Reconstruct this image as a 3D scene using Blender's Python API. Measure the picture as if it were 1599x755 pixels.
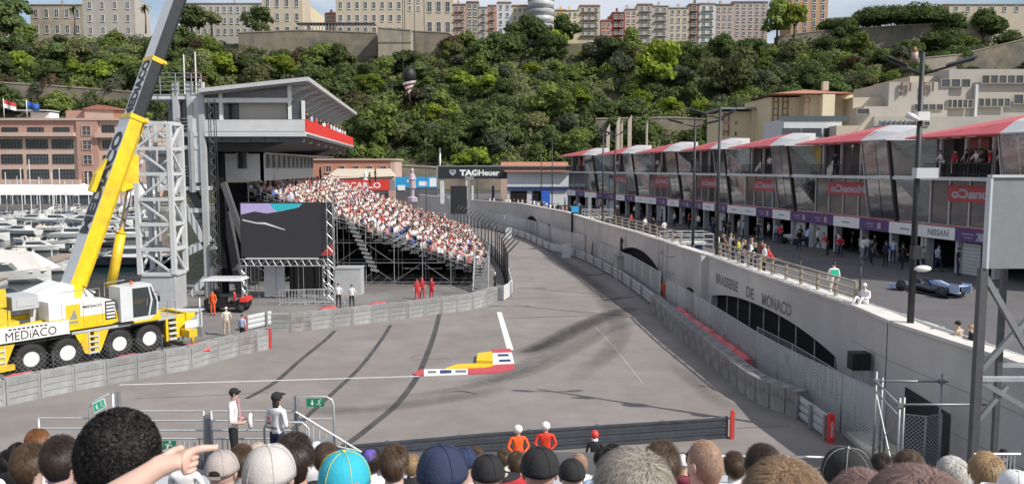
import bpy, math, random
import numpy as np
from mathutils import Vector, Matrix
from math import radians, sin, cos, pi, sqrt, atan2
random.seed(7)
for o in list(bpy.data.objects): bpy.data.objects.remove(o)
S = bpy.context.scene
COL = S.collection
# ---------------------------------------------------------------- camera
F = 1250.0; CX = 799.5; CY = 377.5; HC = 10.0
TH = math.atan((CY-262)/F)
cam = bpy.data.cameras.new('camera'); co = bpy.data.objects.new('camera', cam); COL.objects.link(co)
co.location = (0, 0, HC); co.rotation_euler = (pi/2-TH, 0, 0)
cam.sensor_width = 36; cam.lens = 36*F/1599; cam.clip_start = 0.1; cam.clip_end = 4000
cam.dof.use_dof = True; cam.dof.focus_distance = 55; cam.dof.aperture_fstop = 6.3
S.camera = co
S.view_settings.view_transform = 'Standard'; S.view_settings.look = 'None'
S.view_settings.exposure = 0.12; S.view_settings.gamma = 1.0
# ---------------------------------------------------------------- light
SUN_EL = radians(43); SUN_DIR = Vector((0.87, -0.49, 0)).normalized()
sd = bpy.data.lights.new('sun', 'SUN'); so = bpy.data.objects.new('sun', sd); COL.objects.link(so)
sd.energy = 4.6; sd.angle = radians(0.53); sd.color = (1.0, 0.955, 0.885)
tos = Vector((SUN_DIR.x*cos(SUN_EL), SUN_DIR.y*cos(SUN_EL), sin(SUN_EL)))
so.rotation_euler = tos.to_track_quat('Z', 'Y').to_euler()
W = bpy.data.worlds.new('World'); S.world = W; W.use_nodes = True
nt = W.node_tree; nt.nodes.clear()
def N(t, k, **kw):
    n = t.nodes.new(k)
    for a, b in kw.items(): setattr(n, a, b)
    return n
wo = N(nt, 'ShaderNodeOutputWorld'); bg = N(nt, 'ShaderNodeBackground'); bg.inputs[1].default_value = 0.105
sky = N(nt, 'ShaderNodeTexSky', sky_type='NISHITA'); sky.sun_disc = False
sky.sun_elevation = SUN_EL; sky.sun_rotation = atan2(SUN_DIR.x, SUN_DIR.y)
sky.air_density = 1.0; sky.dust_density = 1.2; sky.ozone_density = 1.0
tc = N(nt, 'ShaderNodeTexCoord'); mp = N(nt, 'ShaderNodeMapping'); mp.inputs['Scale'].default_value = (1.0, 1.0, 3.2)
ns = N(nt, 'ShaderNodeTexNoise'); ns.inputs['Scale'].default_value = 2.6; ns.inputs['Detail'].default_value = 7; ns.inputs['Roughness'].default_value = .58
cr = N(nt, 'ShaderNodeValToRGB'); cr.color_ramp.elements[0].position = .36; cr.color_ramp.elements[1].position = .60
mx = N(nt, 'ShaderNodeMix', data_type='RGBA'); mx.inputs[7].default_value = (6.6, 6.9, 7.6, 1)
mf = N(nt, 'ShaderNodeMath', operation='MULTIPLY'); mf.inputs[1].default_value = 0.9
nt.links.new(tc.outputs['Generated'], mp.inputs[0]); nt.links.new(mp.outputs[0], ns.inputs['Vector'])
nt.links.new(ns.outputs['Fac'], cr.inputs[0]); nt.links.new(cr.outputs[0], mf.inputs[0]); nt.links.new(mf.outputs[0], mx.inputs[0])
nt.links.new(sky.outputs[0], mx.inputs[6]); nt.links.new(mx.outputs[2], bg.inputs[0]); nt.links.new(bg.outputs[0], wo.inputs[0])

# ---------------------------------------------------------------- camera rays -> world points
def ray(px, py):
    a = (px-CX)/F; u = -(py-CY)/F
    return Vector((a, cos(TH)+u*sin(TH), -sin(TH)+u*cos(TH)))
def G(px, py, z=0.0):
    d = ray(px, py); t = (z-HC)/d.z
    return Vector((d.x*t, d.y*t, z))
def P(px, py, Y):
    d = ray(px, py); t = Y/d.y
    return Vector((d.x*t, Y, HC+d.z*t))
# ---------------------------------------------------------------- materials
MATS = {}
def mat(name, col, rough=.7, metal=0., var=.12, scale=3., bump=0., bscale=40., spec=.5, alpha=None, emit=None, tint=None, coat=0., obj=False, trans=0., stretch=None, rnd=0.):
    if name in MATS: return MATS[name]
    m = bpy.data.materials.new(name); m.use_nodes = True; t = m.node_tree
    b = t.nodes['Principled BSDF']; b.inputs['Roughness'].default_value = rough; b.inputs['Metallic'].default_value = metal
    b.inputs['Specular IOR Level'].default_value = spec
    if coat: b.inputs['Coat Weight'].default_value = coat
    if trans: b.inputs['Transmission Weight'].default_value = trans
    c = (*col, 1)
    co_ = N(t, 'ShaderNodeTexCoord'); mp_ = N(t, 'ShaderNodeMapping')
    if stretch: mp_.inputs['Scale'].default_value = stretch
    t.links.new(co_.outputs['Object'], mp_.inputs[0])
    if var > 0:
        n1 = N(t, 'ShaderNodeTexNoise'); n1.inputs['Scale'].default_value = scale; n1.inputs['Detail'].default_value = 6; n1.inputs['Roughness'].default_value = .65
        t.links.new(mp_.outputs[0], n1.inputs['Vector'])
        r = N(t, 'ShaderNodeMapRange'); r.inputs[1].default_value = .3; r.inputs[2].default_value = .7; r.inputs[3].default_value = 1-var; r.inputs[4].default_value = 1+var
        t.links.new(n1.outputs['Fac'], r.inputs[0])
        mm = N(t, 'ShaderNodeVectorMath', operation='SCALE')
        base = mm
        if tint:
            mi = N(t, 'ShaderNodeMix', data_type='RGBA'); mi.inputs[6].default_value = c; mi.inputs[7].default_value = (*tint, 1)
            n2 = N(t, 'ShaderNodeTexNoise'); n2.inputs['Scale'].default_value = scale*.37; n2.inputs['Detail'].default_value = 5
            t.links.new(mp_.outputs[0], n2.inputs['Vector'])
            r2 = N(t, 'ShaderNodeMapRange'); r2.inputs[1].default_value = .42; r2.inputs[2].default_value = .62
            t.links.new(n2.outputs['Fac'], r2.inputs[0]); t.links.new(r2.outputs[0], mi.inputs[0]); t.links.new(mi.outputs[2], mm.inputs[0])
        else: mm.inputs[0].default_value = col
        if rnd:
            oi = N(t, 'ShaderNodeObjectInfo'); rr = N(t, 'ShaderNodeMapRange'); rr.inputs[3].default_value = 1-rnd; rr.inputs[4].default_value = 1+rnd
            t.links.new(oi.outputs['Random'], rr.inputs[0]); mu = N(t, 'ShaderNodeMath', operation='MULTIPLY')
            t.links.new(rr.outputs[0], mu.inputs[0]); t.links.new(r.outputs[0], mu.inputs[1]); t.links.new(mu.outputs[0], mm.inputs['Scale'])
        else: t.links.new(r.outputs[0], mm.inputs['Scale'])
        t.links.new(mm.outputs[0], b.inputs['Base Color'])
    else: b.inputs['Base Color'].default_value = c
    if bump:
        n3 = N(t, 'ShaderNodeTexNoise'); n3.inputs['Scale'].default_value = bscale; n3.inputs['Detail'].default_value = 5
        t.links.new(mp_.outputs[0], n3.inputs['Vector'])
        bp = N(t, 'ShaderNodeBump'); bp.inputs['Strength'].default_value = bump; bp.inputs['Distance'].default_value = .02
        t.links.new(n3.outputs['Fac'], bp.inputs['Height']); t.links.new(bp.outputs[0], b.inputs['Normal'])
    if alpha is not None: b.inputs['Alpha'].default_value = alpha
    if emit:
        b.inputs['Emission Color'].default_value = (*emit[0], 1); b.inputs['Emission Strength'].default_value = emit[1]
    m.diffuse_color = c
    MATS[name] = m; return m
M = {}
def dm(k, *a, **kw): M[k] = mat(k, *a, **kw); return M[k]
dm('asphalt', (.208,.186,.172), .86, var=.13, scale=.5, bump=.5, bscale=30, tint=(.238,.214,.199))
dm('asphalt_dark', (.085,.083,.085), .85, var=.2, scale=.5, bump=.2)
dm('pit_asphalt', (.115,.108,.112), .85, var=.18, scale=.4, bump=.2)
dm('quay', (.20,.19,.18), .9, var=.2, scale=.4, bump=.2, tint=(.15,.14,.135))
dm('concrete', (.36,.35,.335), .85, var=.16, scale=.8, bump=.2, tint=(.27,.265,.26))
dm('pit_concrete', (.56,.535,.51), .8, var=.10, scale=.5, bump=.15, tint=(.45,.43,.415))
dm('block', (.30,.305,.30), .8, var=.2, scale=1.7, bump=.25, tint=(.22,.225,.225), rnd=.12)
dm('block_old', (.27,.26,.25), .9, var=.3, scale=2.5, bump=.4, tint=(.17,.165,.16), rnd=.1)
dm('coping', (.62,.59,.55), .8, var=.1, scale=1.)
dm('white_line', (.72,.71,.69), .7, var=.12, scale=2.)
dm('red', (.60,.045,.05), .5, var=.12, scale=2.)
dm('red_bright', (.72,.05,.04), .45, var=.08)
dm('red_faded', (.50,.085,.09), .6, var=.18, scale=1.5, tint=(.58,.16,.16))
dm('kerb_red', (.50,.07,.085), .6, var=.12)
dm('yellow', (.80,.55,.012), .42, var=.16, scale=2.2, coat=.15, tint=(.70,.47,.03), bump=.08, bscale=12)
dm('yellow_dirty', (.62,.45,.03), .55, var=.25, scale=4.)
dm('kerb_yellow', (.78,.50,.02), .6, var=.1)
dm('white_paint', (.74,.74,.72), .35, var=.06, scale=2., coat=.2)
dm('white_roof', (.52,.52,.53), .5, var=.07)
dm('grey_paint', (.44,.45,.46), .45, var=.1, scale=1.2)
dm('grey_light', (.58,.60,.61), .45, var=.07, scale=1.2)
dm('grey_mid', (.25,.255,.26), .5, var=.12)
dm('grey_dark', (.10,.10,.105), .55, var=.15)
dm('charcoal', (.028,.03,.034), .38, var=.2)
dm('black', (.012,.012,.013), .55, var=.2)
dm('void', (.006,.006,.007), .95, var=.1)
dm('rubber', (.022,.022,.022), .8, var=.3, bump=.3)
dm('steel', (.50,.51,.52), .42, .7, var=.12)
dm('steel_dull', (.32,.33,.34), .5, .5, var=.2)
dm('steel_dark', (.045,.047,.05), .5, .4, var=.2)
dm('galv', (.52,.54,.56), .45, .35, var=.15, scale=4)
dm('chrome', (.7,.7,.72), .12, 1., var=.03)
dm('armco_blue', (.085,.095,.115), .4, .4, var=.25, scale=2)
dm('blue_dark', (.02,.045,.14), .4, var=.1)
dm('blue', (.03,.13,.55), .5)
dm('sky_blue', (.03,.32,.62), .5, var=.12)
dm('purple', (.10,.055,.19), .5, var=.08)
dm('lilac', (.42,.36,.42), .5, var=.05)
dm('green_sign', (.01,.22,.11), .45, var=.04)
dm('green_bright', (.02,.50,.28), .45, var=.04)  # brighter green of the tilted sign and the back panel
dm('white_print', (.8,.8,.8), .5, var=.02)
dm('black_print', (.015,.015,.018), .5, var=.02)
dm('grey_print', (.20,.19,.20), .6, var=.05)
dm('glass', (.03,.04,.045), .05, var=.0, spec=.8)
dm('glass_blue', (.05,.07,.08), .08, var=.0, spec=1.)
dm('mirror_glass', (.24,.25,.265), .05, .9, var=.06, scale=.5, bump=.30, bscale=1.6)
dm('glass_dim', (.10,.105,.115), .08, .5, var=.25, scale=.8)
dm('pane', (.05,.058,.065), .12, var=.2, scale=.3, spec=.8, rnd=.4)
dm('pink_wall', (.42,.25,.20), .85, var=.08, scale=.4)
dm('pink_light', (.52,.38,.315), .85, var=.06, scale=.4)
dm('salmon', (.46,.22,.15), .85, var=.08)
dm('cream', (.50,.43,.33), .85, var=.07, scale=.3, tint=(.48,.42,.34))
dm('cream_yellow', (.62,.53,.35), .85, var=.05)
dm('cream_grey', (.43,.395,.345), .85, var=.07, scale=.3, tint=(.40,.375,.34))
dm('cream_sun', (.68,.60,.42), .85, var=.05)  # sunlit walls of the cream house; the sun is put into the colour
dm('tile', (.38,.17,.11), .85, var=.2, scale=2.)
dm('stone', (.235,.195,.15), .95, var=.3, scale=.25, bump=.5, bscale=3, tint=(.15,.14,.115))
dm('stone_light', (.35,.305,.24), .95, var=.2, scale=.3, bump=.4, bscale=3, tint=(.27,.24,.2))
dm('wood', (.30,.23,.17), .8, var=.25, scale=3)
dm('ply', (.72,.64,.52), .8, var=.15, scale=1.5, tint=(.44,.38,.30))
dm('soil', (.066,.080,.038), 1., var=.4, scale=.08, tint=(.075,.070,.042))
dm('hull_white', (.62,.62,.61), .25, var=.04, coat=.3)
dm('hull_dark', (.03,.035,.05), .25, var=.1, coat=.3)
dm('tent', (.80,.80,.80), .7, var=.04)
dm('canvas', (.62,.60,.56), .8, var=.1)
dm('skin', (.50,.33,.27), .55, var=.08, scale=8, bump=.05, bscale=80)
dm('skin_tan', (.36,.22,.165), .55, var=.08, scale=8)
dm('skin_pale', (.62,.40,.32), .55, var=.1, scale=9, bump=.05, bscale=80)
dm('hair_black', (.010,.009,.009), .42, var=.3, scale=20, spec=.6)
dm('hair_dark', (.035,.022,.016), .5, var=.4, scale=25)
dm('hair_brown', (.085,.048,.028), .5, var=.4, scale=25)
dm('hair_ginger', (.26,.10,.035), .5, var=.3, scale=25)
dm('hair_blond', (.36,.225,.11), .5, var=.35, scale=25)
dm('hair_sandy', (.27,.165,.10), .5, var=.35, scale=30)
dm('hair_grey', (.36,.32,.28), .5, var=.35, scale=30)
dm('hair_white', (.62,.58,.53), .5, var=.2, scale=30)
CL = dict(white=(.74,.73,.73), red=(.52,.03,.04), navy=(.02,.03,.085), black=(.015,.015,.017), blue=(.04,.11,.42), grey=(.25,.25,.26),
  beige=(.45,.37,.28), pink=(.60,.27,.30), orange=(.85,.12,.02), yellow=(.75,.62,.05), green=(.06,.22,.12), lightblue=(.38,.48,.66),
  maroon=(.20,.03,.05), brown=(.13,.07,.05), cream=(.62,.57,.48), purple=(.12,.08,.36), turquoise=(.02,.42,.52), palegrey=(.46,.44,.42), peach=(.62,.42,.34), crimson=(.42,.04,.09))
for k, c in CL.items(): dm('cloth_'+k, c, .85, var=.10, scale=9, bump=.12, bscale=60)
def leafmat(name, a, b, tr=.42):
    m = bpy.data.materials.new(name); m.use_nodes = True; t = m.node_tree; t.nodes.clear()
    o = N(t, 'ShaderNodeOutputMaterial'); d = N(t, 'ShaderNodeBsdfDiffuse'); tl = N(t, 'ShaderNodeBsdfTranslucent'); ms = N(t, 'ShaderNodeMixShader'); ms.inputs[0].default_value = tr
    g = N(t, 'ShaderNodeNewGeometry'); oi = N(t, 'ShaderNodeObjectInfo'); tcx = N(t, 'ShaderNodeTexCoord')
    n = N(t, 'ShaderNodeTexNoise'); n.inputs['Scale'].default_value = .45; n.inputs['Detail'].default_value = 3
    t.links.new(tcx.outputs['Object'], n.inputs['Vector'])
    ad = N(t, 'ShaderNodeMath', operation='ADD'); t.links.new(n.outputs['Fac'], ad.inputs[0])
    ml = N(t, 'ShaderNodeMath', operation='MULTIPLY_ADD'); ml.inputs[1].default_value = .5; ml.inputs[2].default_value = -.25
    t.links.new(g.outputs['Random Per Island'], ml.inputs[0]); t.links.new(ml.outputs[0], ad.inputs[1])
    mi = N(t, 'ShaderNodeMix', data_type='RGBA'); mi.inputs[6].default_value = (*a, 1); mi.inputs[7].default_value = (*b, 1)
    t.links.new(ad.outputs[0], mi.inputs[0])
    r = N(t, 'ShaderNodeMapRange'); r.inputs[3].default_value = .72; r.inputs[4].default_value = 1.28; t.links.new(oi.outputs['Random'], r.inputs[0])
    sc = N(t, 'ShaderNodeVectorMath', operation='SCALE'); t.links.new(mi.outputs[2], sc.inputs[0]); t.links.new(r.outputs[0], sc.inputs['Scale'])
    t.links.new(sc.outputs[0], d.inputs[0]); t.links.new(sc.outputs[0], tl.inputs[0])
    t.links.new(d.outputs[0], ms.inputs[1]); t.links.new(tl.outputs[0], ms.inputs[2]); t.links.new(ms.outputs[0], o.inputs[0])
    M[name] = m; return m
leafmat('leaf_dark', (.058,.092,.036), (.155,.195,.075))
leafmat('leaf_mid', (.10,.150,.042), (.25,.295,.085))
leafmat('leaf_olive', (.11,.130,.060), (.25,.255,.12))
leafmat('leaf_lime', (.14,.205,.030), (.33,.39,.065))
leafmat('leaf_grey', (.070,.088,.055), (.165,.175,.115))
leafmat('leaf_brown', (.075,.058,.038), (.145,.110,.065))
dm('bark', (.09,.07,.052), .95, var=.3, scale=3)
# water
def water():
    m = bpy.data.materials.new('harbour_water'); m.use_nodes = True; t = m.node_tree; b = t.nodes['Principled BSDF']
    b.inputs['Base Color'].default_value = (.012,.028,.030,1); b.inputs['Roughness'].default_value = .08; b.inputs['IOR'].default_value = 1.33
    n = N(t, 'ShaderNodeTexNoise'); n.inputs['Scale'].default_value = 1.6; n.inputs['Detail'].default_value = 4
    c = N(t, 'ShaderNodeTexCoord'); mpx = N(t, 'ShaderNodeMapping'); mpx.inputs['Scale'].default_value = (.5, 1.2, 1)
    t.links.new(c.outputs['Object'], mpx.inputs[0]); t.links.new(mpx.outputs[0], n.inputs['Vector'])
    bp = N(t, 'ShaderNodeBump'); bp.inputs['Strength'].default_value = .7; bp.inputs['Distance'].default_value = .12
    t.links.new(n.outputs['Fac'], bp.inputs['Height']); t.links.new(bp.outputs[0], b.inputs['Normal']); M['water'] = m
water()
# soft rubber marks (alpha falls off over the strip's own width)
def rubber_mark(name, strength):
    m = bpy.data.materials.new(name); m.use_nodes = True; t = m.node_tree; b = t.nodes['Principled BSDF']
    b.inputs['Base Color'].default_value = (.045,.043,.043,1); b.inputs['Roughness'].default_value = .75
    a = N(t, 'ShaderNodeAttribute', attribute_name='edge'); n = N(t, 'ShaderNodeTexNoise'); n.inputs['Scale'].default_value = 2.2; n.inputs['Detail'].default_value = 8; n.inputs['Roughness'].default_value = .75
    c = N(t, 'ShaderNodeTexCoord'); t.links.new(c.outputs['Object'], n.inputs['Vector'])
    r = N(t, 'ShaderNodeMapRange'); r.inputs[1].default_value = .10; r.inputs[2].default_value = .85; t.links.new(n.outputs['Fac'], r.inputs[0])
    x = N(t, 'ShaderNodeMath', operation='MULTIPLY'); t.links.new(a.outputs['Fac'], x.inputs[0]); t.links.new(r.outputs[0], x.inputs[1])
    y = N(t, 'ShaderNodeMath', operation='MULTIPLY'); y.inputs[1].default_value = strength; t.links.new(x.outputs[0], y.inputs[0]); t.links.new(y.outputs[0], b.inputs['Alpha'])
    M[name] = m
rubber_mark('rubber_soft', .42); rubber_mark('rubber_hard', .95)

# ---------------------------------------------------------------- mesh builder
class MB:
    def __init__(s): s.v = []; s.f = []; s.m = []; s.sm = []; s.cur = 0; s.smooth = False
    def mi(s, i): s.cur = i; return s
    def add(s, vs, fs):
        o = len(s.v); s.v.extend([tuple(v) for v in vs])
        for f in fs: s.f.append([i+o for i in f]); s.m.append(s.cur); s.sm.append(s.smooth)
        return s
    def quad(s, *p): return s.add(p, [list(range(len(p)))])
    def box(s, c, d, rz=0., M_=None):
        x, y, z = d[0]/2, d[1]/2, d[2]/2; vs = []
        for a, b, e in ((-x,-y,-z),(x,-y,-z),(x,y,-z),(-x,y,-z),(-x,-y,z),(x,-y,z),(x,y,z),(-x,y,z)):
            v = Vector((a, b, e))
            if rz: v = Vector((a*cos(rz)-b*sin(rz), a*sin(rz)+b*cos(rz), e))
            vs.append(Vector(c)+v)
        if M_ is not None: vs = [M_ @ v for v in vs]
        return s.add(vs, [[0,3,2,1],[4,5,6,7],[0,1,5,4],[1,2,6,5],[2,3,7,6],[3,0,4,7]])
    def bx(s, x0, x1, y0, y1, z0, z1): return s.box(((x0+x1)/2, (y0+y1)/2, (z0+z1)/2), (abs(x1-x0), abs(y1-y0), abs(z1-z0)))
    def beam(s, p, q, w, h, up=(0,0,1)):
        p = Vector(p); q = Vector(q); d = (q-p).normalized(); up = Vector(up)
        sd_ = d.cross(up)
        if sd_.length < 1e-4: sd_ = d.cross(Vector((0,1,0)))
        sd_.normalize(); t = sd_.cross(d); a = sd_*w/2; b = t*h/2
        return s.add([p-a-b, p+a-b, p+a+b, p-a+b, q-a-b, q+a-b, q+a+b, q-a+b], [[0,1,2,3],[7,6,5,4],[4,5,1,0],[5,6,2,1],[6,7,3,2],[7,4,0,3]])
    def tube(s, pts, r, n=6, caps=True):
        pts = [Vector(p) for p in pts]; rr = r if isinstance(r, (list, tuple)) else [r]*len(pts)
        rings = []; prev = None
        for i, p in enumerate(pts):
            d = (pts[min(i+1, len(pts)-1)]-pts[max(i-1, 0)]).normalized()
            if prev is None:
                a = d.cross(Vector((0,0,1)) if abs(d.z) < .9 else Vector((0,1,0))).normalized()
            else:
                a = (prev-d*prev.dot(d)).normalized()
            prev = a; b = d.cross(a)
            rings.append([p+(a*cos(2*pi*k/n)+b*sin(2*pi*k/n))*rr[i] for k in range(n)])
        vs = [v for rg in rings for v in rg]; fs = []
        for i in range(len(rings)-1):
            for k in range(n):
                k2 = (k+1) % n; fs.append([i*n+k, i*n+k2, (i+1)*n+k2, (i+1)*n+k])
        if caps: fs.append(list(range(n))[::-1]); fs.append([(len(rings)-1)*n+k for k in range(n)])
        sm = s.smooth; s.smooth = n > 5; s.add(vs, fs); s.smooth = sm; return s
    def prism(s, poly, z0, z1):
        n = len(poly); vs = [(x, y, z0) for x, y in poly]+[(x, y, z1) for x, y in poly]
        return s.add(vs, [list(range(n))[::-1], [n+i for i in range(n)]]+[[i, (i+1) % n, n+(i+1) % n, n+i] for i in range(n)])
    def extr(s, poly, off):      # polygon of 3d points extruded along a vector
        n = len(poly); off = Vector(off); vs = [Vector(p) for p in poly]; vs += [v+off for v in vs]
        return s.add(vs, [list(range(n))[::-1], [n+i for i in range(n)]]+[[i, (i+1) % n, n+(i+1) % n, n+i] for i in range(n)])
    def loft(s, rings, caps=True, closed=True):
        n = len(rings[0]); vs = [v for r in rings for v in r]; fs = []
        for i in range(len(rings)-1):
            for k in range(n if closed else n-1):
                k2 = (k+1) % n; fs.append([i*n+k, i*n+k2, (i+1)*n+k2, (i+1)*n+k])
        if caps: fs.append(list(range(n))[::-1]); fs.append([(len(rings)-1)*n+k for k in range(n)])
        return s.add(vs, fs)
    def ell(s, c, r, nu=10, nv=6, fn=None):
        c = Vector(c); vs = []; fs = []
        r = r if isinstance(r, (list, tuple, Vector)) else (r, r, r)
        for j in range(nv+1):
            ph = pi*j/nv-pi/2
            for i in range(nu):
                a = 2*pi*i/nu; v = Vector((cos(a)*cos(ph)*r[0], sin(a)*cos(ph)*r[1], sin(ph)*r[2]))
                if fn: v = fn(v)
                vs.append(c+v)
        for j in range(nv):
            for i in range(nu): fs.append([j*nu+i, j*nu+(i+1) % nu, (j+1)*nu+(i+1) % nu, (j+1)*nu+i])
        sm = s.smooth; s.smooth = True; s.add(vs, fs); s.smooth = sm; return s
    def mesh(s, name, mats, off=None):
        me = bpy.data.meshes.new(name)
        vs = s.v if off is None else [(a-off[0], b-off[1], c-off[2]) for a, b, c in s.v]
        me.from_pydata(vs, [], s.f)
        for m_ in (mats if isinstance(mats, (list, tuple)) else [mats]): me.materials.append(M[m_] if isinstance(m_, str) else m_)
        me.polygons.foreach_set('material_index', s.m); me.polygons.foreach_set('use_smooth', s.sm)
        me.update(); return me
    def build(s, name, mats, parent=None, world=True):
        off = parent_loc(parent) if (parent is not None and world) else None
        return link(name, s.mesh(name, mats, off), parent)
def parent_loc(p):
    v = Vector((0,0,0))
    while p is not None: v += p.location; p = p.parent
    return v
def link(name, me, parent=None, loc=None, rz=0.):
    o = bpy.data.objects.new(name, me); COL.objects.link(o)
    if parent is not None: o.parent = parent
    if loc is not None: o.location = loc
    if rz: o.rotation_euler = (0, 0, rz)
    return o
def tag(o, label=None, cat=None, group=None, kind=None):
    if label: o['label'] = label
    if cat: o['category'] = cat
    if group: o['group'] = group
    if kind: o['kind'] = kind
    return o
def thing(name, label, cat, loc=(0,0,0), rz=0., group=None):
    o = bpy.data.objects.new(name, None); COL.objects.link(o); o.location = loc; o.rotation_euler = (0,0,rz); o.empty_display_size = .3
    return tag(o, label, cat, group)
def struct(o): o['kind'] = 'structure'; return o
KIDS = {}
def copy_tree(o, parent=None, label=None, loc=None, rz=None, scale=None):
    c = o.copy(); COL.objects.link(c)
    if parent is not None: c.parent = parent
    if label: c['label'] = label
    if loc is not None: c.location = loc
    if rz is not None: c.rotation_euler = (0,0,rz)
    if scale is not None: c.scale = scale if not isinstance(scale, float) else (scale,)*3
    for ch in list(o.children): copy_tree(ch, c)
    return c
TXT = {}
def text_mesh(body, bold=.0, ext=.004):
    k = (body, bold, ext)
    if k in TXT: return TXT[k]
    cu = bpy.data.curves.new('lettering', 'FONT'); cu.body = body; cu.size = 1; cu.extrude = 0.0; cu.offset = bold; cu.align_x = 'CENTER'; cu.align_y = 'CENTER'; cu.resolution_u = 3
    ob = bpy.data.objects.new('tmp', cu); COL.objects.link(ob)
    dg = bpy.context.evaluated_depsgraph_get(); me = bpy.data.meshes.new_from_object(ob.evaluated_get(dg))
    vs = np.array([v.co[:] for v in me.vertices]); fs = [list(p.vertices) for p in me.polygons]
    bpy.data.objects.remove(ob); bpy.data.curves.remove(cu)
    TXT[k] = (vs, fs); return TXT[k]
def put_text(body, c, right, up, width, height, material, parent=None, name='lettering', bold=.02):
    vs, fs = text_mesh(body, bold); w = vs[:,0].max()-vs[:,0].min(); h = vs[:,1].max()-vs[:,1].min()
    cxm = (vs[:,0].max()+vs[:,0].min())/2; cym = (vs[:,1].max()+vs[:,1].min())/2
    right = Vector(right).normalized(); up = Vector(up).normalized(); c = Vector(c)
    b = MB(); b.add([c+right*((v[0]-cxm)/w*width)+up*((v[1]-cym)/h*height) for v in vs], fs)
    return b.build(name, material, parent)
def fastmesh(name, V, Q, mats, mi=None, attr=None):
    me = bpy.data.meshes.new(name); V = np.asarray(V, dtype=np.float32); Q = np.asarray(Q, dtype=np.int32); k = Q.shape[1]
    me.vertices.add(len(V)); me.vertices.foreach_set('co', V.ravel()); me.loops.add(Q.size); me.loops.foreach_set('vertex_index', Q.ravel())
    me.polygons.add(len(Q)); me.polygons.foreach_set('loop_start', np.arange(0, Q.size, k, dtype=np.int32))
    try: me.polygons.foreach_set('loop_total', np.full(len(Q), k, dtype=np.int32))
    except Exception: pass
    for m_ in mats: me.materials.append(M[m_])
    if mi is not None: me.polygons.foreach_set('material_index', np.asarray(mi, dtype=np.int32))
    me.update(calc_edges=True); me.validate(); return me
# ================================================================ SETTING
def sheet(name, poly, z, m, th=None):
    b = MB()
    if th: b.prism([(p[0], p[1]) for p in poly], z-th, z)
    else: b.add([(p[0], p[1], z) for p in poly], [list(range(len(poly)))])
    return struct(b.build(name, m))
def g(px, py, z=0.): v = G(px, py, z); return (v.x, v.y)
sheet('ground', [(-2500,-1500),(2500,-1500),(2500,2500),(-2500,2500)], -6, 'soil')
sheet('harbour_water', [(-700,-400),(40,-400),(40,222),(-700,222)], -1.5, 'water')
sheet('quay', [(-200,-60),(120,-60),(120,262),(-420,262),(-420,219),(-28.5,219),(-28.5,50.5),(-200,50.5)], 0, 'quay', 3.2)
WALL = [(15.6,4),(14.8,23),(14.1,28.5),(14.2,32.3),(13.3,43),(12.9,50.5),(12.2,56.4),(11.1,68.7),(9.1,82.8),(7.2,101),(1.3,127),(-7,140),(-13.7,156),(-20,168),(-27,181),(-50,196)]
ARM = [(-16,161),(-11,150),(-6,139),(0,120),(2.3,110.6),(4.6,96),(6,93.3),(7.9,85.6),(9.6,70.2),(10.25,57.3)]
RB = [(9.9,54.1),(9.95,45.8),(10.1,41.7),(10.2,36.3),(10.3,33.0),(11.4,31.6)]
LF = [(0,60.7),(-.25,70),(-.95,81.7),(-2.2,92.6),(-4.2,105),(-7.3,122.5),(-11,139),(-16,152),(-26,163)]
LB = [(-40,641),(11,633.6),(65,621),(118,610),(167.5,601),(215.5,592),(260,583),(300,576),(342,560+3),(374,555),(402,549),(420,545)]
LB2 = [(424,518.5),(455,518.3),(486,515),(521,511),(552,507.5),(582,503.5),(609,500),(638,497),(664,493.5),(691,489.5),(715,486.5),(740,483),(760,477),(777,470)]
road = [(-70,24)]+[g(*p) for p in LB]+[g(*p) for p in LB2]+LF+[(-60,180),(-50,190),(-24,172)]+ARM+RB+[(11.6,28.7),(12.5,24)]
sheet('road', road, .005, 'asphalt')
pl = list(WALL)
sheet('pit_lane', pl+[(-50,262),(120,262),(120,4)], 3.3, 'pit_asphalt', 3.6)
# hill of the old town rock
def hz(x, y):
    k = min(1, max(0, (-x-88)/20)); yt = 331; yb = 236+28*k; b0 = 7-8*k
    t = min(1, max(0, (y-yb)/(yt-yb)))
    top = float(np.interp(x, [-135,-105,-38,-18,95,112,160], [60,55,55,57.5,57.5,60,58]))
    s = b0+(top-b0)*(t**.92)
    s = s*(1-k)+k*float(np.interp(y, [246,263,331], [-1,29,60]))
    if y > yt: s = top+(61-top)*min(1, (y-yt)/3)
    return s+1.8*sin(x*.09+y*.05)*sin(t*pi)+1.2*sin(x*.23-y*.13)*sin(t*pi)
hb = MB(); nx, ny = 90, 40
for j in range(ny+1):
    for i in range(nx+1):
        x = -330+660*i/nx; y = 226+ (170 if j == ny else 110*j/(ny-1)) if j else 226
        hb.v.append((x, y, hz(x, y) if j else -2))
for j in range(ny):
    for i in range(nx): a = j*(nx+1)+i; hb.f.append([a, a+1, a+nx+2, a+nx+1]); hb.m.append(0); hb.sm.append(True)
struct(hb.build('hill', 'soil'))

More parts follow.
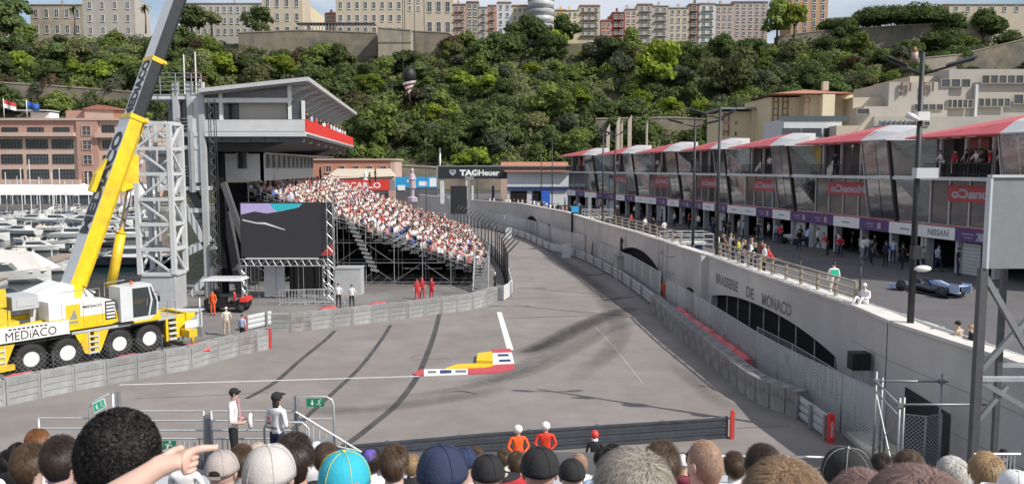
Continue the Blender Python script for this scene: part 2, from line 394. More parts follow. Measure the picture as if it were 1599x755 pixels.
# ---------------------------------------------------------------- road paint and marks
def strip(pts, w, z=.01):
    b = MB(); pts = [Vector((*p, z)) if len(p) == 2 else Vector(p) for p in pts]; L = []
    for i, p in enumerate(pts):
        d = pts[min(i+1, len(pts)-1)]-pts[max(i-1, 0)]; d.z = 0; d.normalize(); n = Vector((-d.y, d.x, 0)); ww = w[i] if isinstance(w, list) else w
        L.append([p-n*ww/2, p+n*ww/2])
    for i in range(len(L)-1): b.quad(L[i][0], L[i+1][0], L[i+1][1], L[i][1])
    return b
def smoothpts(pts, n=8):
    out = []
    for i in range(len(pts)-1):
        p0 = Vector(pts[max(i-1, 0)]); p1 = Vector(pts[i]); p2 = Vector(pts[i+1]); p3 = Vector(pts[min(i+2, len(pts)-1)])
        for k in range(n):
            t = k/n; out.append(.5*((2*p1)+(p2-p0)*t+(2*p0-5*p1+4*p2-p3)*t*t+(3*p1-p0-3*p2+p3)*t**3))
    out.append(Vector(pts[-1])); return out
dm('line_worn', (.36,.34,.33), .8, var=.3, scale=4)
struct(strip([g(779.5,487), g(797,546)], [.33,.36]).build('road_line', 'white_line'))
struct(strip([g(186,600.5), g(420,594), g(655,587)], .11).build('road_line', 'white_line'))
struct(strip([g(1003,597), g(962,545), g(925,505)], .05).build('road_line', 'line_worn'))
for pts, w in (([(523,516),(505,533),(470,561),(430,596),(385,622)], .26), ([(610,507),(597,528),(565,570),(530,604),(490,640),(455,672)], .24),
               ([(686,490),(680,515),(668,550),(650,590),(620,630),(580,664),(546,690),(520,706)], .30)):
    struct(strip(smoothpts([g(*p) for p in pts]), w, .009).build('rubber_line', M.get('tarline') or dm('tarline', (.065,.063,.062), .8, var=.35, scale=1.2)))
for pts, w in (([(780,466.5),(880,464),(975,463)], .10), ([(795,497),(900,493),(1010,489)], .12), ([(1150,668),(1200,666),(1232,664)], .06), ([(210,622),(330,617),(420,612)], .05), ([(640,562),(700,559)], .05)):
    struct(strip(smoothpts([g(*p) for p in pts], 4), w, .009).build('road_seam', 'tarline'))
for x, y, w, h in ((828,400.5,52,8), (905,378,0,0)):
    pass
def soft(pts, w, m, z):
    pts = smoothpts([(*g(*p), 0) for p in pts], 6); K = 6; V = []; A = []; n = len(pts)
    for i, p in enumerate(pts):
        d = (pts[min(i+1, n-1)]-pts[max(i-1, 0)]).normalized(); nn = Vector((-d.y, d.x, 0)); ww = w[0]+(w[1]-w[0])*i/(n-1); e = min(1, i/5, (n-1-i)/5)
        for k in range(K+1):
            u = k/K*2-1; V.append((p.x+nn.x*u*ww/2, p.y+nn.y*u*ww/2, z)); A.append(e*(1-u*u))
    Q = [[i*(K+1)+k, i*(K+1)+k+1, (i+1)*(K+1)+k+1, (i+1)*(K+1)+k] for i in range(n-1) for k in range(K)]
    me = bpy.data.meshes.new('rubber_mark'); me.from_pydata(V, [], Q); me.materials.append(M[m])
    at = me.attributes.new('edge', 'FLOAT', 'POINT'); at.data.foreach_set('value', A); struct(link('rubber_mark', me))
zz = .012
for pts, w, m in (([(690,600),(770,590),(830,566),(880,533),(930,505),(985,487)], (1.2,2.4), 'rubber_soft'), ([(800,556),(850,538),(900,512),(960,488),(1000,480)], (1.6,2.), 'rubber_hard'),
        ([(600,625),(720,606),(820,582),(890,548),(950,515),(990,503)], (1.,1.6), 'rubber_soft'), ([(812,550),(835,545),(870,528)], (.8,.9), 'rubber_hard'),
        ([(420,640),(560,640),(700,622),(800,604)], (1.2,1.6), 'rubber_soft'), ([(880,600),(960,540),(960,490),(905,430),(850,390)], (1.4,2.), 'rubber_soft'),
        ([(700,612),(725,611),(748,616)], (.12,.3), 'rubber_hard'), ([(905,428),(930,429),(955,424)], (.4,.8), 'rubber_hard'), ([(935,470),(965,466),(1000,462)], (.8,.4), 'rubber_hard'), ([(640,560),(650,556),(690,549)], (.2,.3), 'rubber_soft'),
        ([(1040,560),(1090,600),(1150,650)], (1.,1.4), 'rubber_soft'), ([(840,372),(870,400),(930,440),(990,500)], (1.6,1.6), 'rubber_soft')):
    soft(pts, w, m, zz); zz += .0015
# dashed and solid paint in the pit lane
for i in range(26):
    y = 26+i*3.2; x = np.interp(y, [p[1] for p in WALL[:10]], [p[0] for p in WALL[:10]])+3.1; x2 = np.interp(y+1.5, [p[1] for p in WALL[:10]], [p[0] for p in WALL[:10]])+3.1
    struct(strip([(x, y), (x2, y+1.5)], .12, 3.31).build('pit_lane_dash', 'white_line')); struct(strip([(x+.9, y+.8), (x2+.9, y+2.3)], .12, 3.31).build('pit_lane_dash', 'white_line'))

# ---------------------------------------------------------------- apex kerb
kt = thing('apex_kerb', 'low red, white and yellow painted kerb lying alone at the inside of the road corner', 'kerb', G(730,575))
def kp(name, poly, h, m, z0=.006):
    b = MB(); b.prism([g(*p) for p in poly][::-1], z0, h); return b.build(name, m, kt)
kp('kerb_tip', [(644,583.5),(657,577.5),(661.5,577.5),(661.5,587),(650,586.5)], .05, 'kerb_red')
kp('kerb_strip', [(662,577.5),(730.5,576.5),(730.5,584.5),(662,587)], .05, 'white_print')
kp('kerb_curve', [(731,576.5),(755,575.5),(775,570.5),(803,569),(803,576),(790,580),(765,583),(731,584.5)], .06, 'kerb_red')
kp('kerb_block', [(769,552.5),(799,551.5),(803,568.5),(775,570),(770,570)], .07, 'white_print')
kp('kerb_edge', [(769,546),(797,545),(799,551),(769,552)], .06, 'kerb_red')
kp('sausage_kerb', [(696,577),(713,571),(744,569.5),(770,570),(768,573),(755,575.3),(731,576.2)], .10, 'kerb_yellow')
kp('kerb_ramp', [(744,568.5),(746,557),(768.5,554),(769.5,569.5)], .22, 'kerb_yellow')
for poly in ([(777,554.5),(794,554),(794.6,557.6),(777.4,558)], [(779,563),(797,562.3),(797.8,566),(779.4,566.7)], [(687,578.8),(705,578.5),(705,583.6),(687,584.4)]):
    kp('kerb_emblem', poly, .0745 if poly[0][0] > 700 else .0545, 'blue_dark', .02)
for poly in ([(668,580),(681,579.8),(681,583.6),(668,584)], [(711,578.8),(728,578.4),(728,582.8),(711,583)]):
    kp('kerb_emblem', poly, .054, 'grey_print', .02)

# ---------------------------------------------------------------- barriers
def block_mesh(L, H=1.12, T=.55, grooves=True, old=False):
    b = MB(); rows = 4; gap = .025; h = H/rows
    b.bx(.02, L-.02, .03, T-.03, 0, H-.02)
    for r in range(rows):
        z0 = r*h+(gap/2 if r else 0); z1 = (r+1)*h-gap/2
        b.bx(.10, L-.10, 0, T, z0, z1)
    b.bx(0, .10, -.015, T+.015, 0, H); b.bx(L-.10, L-.0, -.015, T+.015, 0, H)
    return b.mesh('barrier_block', 'block_old' if old else 'block')
def barrier(name, label, pts, T=.55, group=None, old=lambda i: False, nvar=3, H=1.12):
    t = thing(name, label, 'barrier', (*pts[0], 0), 0, group)
    for i in range(len(pts)-1):
        a = Vector(pts[i]); b = Vector(pts[i+1]); L = (b-a).length; me = block_mesh(L-.02, old=old(i), T=T, H=H)
        o = link('barrier_block', me, t, (a.x-pts[0][0], a.y-pts[0][1], 0), atan2(b.y-a.y, b.x-a.x))
        if old(i): o['label'] = 'weathered darker concrete block'
    return t
barrier('block_barrier', 'row of grey grooved concrete blocks in front of the mobile crane', [g(*p) for p in LB], old=lambda i: i == 9)
barrier('block_barrier', 'curving row of grey grooved concrete blocks in front of the scaffold grandstand', [g(*p) for p in LB2], old=lambda i: i in (1,))
rbp = smoothpts([(9.8,56),(9.85,50),(9.95,45.8),(10.1,41.7),(10.2,36.9),(10.45,33.6),(11.4,31.3)], 3)
rbp = [(p.x, p.y) for p in rbp]
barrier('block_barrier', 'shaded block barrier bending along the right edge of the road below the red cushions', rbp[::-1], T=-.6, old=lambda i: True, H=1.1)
def armco(name, label, pts, z=(.25,.55,.85), m='galv', post=3., hh=.24, w=.06, group=None, top=None):
    t = thing(name, label, 'guard rail', (*pts[0], 0), 0, group)
    for zc in z:
        b = MB()
        for i in range(len(pts)-1):
            p = Vector((*pts[i], zc)); q = Vector((*pts[i+1], zc)); d = (q-p).normalized()*.01; n = Vector((-d.y, d.x, 0)).normalized()
            for dz, off in ((.08, .03), (-.08, .03), (0, 0)): b.beam(p+n*off+Vector((0,0,dz)), q+d+n*off+Vector((0,0,dz)), w, hh/3.0)
        b.build('rail', m, t)
    acc = 0; L = 0
    pp = [Vector((*p, 0)) for p in pts]
    me = MB().bx(-.06,.06,-.05,.05,0,z[-1]+.14).mesh('post', 'steel_dull')
    for i in range(len(pp)-1):
        d = pp[i+1]-pp[i]; l = d.length; s = -acc
        while s < l:
            if s >= 0: link('post', me, t, tuple(pp[i]+d.normalized()*s-pp[0]+Vector((d.y, -d.x, 0)).normalized()*.1), atan2(d.y, d.x))
            s += post
        acc = (l-(s-post)) if s-post >= 0 else acc+l
    return t
armco('guard_rail', 'long galvanised guard rail down the right side of the distant straight', [(a, b) for a, b in ARM], post=4.)
armco('guard_rail', 'short three-rail guard rail between the shaded block barrier and the red padded post', [(11.45,31.2),(11.6,28.7)], m='galv', post=1.25)
armco('guard_rail', 'dark weathered guard rail crossing behind the orange marshals', [(8.0,29),(3.5,28.15),(-1,27.2),(-7,25.6),(-13,24.2)], m='armco_blue', post=2.5, hh=.26, z=(.16,.42,.68))
armco('guard_rail', 'white slatted guard rail wrapping the corner where the straight begins', [g(777,468), g(787,469), g(795,464), g(800,457), (-.1,66), (-.6,78),(-2,91),(-4.1,104),(-7.3,121),(-11,138)], m='white_paint', z=(.15,.37,.59,.81,1.03), hh=.17, post=2.5)
armco('guard_rail', 'short guard rail with white slats in the gap between the two block barriers', [g(384,516), g(424,507)], m='grey_light', z=(.2,.5,.8), post=1.6)
def pad_post(p, label, h=1.05, txt=None):
    t = thing('padded_post', label, 'post', (*p, 0)); b = MB(); w = .2 if txt else .12
    b.box((p[0], p[1], h/2), (w, w, h)); b.box((p[0], p[1], h+.02), (w*.8, w*.8, .05)); b.build('pad', 'red_bright', t)
    if txt: put_text(txt, (p[0]-.0, p[1]-w/2-.006, h*.5), (0,0,1), (-1,0,0), h*.55, .10, 'white_print', t)
    s = MB(); s.box((p[0]+.09 if not txt else p[0], p[1]+.05+w/2, h/2-.02), (.08, .08, h-.05)); s.build('core', 'steel_dull', t)
pad_post((8.15,28.9), 'red padded post at the end of the dark guard rail behind the marshals')
pad_post((11.65,28.5), 'red padded post with white lettering at the end of the short right guard rail', txt='MONACO')
pad_post(g(421,544), 'red padded post ending the block barrier in front of the crane', h=1.1)
pad_post(g(383,517), 'small red padded post beside the slatted rail behind the barrier gap', h=.85)
# red protective cushions lying over barriers
def cushions(label, pts, z, w, hh=.14, m='red_faded'):
    t = thing('barrier_cushion', label, 'cushion', (*pts[0], z))
    for i in range(len(pts)-1):
        a = Vector((*pts[i], z)); b = Vector((*pts[i+1], z)); r = MB(); d = (b-a).normalized(); n = Vector((-d.y, d.x, 0))
        ring = []
        for k in range(7):
            s = k/6; p = a.lerp(b, .02+.96*s); f = 1-.35*abs(2*s-1)**3
            ring.append([p-n*w/2, p-n*w*.35+Vector((0,0,hh*f)), p+Vector((0,0,hh*1.25*f+.02*((i*7+k) % 3)))
                         , p+n*w*.35+Vector((0,0,hh*f)), p+n*w/2])
        r.loft(ring, caps=True, closed=True); r.build('cushion_section', m, t)
cushions('row of red cushions laid behind the shaded right block barrier', [(10.75,51.5),(10.72,49.3),(10.75,47.2),(10.85,45),(10.95,43),(11.05,41),(11.1,39),(11.1,37.2)], .75, .7, .3)
def back(px, py, off):   # a point just behind the left barriers
    v = G(px, py); return (v.x-.35*0, v.y+off)
cushions('red cushion on the quay behind the crane-side barrier, leftmost', [back(-20,638,1.0), back(38,626,1.0)], .75, .9, .3)
cushions('red cushion behind the crane-side barrier beside the third crane wheel', [back(160,603,1.0), back(206,594,1.0)], .75, .9, .3)
cushions('red cushion behind the crane-side barrier under the yellow crane nose', [back(268,583,1.0), back(312,573,1.0)], .75, .9, .3)
cushions('red cushion behind the grandstand barrier by the big screen scaffold', [back(490,514,1.6), back(520,511,1.6)], .75, .9, .3)
cushions('red cushion behind the grandstand barrier under the scaffold', [back(566,505,1.6), back(600,501,1.6)], .75, .8, .25)

# ---------------------------------------------------------------- chain-link fences
def mesh_panel(L, H, step=.14, r=.010, frame=.03, m='galv', dense=None):
    r = r*1.45
    b = MB()
    for s in (1, -1):
        x = -H
        while x < L+H:
            x0, z0, x1, z1 = (x, 0, x+H, H) if s > 0 else (x+H, 0, x, H)
            # clip to 0..L
            def cl(xa, za, xb, zb):
                pts = []
                for (p, q), (u, v) in ((((xa, za)), (xb, zb)), (((xb, zb)), (xa, za))):
                    if p < 0: t = (0-p)/(u-p) if u != p else 0; p, q = 0, q+(v-q)*t
                    if p > L: t = (L-p)/(u-p) if u != p else 0; p, q = L, q+(v-q)*t
                    pts.append((p, q))
                return pts
            if max(x0, x1) > 0 and min(x0, x1) < L:
                (a, c), (d, e) = cl(x0, z0, x1, z1)
                if abs(a-d) > .02:
                    o = .004*s; b.quad((a-r, o, c), (a+r, o, c), (d+r, o, e), (d-r, o, e))
            x += step*1.414
    return b.mesh('wire_mesh', m)
def fence(name, label, pts, H=2.4, z0=0., step=.16, r=.011, lean=0., cat='fence', postm='steel_dull', m='galv', group=None, pr=.035, toprail=True, bend=False):
    t = thing(name, label, cat, (*pts[0], z0), 0, group); cache = {}
    pm = MB()
    pm.tube([(0,0,0),(0,0,H)]+([(0,-.9,H+.95)] if bend else []), pr, 6); pme = pm.mesh('post', postm)
    for i in range(len(pts)):
        a = Vector(pts[i]); b = Vector(pts[min(i+1, len(pts)-1)]); b0 = b if i < len(pts)-1 else a; d = (b0-a) if i < len(pts)-1 else a-Vector(pts[i-1])
        an = atan2(d.y, d.x); loc = (a.x-pts[0][0], a.y-pts[0][1], 0)
        link('post', pme, t, loc, an)
        if i < len(pts)-1:
            L = round(d.length, 2); k = round(L, 1)
            if k not in cache: cache[k] = mesh_panel(L, H, step, r, m=m)
            o = link('wire_mesh', cache[k], t, loc, an)
            if toprail:
                rb = MB(); rb.tube([(0,0,H-.02),(L,0,H-.02)], .022, 4); link('top_rail', rb.mesh('top_rail', postm), t, loc, an)
    return t
def resamp(pts, step):
    out = [Vector(pts[0])]; acc = 0
    for i in range(len(pts)-1):
        a = Vector(pts[i]); b = Vector(pts[i+1]); l = (b-a).length; s = step-acc
        while s <= l: out.append(a.lerp(b, s/l)); s += step
        acc = l-(s-step)
    return [(p.x, p.y) for p in out]
# tall fence between the right block barrier and the retaining wall
fence('track_fence', 'tall chain-link fence standing behind the red cushions below the pit wall', resamp([(12.9,27),(12.1,31.5),(11.6,36),(11.45,42),(11.2,50),(10.7,56.5)], 2.6), H=2.3, step=.10, r=.018, m='grey_light')
fence('track_fence', 'pale mesh fence panels lining the right of the straight below the pit wall', resamp([(10.75,57.5),(10.3,68),(8.4,84)], 3.2), H=2.5, step=.13, r=.024, m='grey_light', postm='galv')
fence('track_fence', 'far mesh fence panels in front of the arched retaining wall', resamp([(8.0,88),(5.6,97),(3.4,111),(.9,121.5),(-5.5,138),(-11,149)], 4), H=2.6, step=.20, r=.034, m='grey_light', postm='galv')
fence('catch_fence', 'curved catch fence with bent post tops along the left of the straight beside the grandstand', resamp([(-.35,63),(-.9,75),(-1.8,86),(-3.4,97),(-6,111),(-9.4,127)], 3.3), H=3.3, step=.30, r=.010, bend=True, postm='steel_dark', pr=.07)
fence('wire_fence', 'low wire fence on the quay in front of the mobile crane wheels', resamp([(G(p[0], p[1]).x, G(p[0], p[1]).y+.75) for p in ((-30,640),(85,617),(160,603),(235,588),(300,576))], 2.45), H=1.9, step=.16, r=.0035, toprail=False, postm='steel_dark', m='steel_dull')
# crash block ends
for px, py in ((791,372), (880,402), (1020,440)):
    b = MB(); v = G(px, py); b.box((v.x+.3, v.y, .75), (.9, .5, 1.5)); b.bx(v.x-.2, v.x+.8, v.y-.3, v.y+.3, 0, .12); o = b.build('control_box', 'grey_light'); tag(o, {791:'small white box by the far guard rail below the arch', 880:'white box beside the guard rail halfway along the straight', 1020:'pale box at the near end of the straight guard rail'}[px], 'box')

# ---------------------------------------------------------------- retaining wall with arches and coping
rw = thing('retaining_wall', 'pale concrete retaining wall holding up the pit lane, with wide dark arches', 'wall', (14,28,0))
ZT = 4.5
def wpt(s):   # parameter along WALL by cumulative length
    acc = 0
    for i in range(len(WALL)-1):
        a = Vector(WALL[i]); b = Vector(WALL[i+1]); l = (b-a).length
        if s <= acc+l or i == len(WALL)-2: return a.lerp(b, (s-acc)/l), (b-a).normalized()
        acc += l
cum = [0]
for i in range(len(WALL)-1): cum.append(cum[-1]+(Vector(WALL[i+1])-Vector(WALL[i])).length)
def s_at(i, f=0): return cum[i]+f*(cum[i+1]-cum[i])
ARCH = [(s_at(3,.06), s_at(4,.98), 1.9, 2.78), (s_at(5,.45), s_at(5,.75), 1.7, 1.9), (s_at(6,.3), s_at(7,.55), 1.5, 3.1), (s_at(7,.95), s_at(8,.15), 1.2, 2.4), (s_at(9,.25), s_at(9,.36), 1.2, 2.4), (s_at(9,.50), s_at(9,.83), 1.6, 2.9)]
wb = MB(); vb = MB()
s = 0; ds = .5; S_END = cum[-1]
def arch_h(s):
    for a, b, e, h in ARCH:
        if a <= s <= b:
            u = (s-a)/(b-a)*2-1; return e+(h-e)*sqrt(max(0, 1-u*u))**1.0 if e < .5 else e+(h-e)*(1-abs(u)**2.2)
    return 0.
while s < S_END-.01:
    s1 = min(s+ds, S_END); p, d = wpt(s+1e-4); q, _ = wpt(s1-1e-4); n = Vector((-d.y, d.x)) # points to the road (-X)
    if n.x > 0: n = -n
    for nm in ('w',):
        ha = arch_h(s+1e-3); h2 = arch_h(s1-1e-3)
        a0 = p+n*.35; b0 = q+n*.35
        wb.add([(a0.x,a0.y,ha),(b0.x,b0.y,h2),(b0.x,b0.y,ZT-.12),(a0.x,a0.y,ZT-.12),(p.x,p.y,ha),(q.x,q.y,h2),(q.x,q.y,ZT-.12),(p.x,p.y,ZT-.12)], [[0,3,2,1],[4,5,6,7],[0,1,5,4],[3,7,6,2]])
        if ha > 0 or h2 > 0:
            pass
    s = s1
for a, b, e, h in ARCH:
    for sx in (a, b):
        p, d = wpt(sx); n = Vector((-d.y, d.x)); n = -n if n.x > 0 else n; a0 = p+n*.35; hh = max(e, .01)
        wb.quad((a0.x,a0.y,0),(p.x,p.y,0),(p.x,p.y,hh),(a0.x,a0.y,hh))
wb.build('wall_face', 'pit_concrete', rw)
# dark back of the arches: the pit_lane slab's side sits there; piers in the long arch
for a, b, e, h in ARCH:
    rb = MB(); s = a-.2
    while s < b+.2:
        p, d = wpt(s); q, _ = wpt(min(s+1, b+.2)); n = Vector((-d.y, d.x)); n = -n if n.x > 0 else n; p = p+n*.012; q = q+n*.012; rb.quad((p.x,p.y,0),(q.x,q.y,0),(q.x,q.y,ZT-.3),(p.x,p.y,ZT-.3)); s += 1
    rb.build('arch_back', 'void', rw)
for q_ in range(9):
    p_, d_ = wpt(ARCH[0][0]+.8+q_*1.95); x_, y_ = p_.x-.2, p_.y; pb_ = MB(); pb_.tube([(x_,y_,0),(x_,y_,arch_h(ARCH[0][0]+.8+q_*1.95)-.02)], .035, 6); pb_.build('arch_pole','steel_dull',rw)
cp = MB(); cp2 = MB(); pts = WALL
for i in range(len(pts)-1):
    a = Vector(pts[i]); b = Vector(pts[i+1]); d = (b-a).normalized(); n = Vector((-d.y, d.x)); n = -n if n.x > 0 else n
    for (o0, o1, z0, z1, B) in ((.42, -.12, ZT-.12, ZT, cp), (-.55, -1.15, ZT-.5, ZT-.28, cp)):
        P_ = [(a+n*o0), (b+n*o0), (b+n*o1), (a+n*o1)]
        B.prism([(v.x, v.y) for v in P_], z0, z1)
    P_ = [(a+n*.0), (b+n*.0), (b-n*1.2), (a-n*1.2)]
    cp2.prism([(v.x, v.y) for v in P_], 3.2, ZT-.5)
cp.build('coping', 'coping', rw); cp2.build('parapet_base', 'pit_concrete', rw)
# horizontal board joint lines on the near wall
jl = MB()
for z in (1.5, 3.0):
    for i in (0, 1, 2): 
        a = Vector(pts[i]); b = Vector(pts[i+1]); d = (b-a).normalized(); n = Vector((-d.y, d.x)); n = -n if n.x > 0 else n; a = a+n*.353; b = b+n*.353; jl.quad((a.x,a.y,z),(b.x,b.y,z),(b.x,b.y,z+.025),(a.x,a.y,z+.025))
jl.build('joint_line', 'grey_mid', rw)
# doorway in the near wall
dq = MB(); dy0, dy1 = 25.2, 27.6
dq.add([(14.13,dy0,0),(13.84,dy1,0),(13.84,dy1,2.35),(14.13,dy0,2.1)], [[0,1,2,3]]); dq.build('doorway', 'charcoal', rw)
def s_px(px):
    for i in range(4000):
        s_ = cum[1]+i*.02; p_, d_ = wpt(s_)
        if (p_.x-.35)-(px-CX)/F*p_.y < 0: return s_
def wall_text(body, s0, s1, z, h):
    p, d = wpt((s0+s1)/2); n = Vector((-d.y, d.x)); n = -n if n.x > 0 else n; c = p+n*.362
    put_text(body, (c.x, c.y, z), (-d.x, -d.y, 0), (0,0,1), s1-s0, h, 'grey_print', rw, bold=.03)
wall_text('BRASSERIE', s_px(1156), s_px(1121), 3.25, .62)
wall_text('DE', s_px(1181), s_px(1169), 3.25, .60)
wall_text('MONACO', s_px(1241), s_px(1194), 3.2, .64)
pj = MB()
p_, d_ = wpt(s_at(5,.08)); pj.box((p_.x-.55,p_.y,2.2),(.5,.5,4.4),rz=atan2(d_.y,d_.x)-pi/2); pj.build('pilaster','pit_concrete',rw)
# railing on the coping
def railing(name, label, pts, z, H=.95, step=1.6, m='stone_light', bars=3, rail_w=.09, group=None, post=.12, cat='railing'):
    t = thing(name, label, cat, (*pts[0], z), 0, group); P_ = [Vector((*p, z)) for p in pts]
    for k in range(bars):
        b = MB(); zz_ = H*(k+1)/bars
        for i in range(len(P_)-1): b.beam(P_[i]+Vector((0,0,zz_)), P_[i+1]+Vector((0,0,zz_)), rail_w, rail_w*.8 if k == bars-1 else rail_w*.5)
        b.build('handrail' if k == bars-1 else 'bar', m, t)
    me = MB().bx(-post/2,post/2,-post/2,post/2,0,H-.02).mesh('post', m)
    for p in resamp(pts, step): link('post', me, t, (p[0]-pts[0][0], p[1]-pts[0][1], 0), 0)
    return t
railing('terrace_railing', 'beige concrete railing on top of the wall over the brasserie lettering', [(14.15,32.6),(13.3,43),(12.95,50)], ZT-.02, H=.85, step=1.7, m='stone_light', bars=3)
railing('terrace_railing', 'beige railing along the wall top beyond the protruding wall section', [(12.1,57),(11.1,68.7),(9.1,82.8),(8.6,88)], ZT-.02, H=.9, step=2.2, m='stone_light', bars=3)
armco('guard_rail', 'low double guard rail at the pit lane edge behind the coping', [(15.9,24),(15.5,32.3),(14.6,43),(14.2,50.5)], z=(.25+3.3,.55+3.3,.8+3.3), m='grey_light', post=2.5)
# ================================================================ PEOPLE
# joints for a skin-modifier body; z up, facing +Y, feet at z=0 (seat pose: feet at 0, seat at .45)
def body_mesh(name, J, E, sub=1):
    me = bpy.data.meshes.new(name+'_src'); keys = list(J)
    me.from_pydata([J[k][0] for k in keys], [(keys.index(a), keys.index(b)) for a, b in E for a, b in [(a, b)]], [])
    ob = bpy.data.objects.new('tmp', me); COL.objects.link(ob)
    md = ob.modifiers.new('s', 'SKIN'); md.use_smooth_shade = True
    for i, k in enumerate(keys):
        sv = me.skin_vertices[0].data[i]; r = J[k][1]; sv.radius = (r if isinstance(r, tuple) else (r, r)); sv.use_root = (k == 'pelvis')
    if sub: sb = ob.modifiers.new('u', 'SUBSURF'); sb.levels = sub; sb.render_levels = sub
    dg = bpy.context.evaluated_depsgraph_get(); out = bpy.data.meshes.new_from_object(ob.evaluated_get(dg)); out.name = name
    bpy.data.objects.remove(ob); return out
LIMB = [('pelvis','waist'),('waist','chest'),('chest','neck'),('neck','headb'),('headb','headt')]
for s_ in 'lr': LIMB += [('chest','sh'+s_),('sh'+s_,'el'+s_),('el'+s_,'wr'+s_),('wr'+s_,'ha'+s_),('pelvis','hip'+s_),('hip'+s_,'kn'+s_),('kn'+s_,'an'+s_),('an'+s_,'to'+s_)]
def pose(kind):
    J = {}
    if kind == 'seat':
        zp, yp = .50, 0; legs = {s: [(x*.10, .02, .52), (x*.13, .42, .50), (x*.13, .40, .10), (x*.14, .56, .05)] for s, x in (('l', -1), ('r', 1))}
        arms = {s: [(x*.18, 0, 1.02), (x*.25, .08, .74), (x*.13, .30, .62), (x*.07, .38, .60)] for s, x in (('l', -1), ('r', 1))}; lean = .03
    elif kind == 'walk':
        zp, yp = .93, 0; legs = {'l': [(-.10,0,.90), (-.11,.20,.50), (-.11,.26,.08), (-.11,.42,.04)], 'r': [(.10,0,.90), (.11,-.02,.50), (.11,-.28,.14), (.11,-.16,.04)]}
        arms = {'l': [(-.19,0,1.42), (-.26,-.12,1.14), (-.24,.02,.92), (-.23,.08,.84)], 'r': [(.19,0,1.42), (.26,.06,1.14), (.24,.24,.98), (.22,.31,.93)]}; lean = .03
    elif kind == 'hold':
        zp, yp = .93, 0; legs = {s: [(x*.10,0,.90), (x*.12,.02,.50), (x*.13,0,.08), (x*.15,.15,.04)] for s, x in (('l',-1),('r',1))}
        arms = {s: [(x*.19,0,1.42), (x*.27,-.02,1.12), (x*.12,.22,1.06), (x*.04,.27,1.08)] for s, x in (('l',-1),('r',1))}; lean = .02
    elif kind == 'back':      # hands clasped behind
        zp, yp = .93, 0; legs = {s: [(x*.10,0,.90), (x*.12,.01,.50), (x*.13,0,.08), (x*.15,.15,.04)] for s, x in (('l',-1),('r',1))}
        arms = {s: [(x*.20,0,1.42), (x*.30,-.06,1.14), (x*.13,-.19,.96), (x*.04,-.21,.93)] for s, x in (('l',-1),('r',1))}; lean = .0
    elif kind == 'lean':      # leaning on a rail, arms forward
        zp, yp = .93, -.1; legs = {s: [(x*.10,-.1,.90), (x*.12,-.06,.50), (x*.13,-.1,.08), (x*.14,.05,.04)] for s, x in (('l',-1),('r',1))}
        arms = {s: [(x*.19,.2,1.33), (x*.26,.3,1.06), (x*.16,.52,1.02), (x*.10,.58,1.02)] for s, x in (('l',-1),('r',1))}; lean = .30
    elif kind == 'ground':    # sitting on a kerb, knees up
        zp, yp = .14, 0; legs = {s: [(x*.10,.02,.14), (x*.14,.38,.42), (x*.13,.60,.08), (x*.14,.74,.05)] for s, x in (('l',-1),('r',1))}
        arms = {s: [(x*.18,0,.64), (x*.27,.08,.40), (x*.20,.30,.40), (x*.14,.38,.42)] for s, x in (('l',-1),('r',1))}; lean = .05
    elif kind == 'wave':
        zp, yp = .93, 0; legs = {s: [(x*.10,0,.90), (x*.12,.02,.50), (x*.13,0,.08), (x*.15,.15,.04)] for s, x in (('l',-1),('r',1))}
        arms = {'l': [(-.19,0,1.42), (-.27,.0,1.14), (-.27,.05,.90), (-.26,.09,.82)], 'r': [(.19,0,1.42), (.30,.14,1.36), (.22,.28,1.56), (.17,.30,1.62)]}; lean = .0
    else:
        zp, yp = .93, 0; legs = {s: [(x*.10,0,.90), (x*.12,.02,.50), (x*.13,0,.08), (x*.15,.15,.04)] for s, x in (('l',-1),('r',1))}
        arms = {s: [(x*.19,0,1.42), (x*.26,-.02,1.14), (x*.25,.04,.90), (x*.24,.07,.82)] for s, x in (('l',-1),('r',1))}; lean = .0
    h = .53
    J['pelvis'] = ((0, yp, zp), (.155,.115)); J['waist'] = ((0, yp+lean*.45, zp+.20), (.135,.105)); J['chest'] = ((0, yp+lean*.9, zp+.42), (.165,.115))
    J['neck'] = ((0, yp+lean*1.05+.005, zp+.565), (.052,.055)); J['headb'] = ((0, yp+lean*1.15+.02, zp+.645), (.075,.085)); J['headt'] = ((0, yp+lean*1.2+.02, zp+.76), (.075,.085))
    for s in 'lr':
        a = arms[s]; l = legs[s]
        J['sh'+s] = (a[0], .062); J['el'+s] = (a[1], .043); J['wr'+s] = (a[2], .03); J['ha'+s] = (a[3], (.042,.02))
        J['hip'+s] = (l[0], .092); J['kn'+s] = (l[1], .062); J['an'+s] = (l[2], .042); J['to'+s] = (l[3], (.045,.035))
    return J, zp, yp, lean
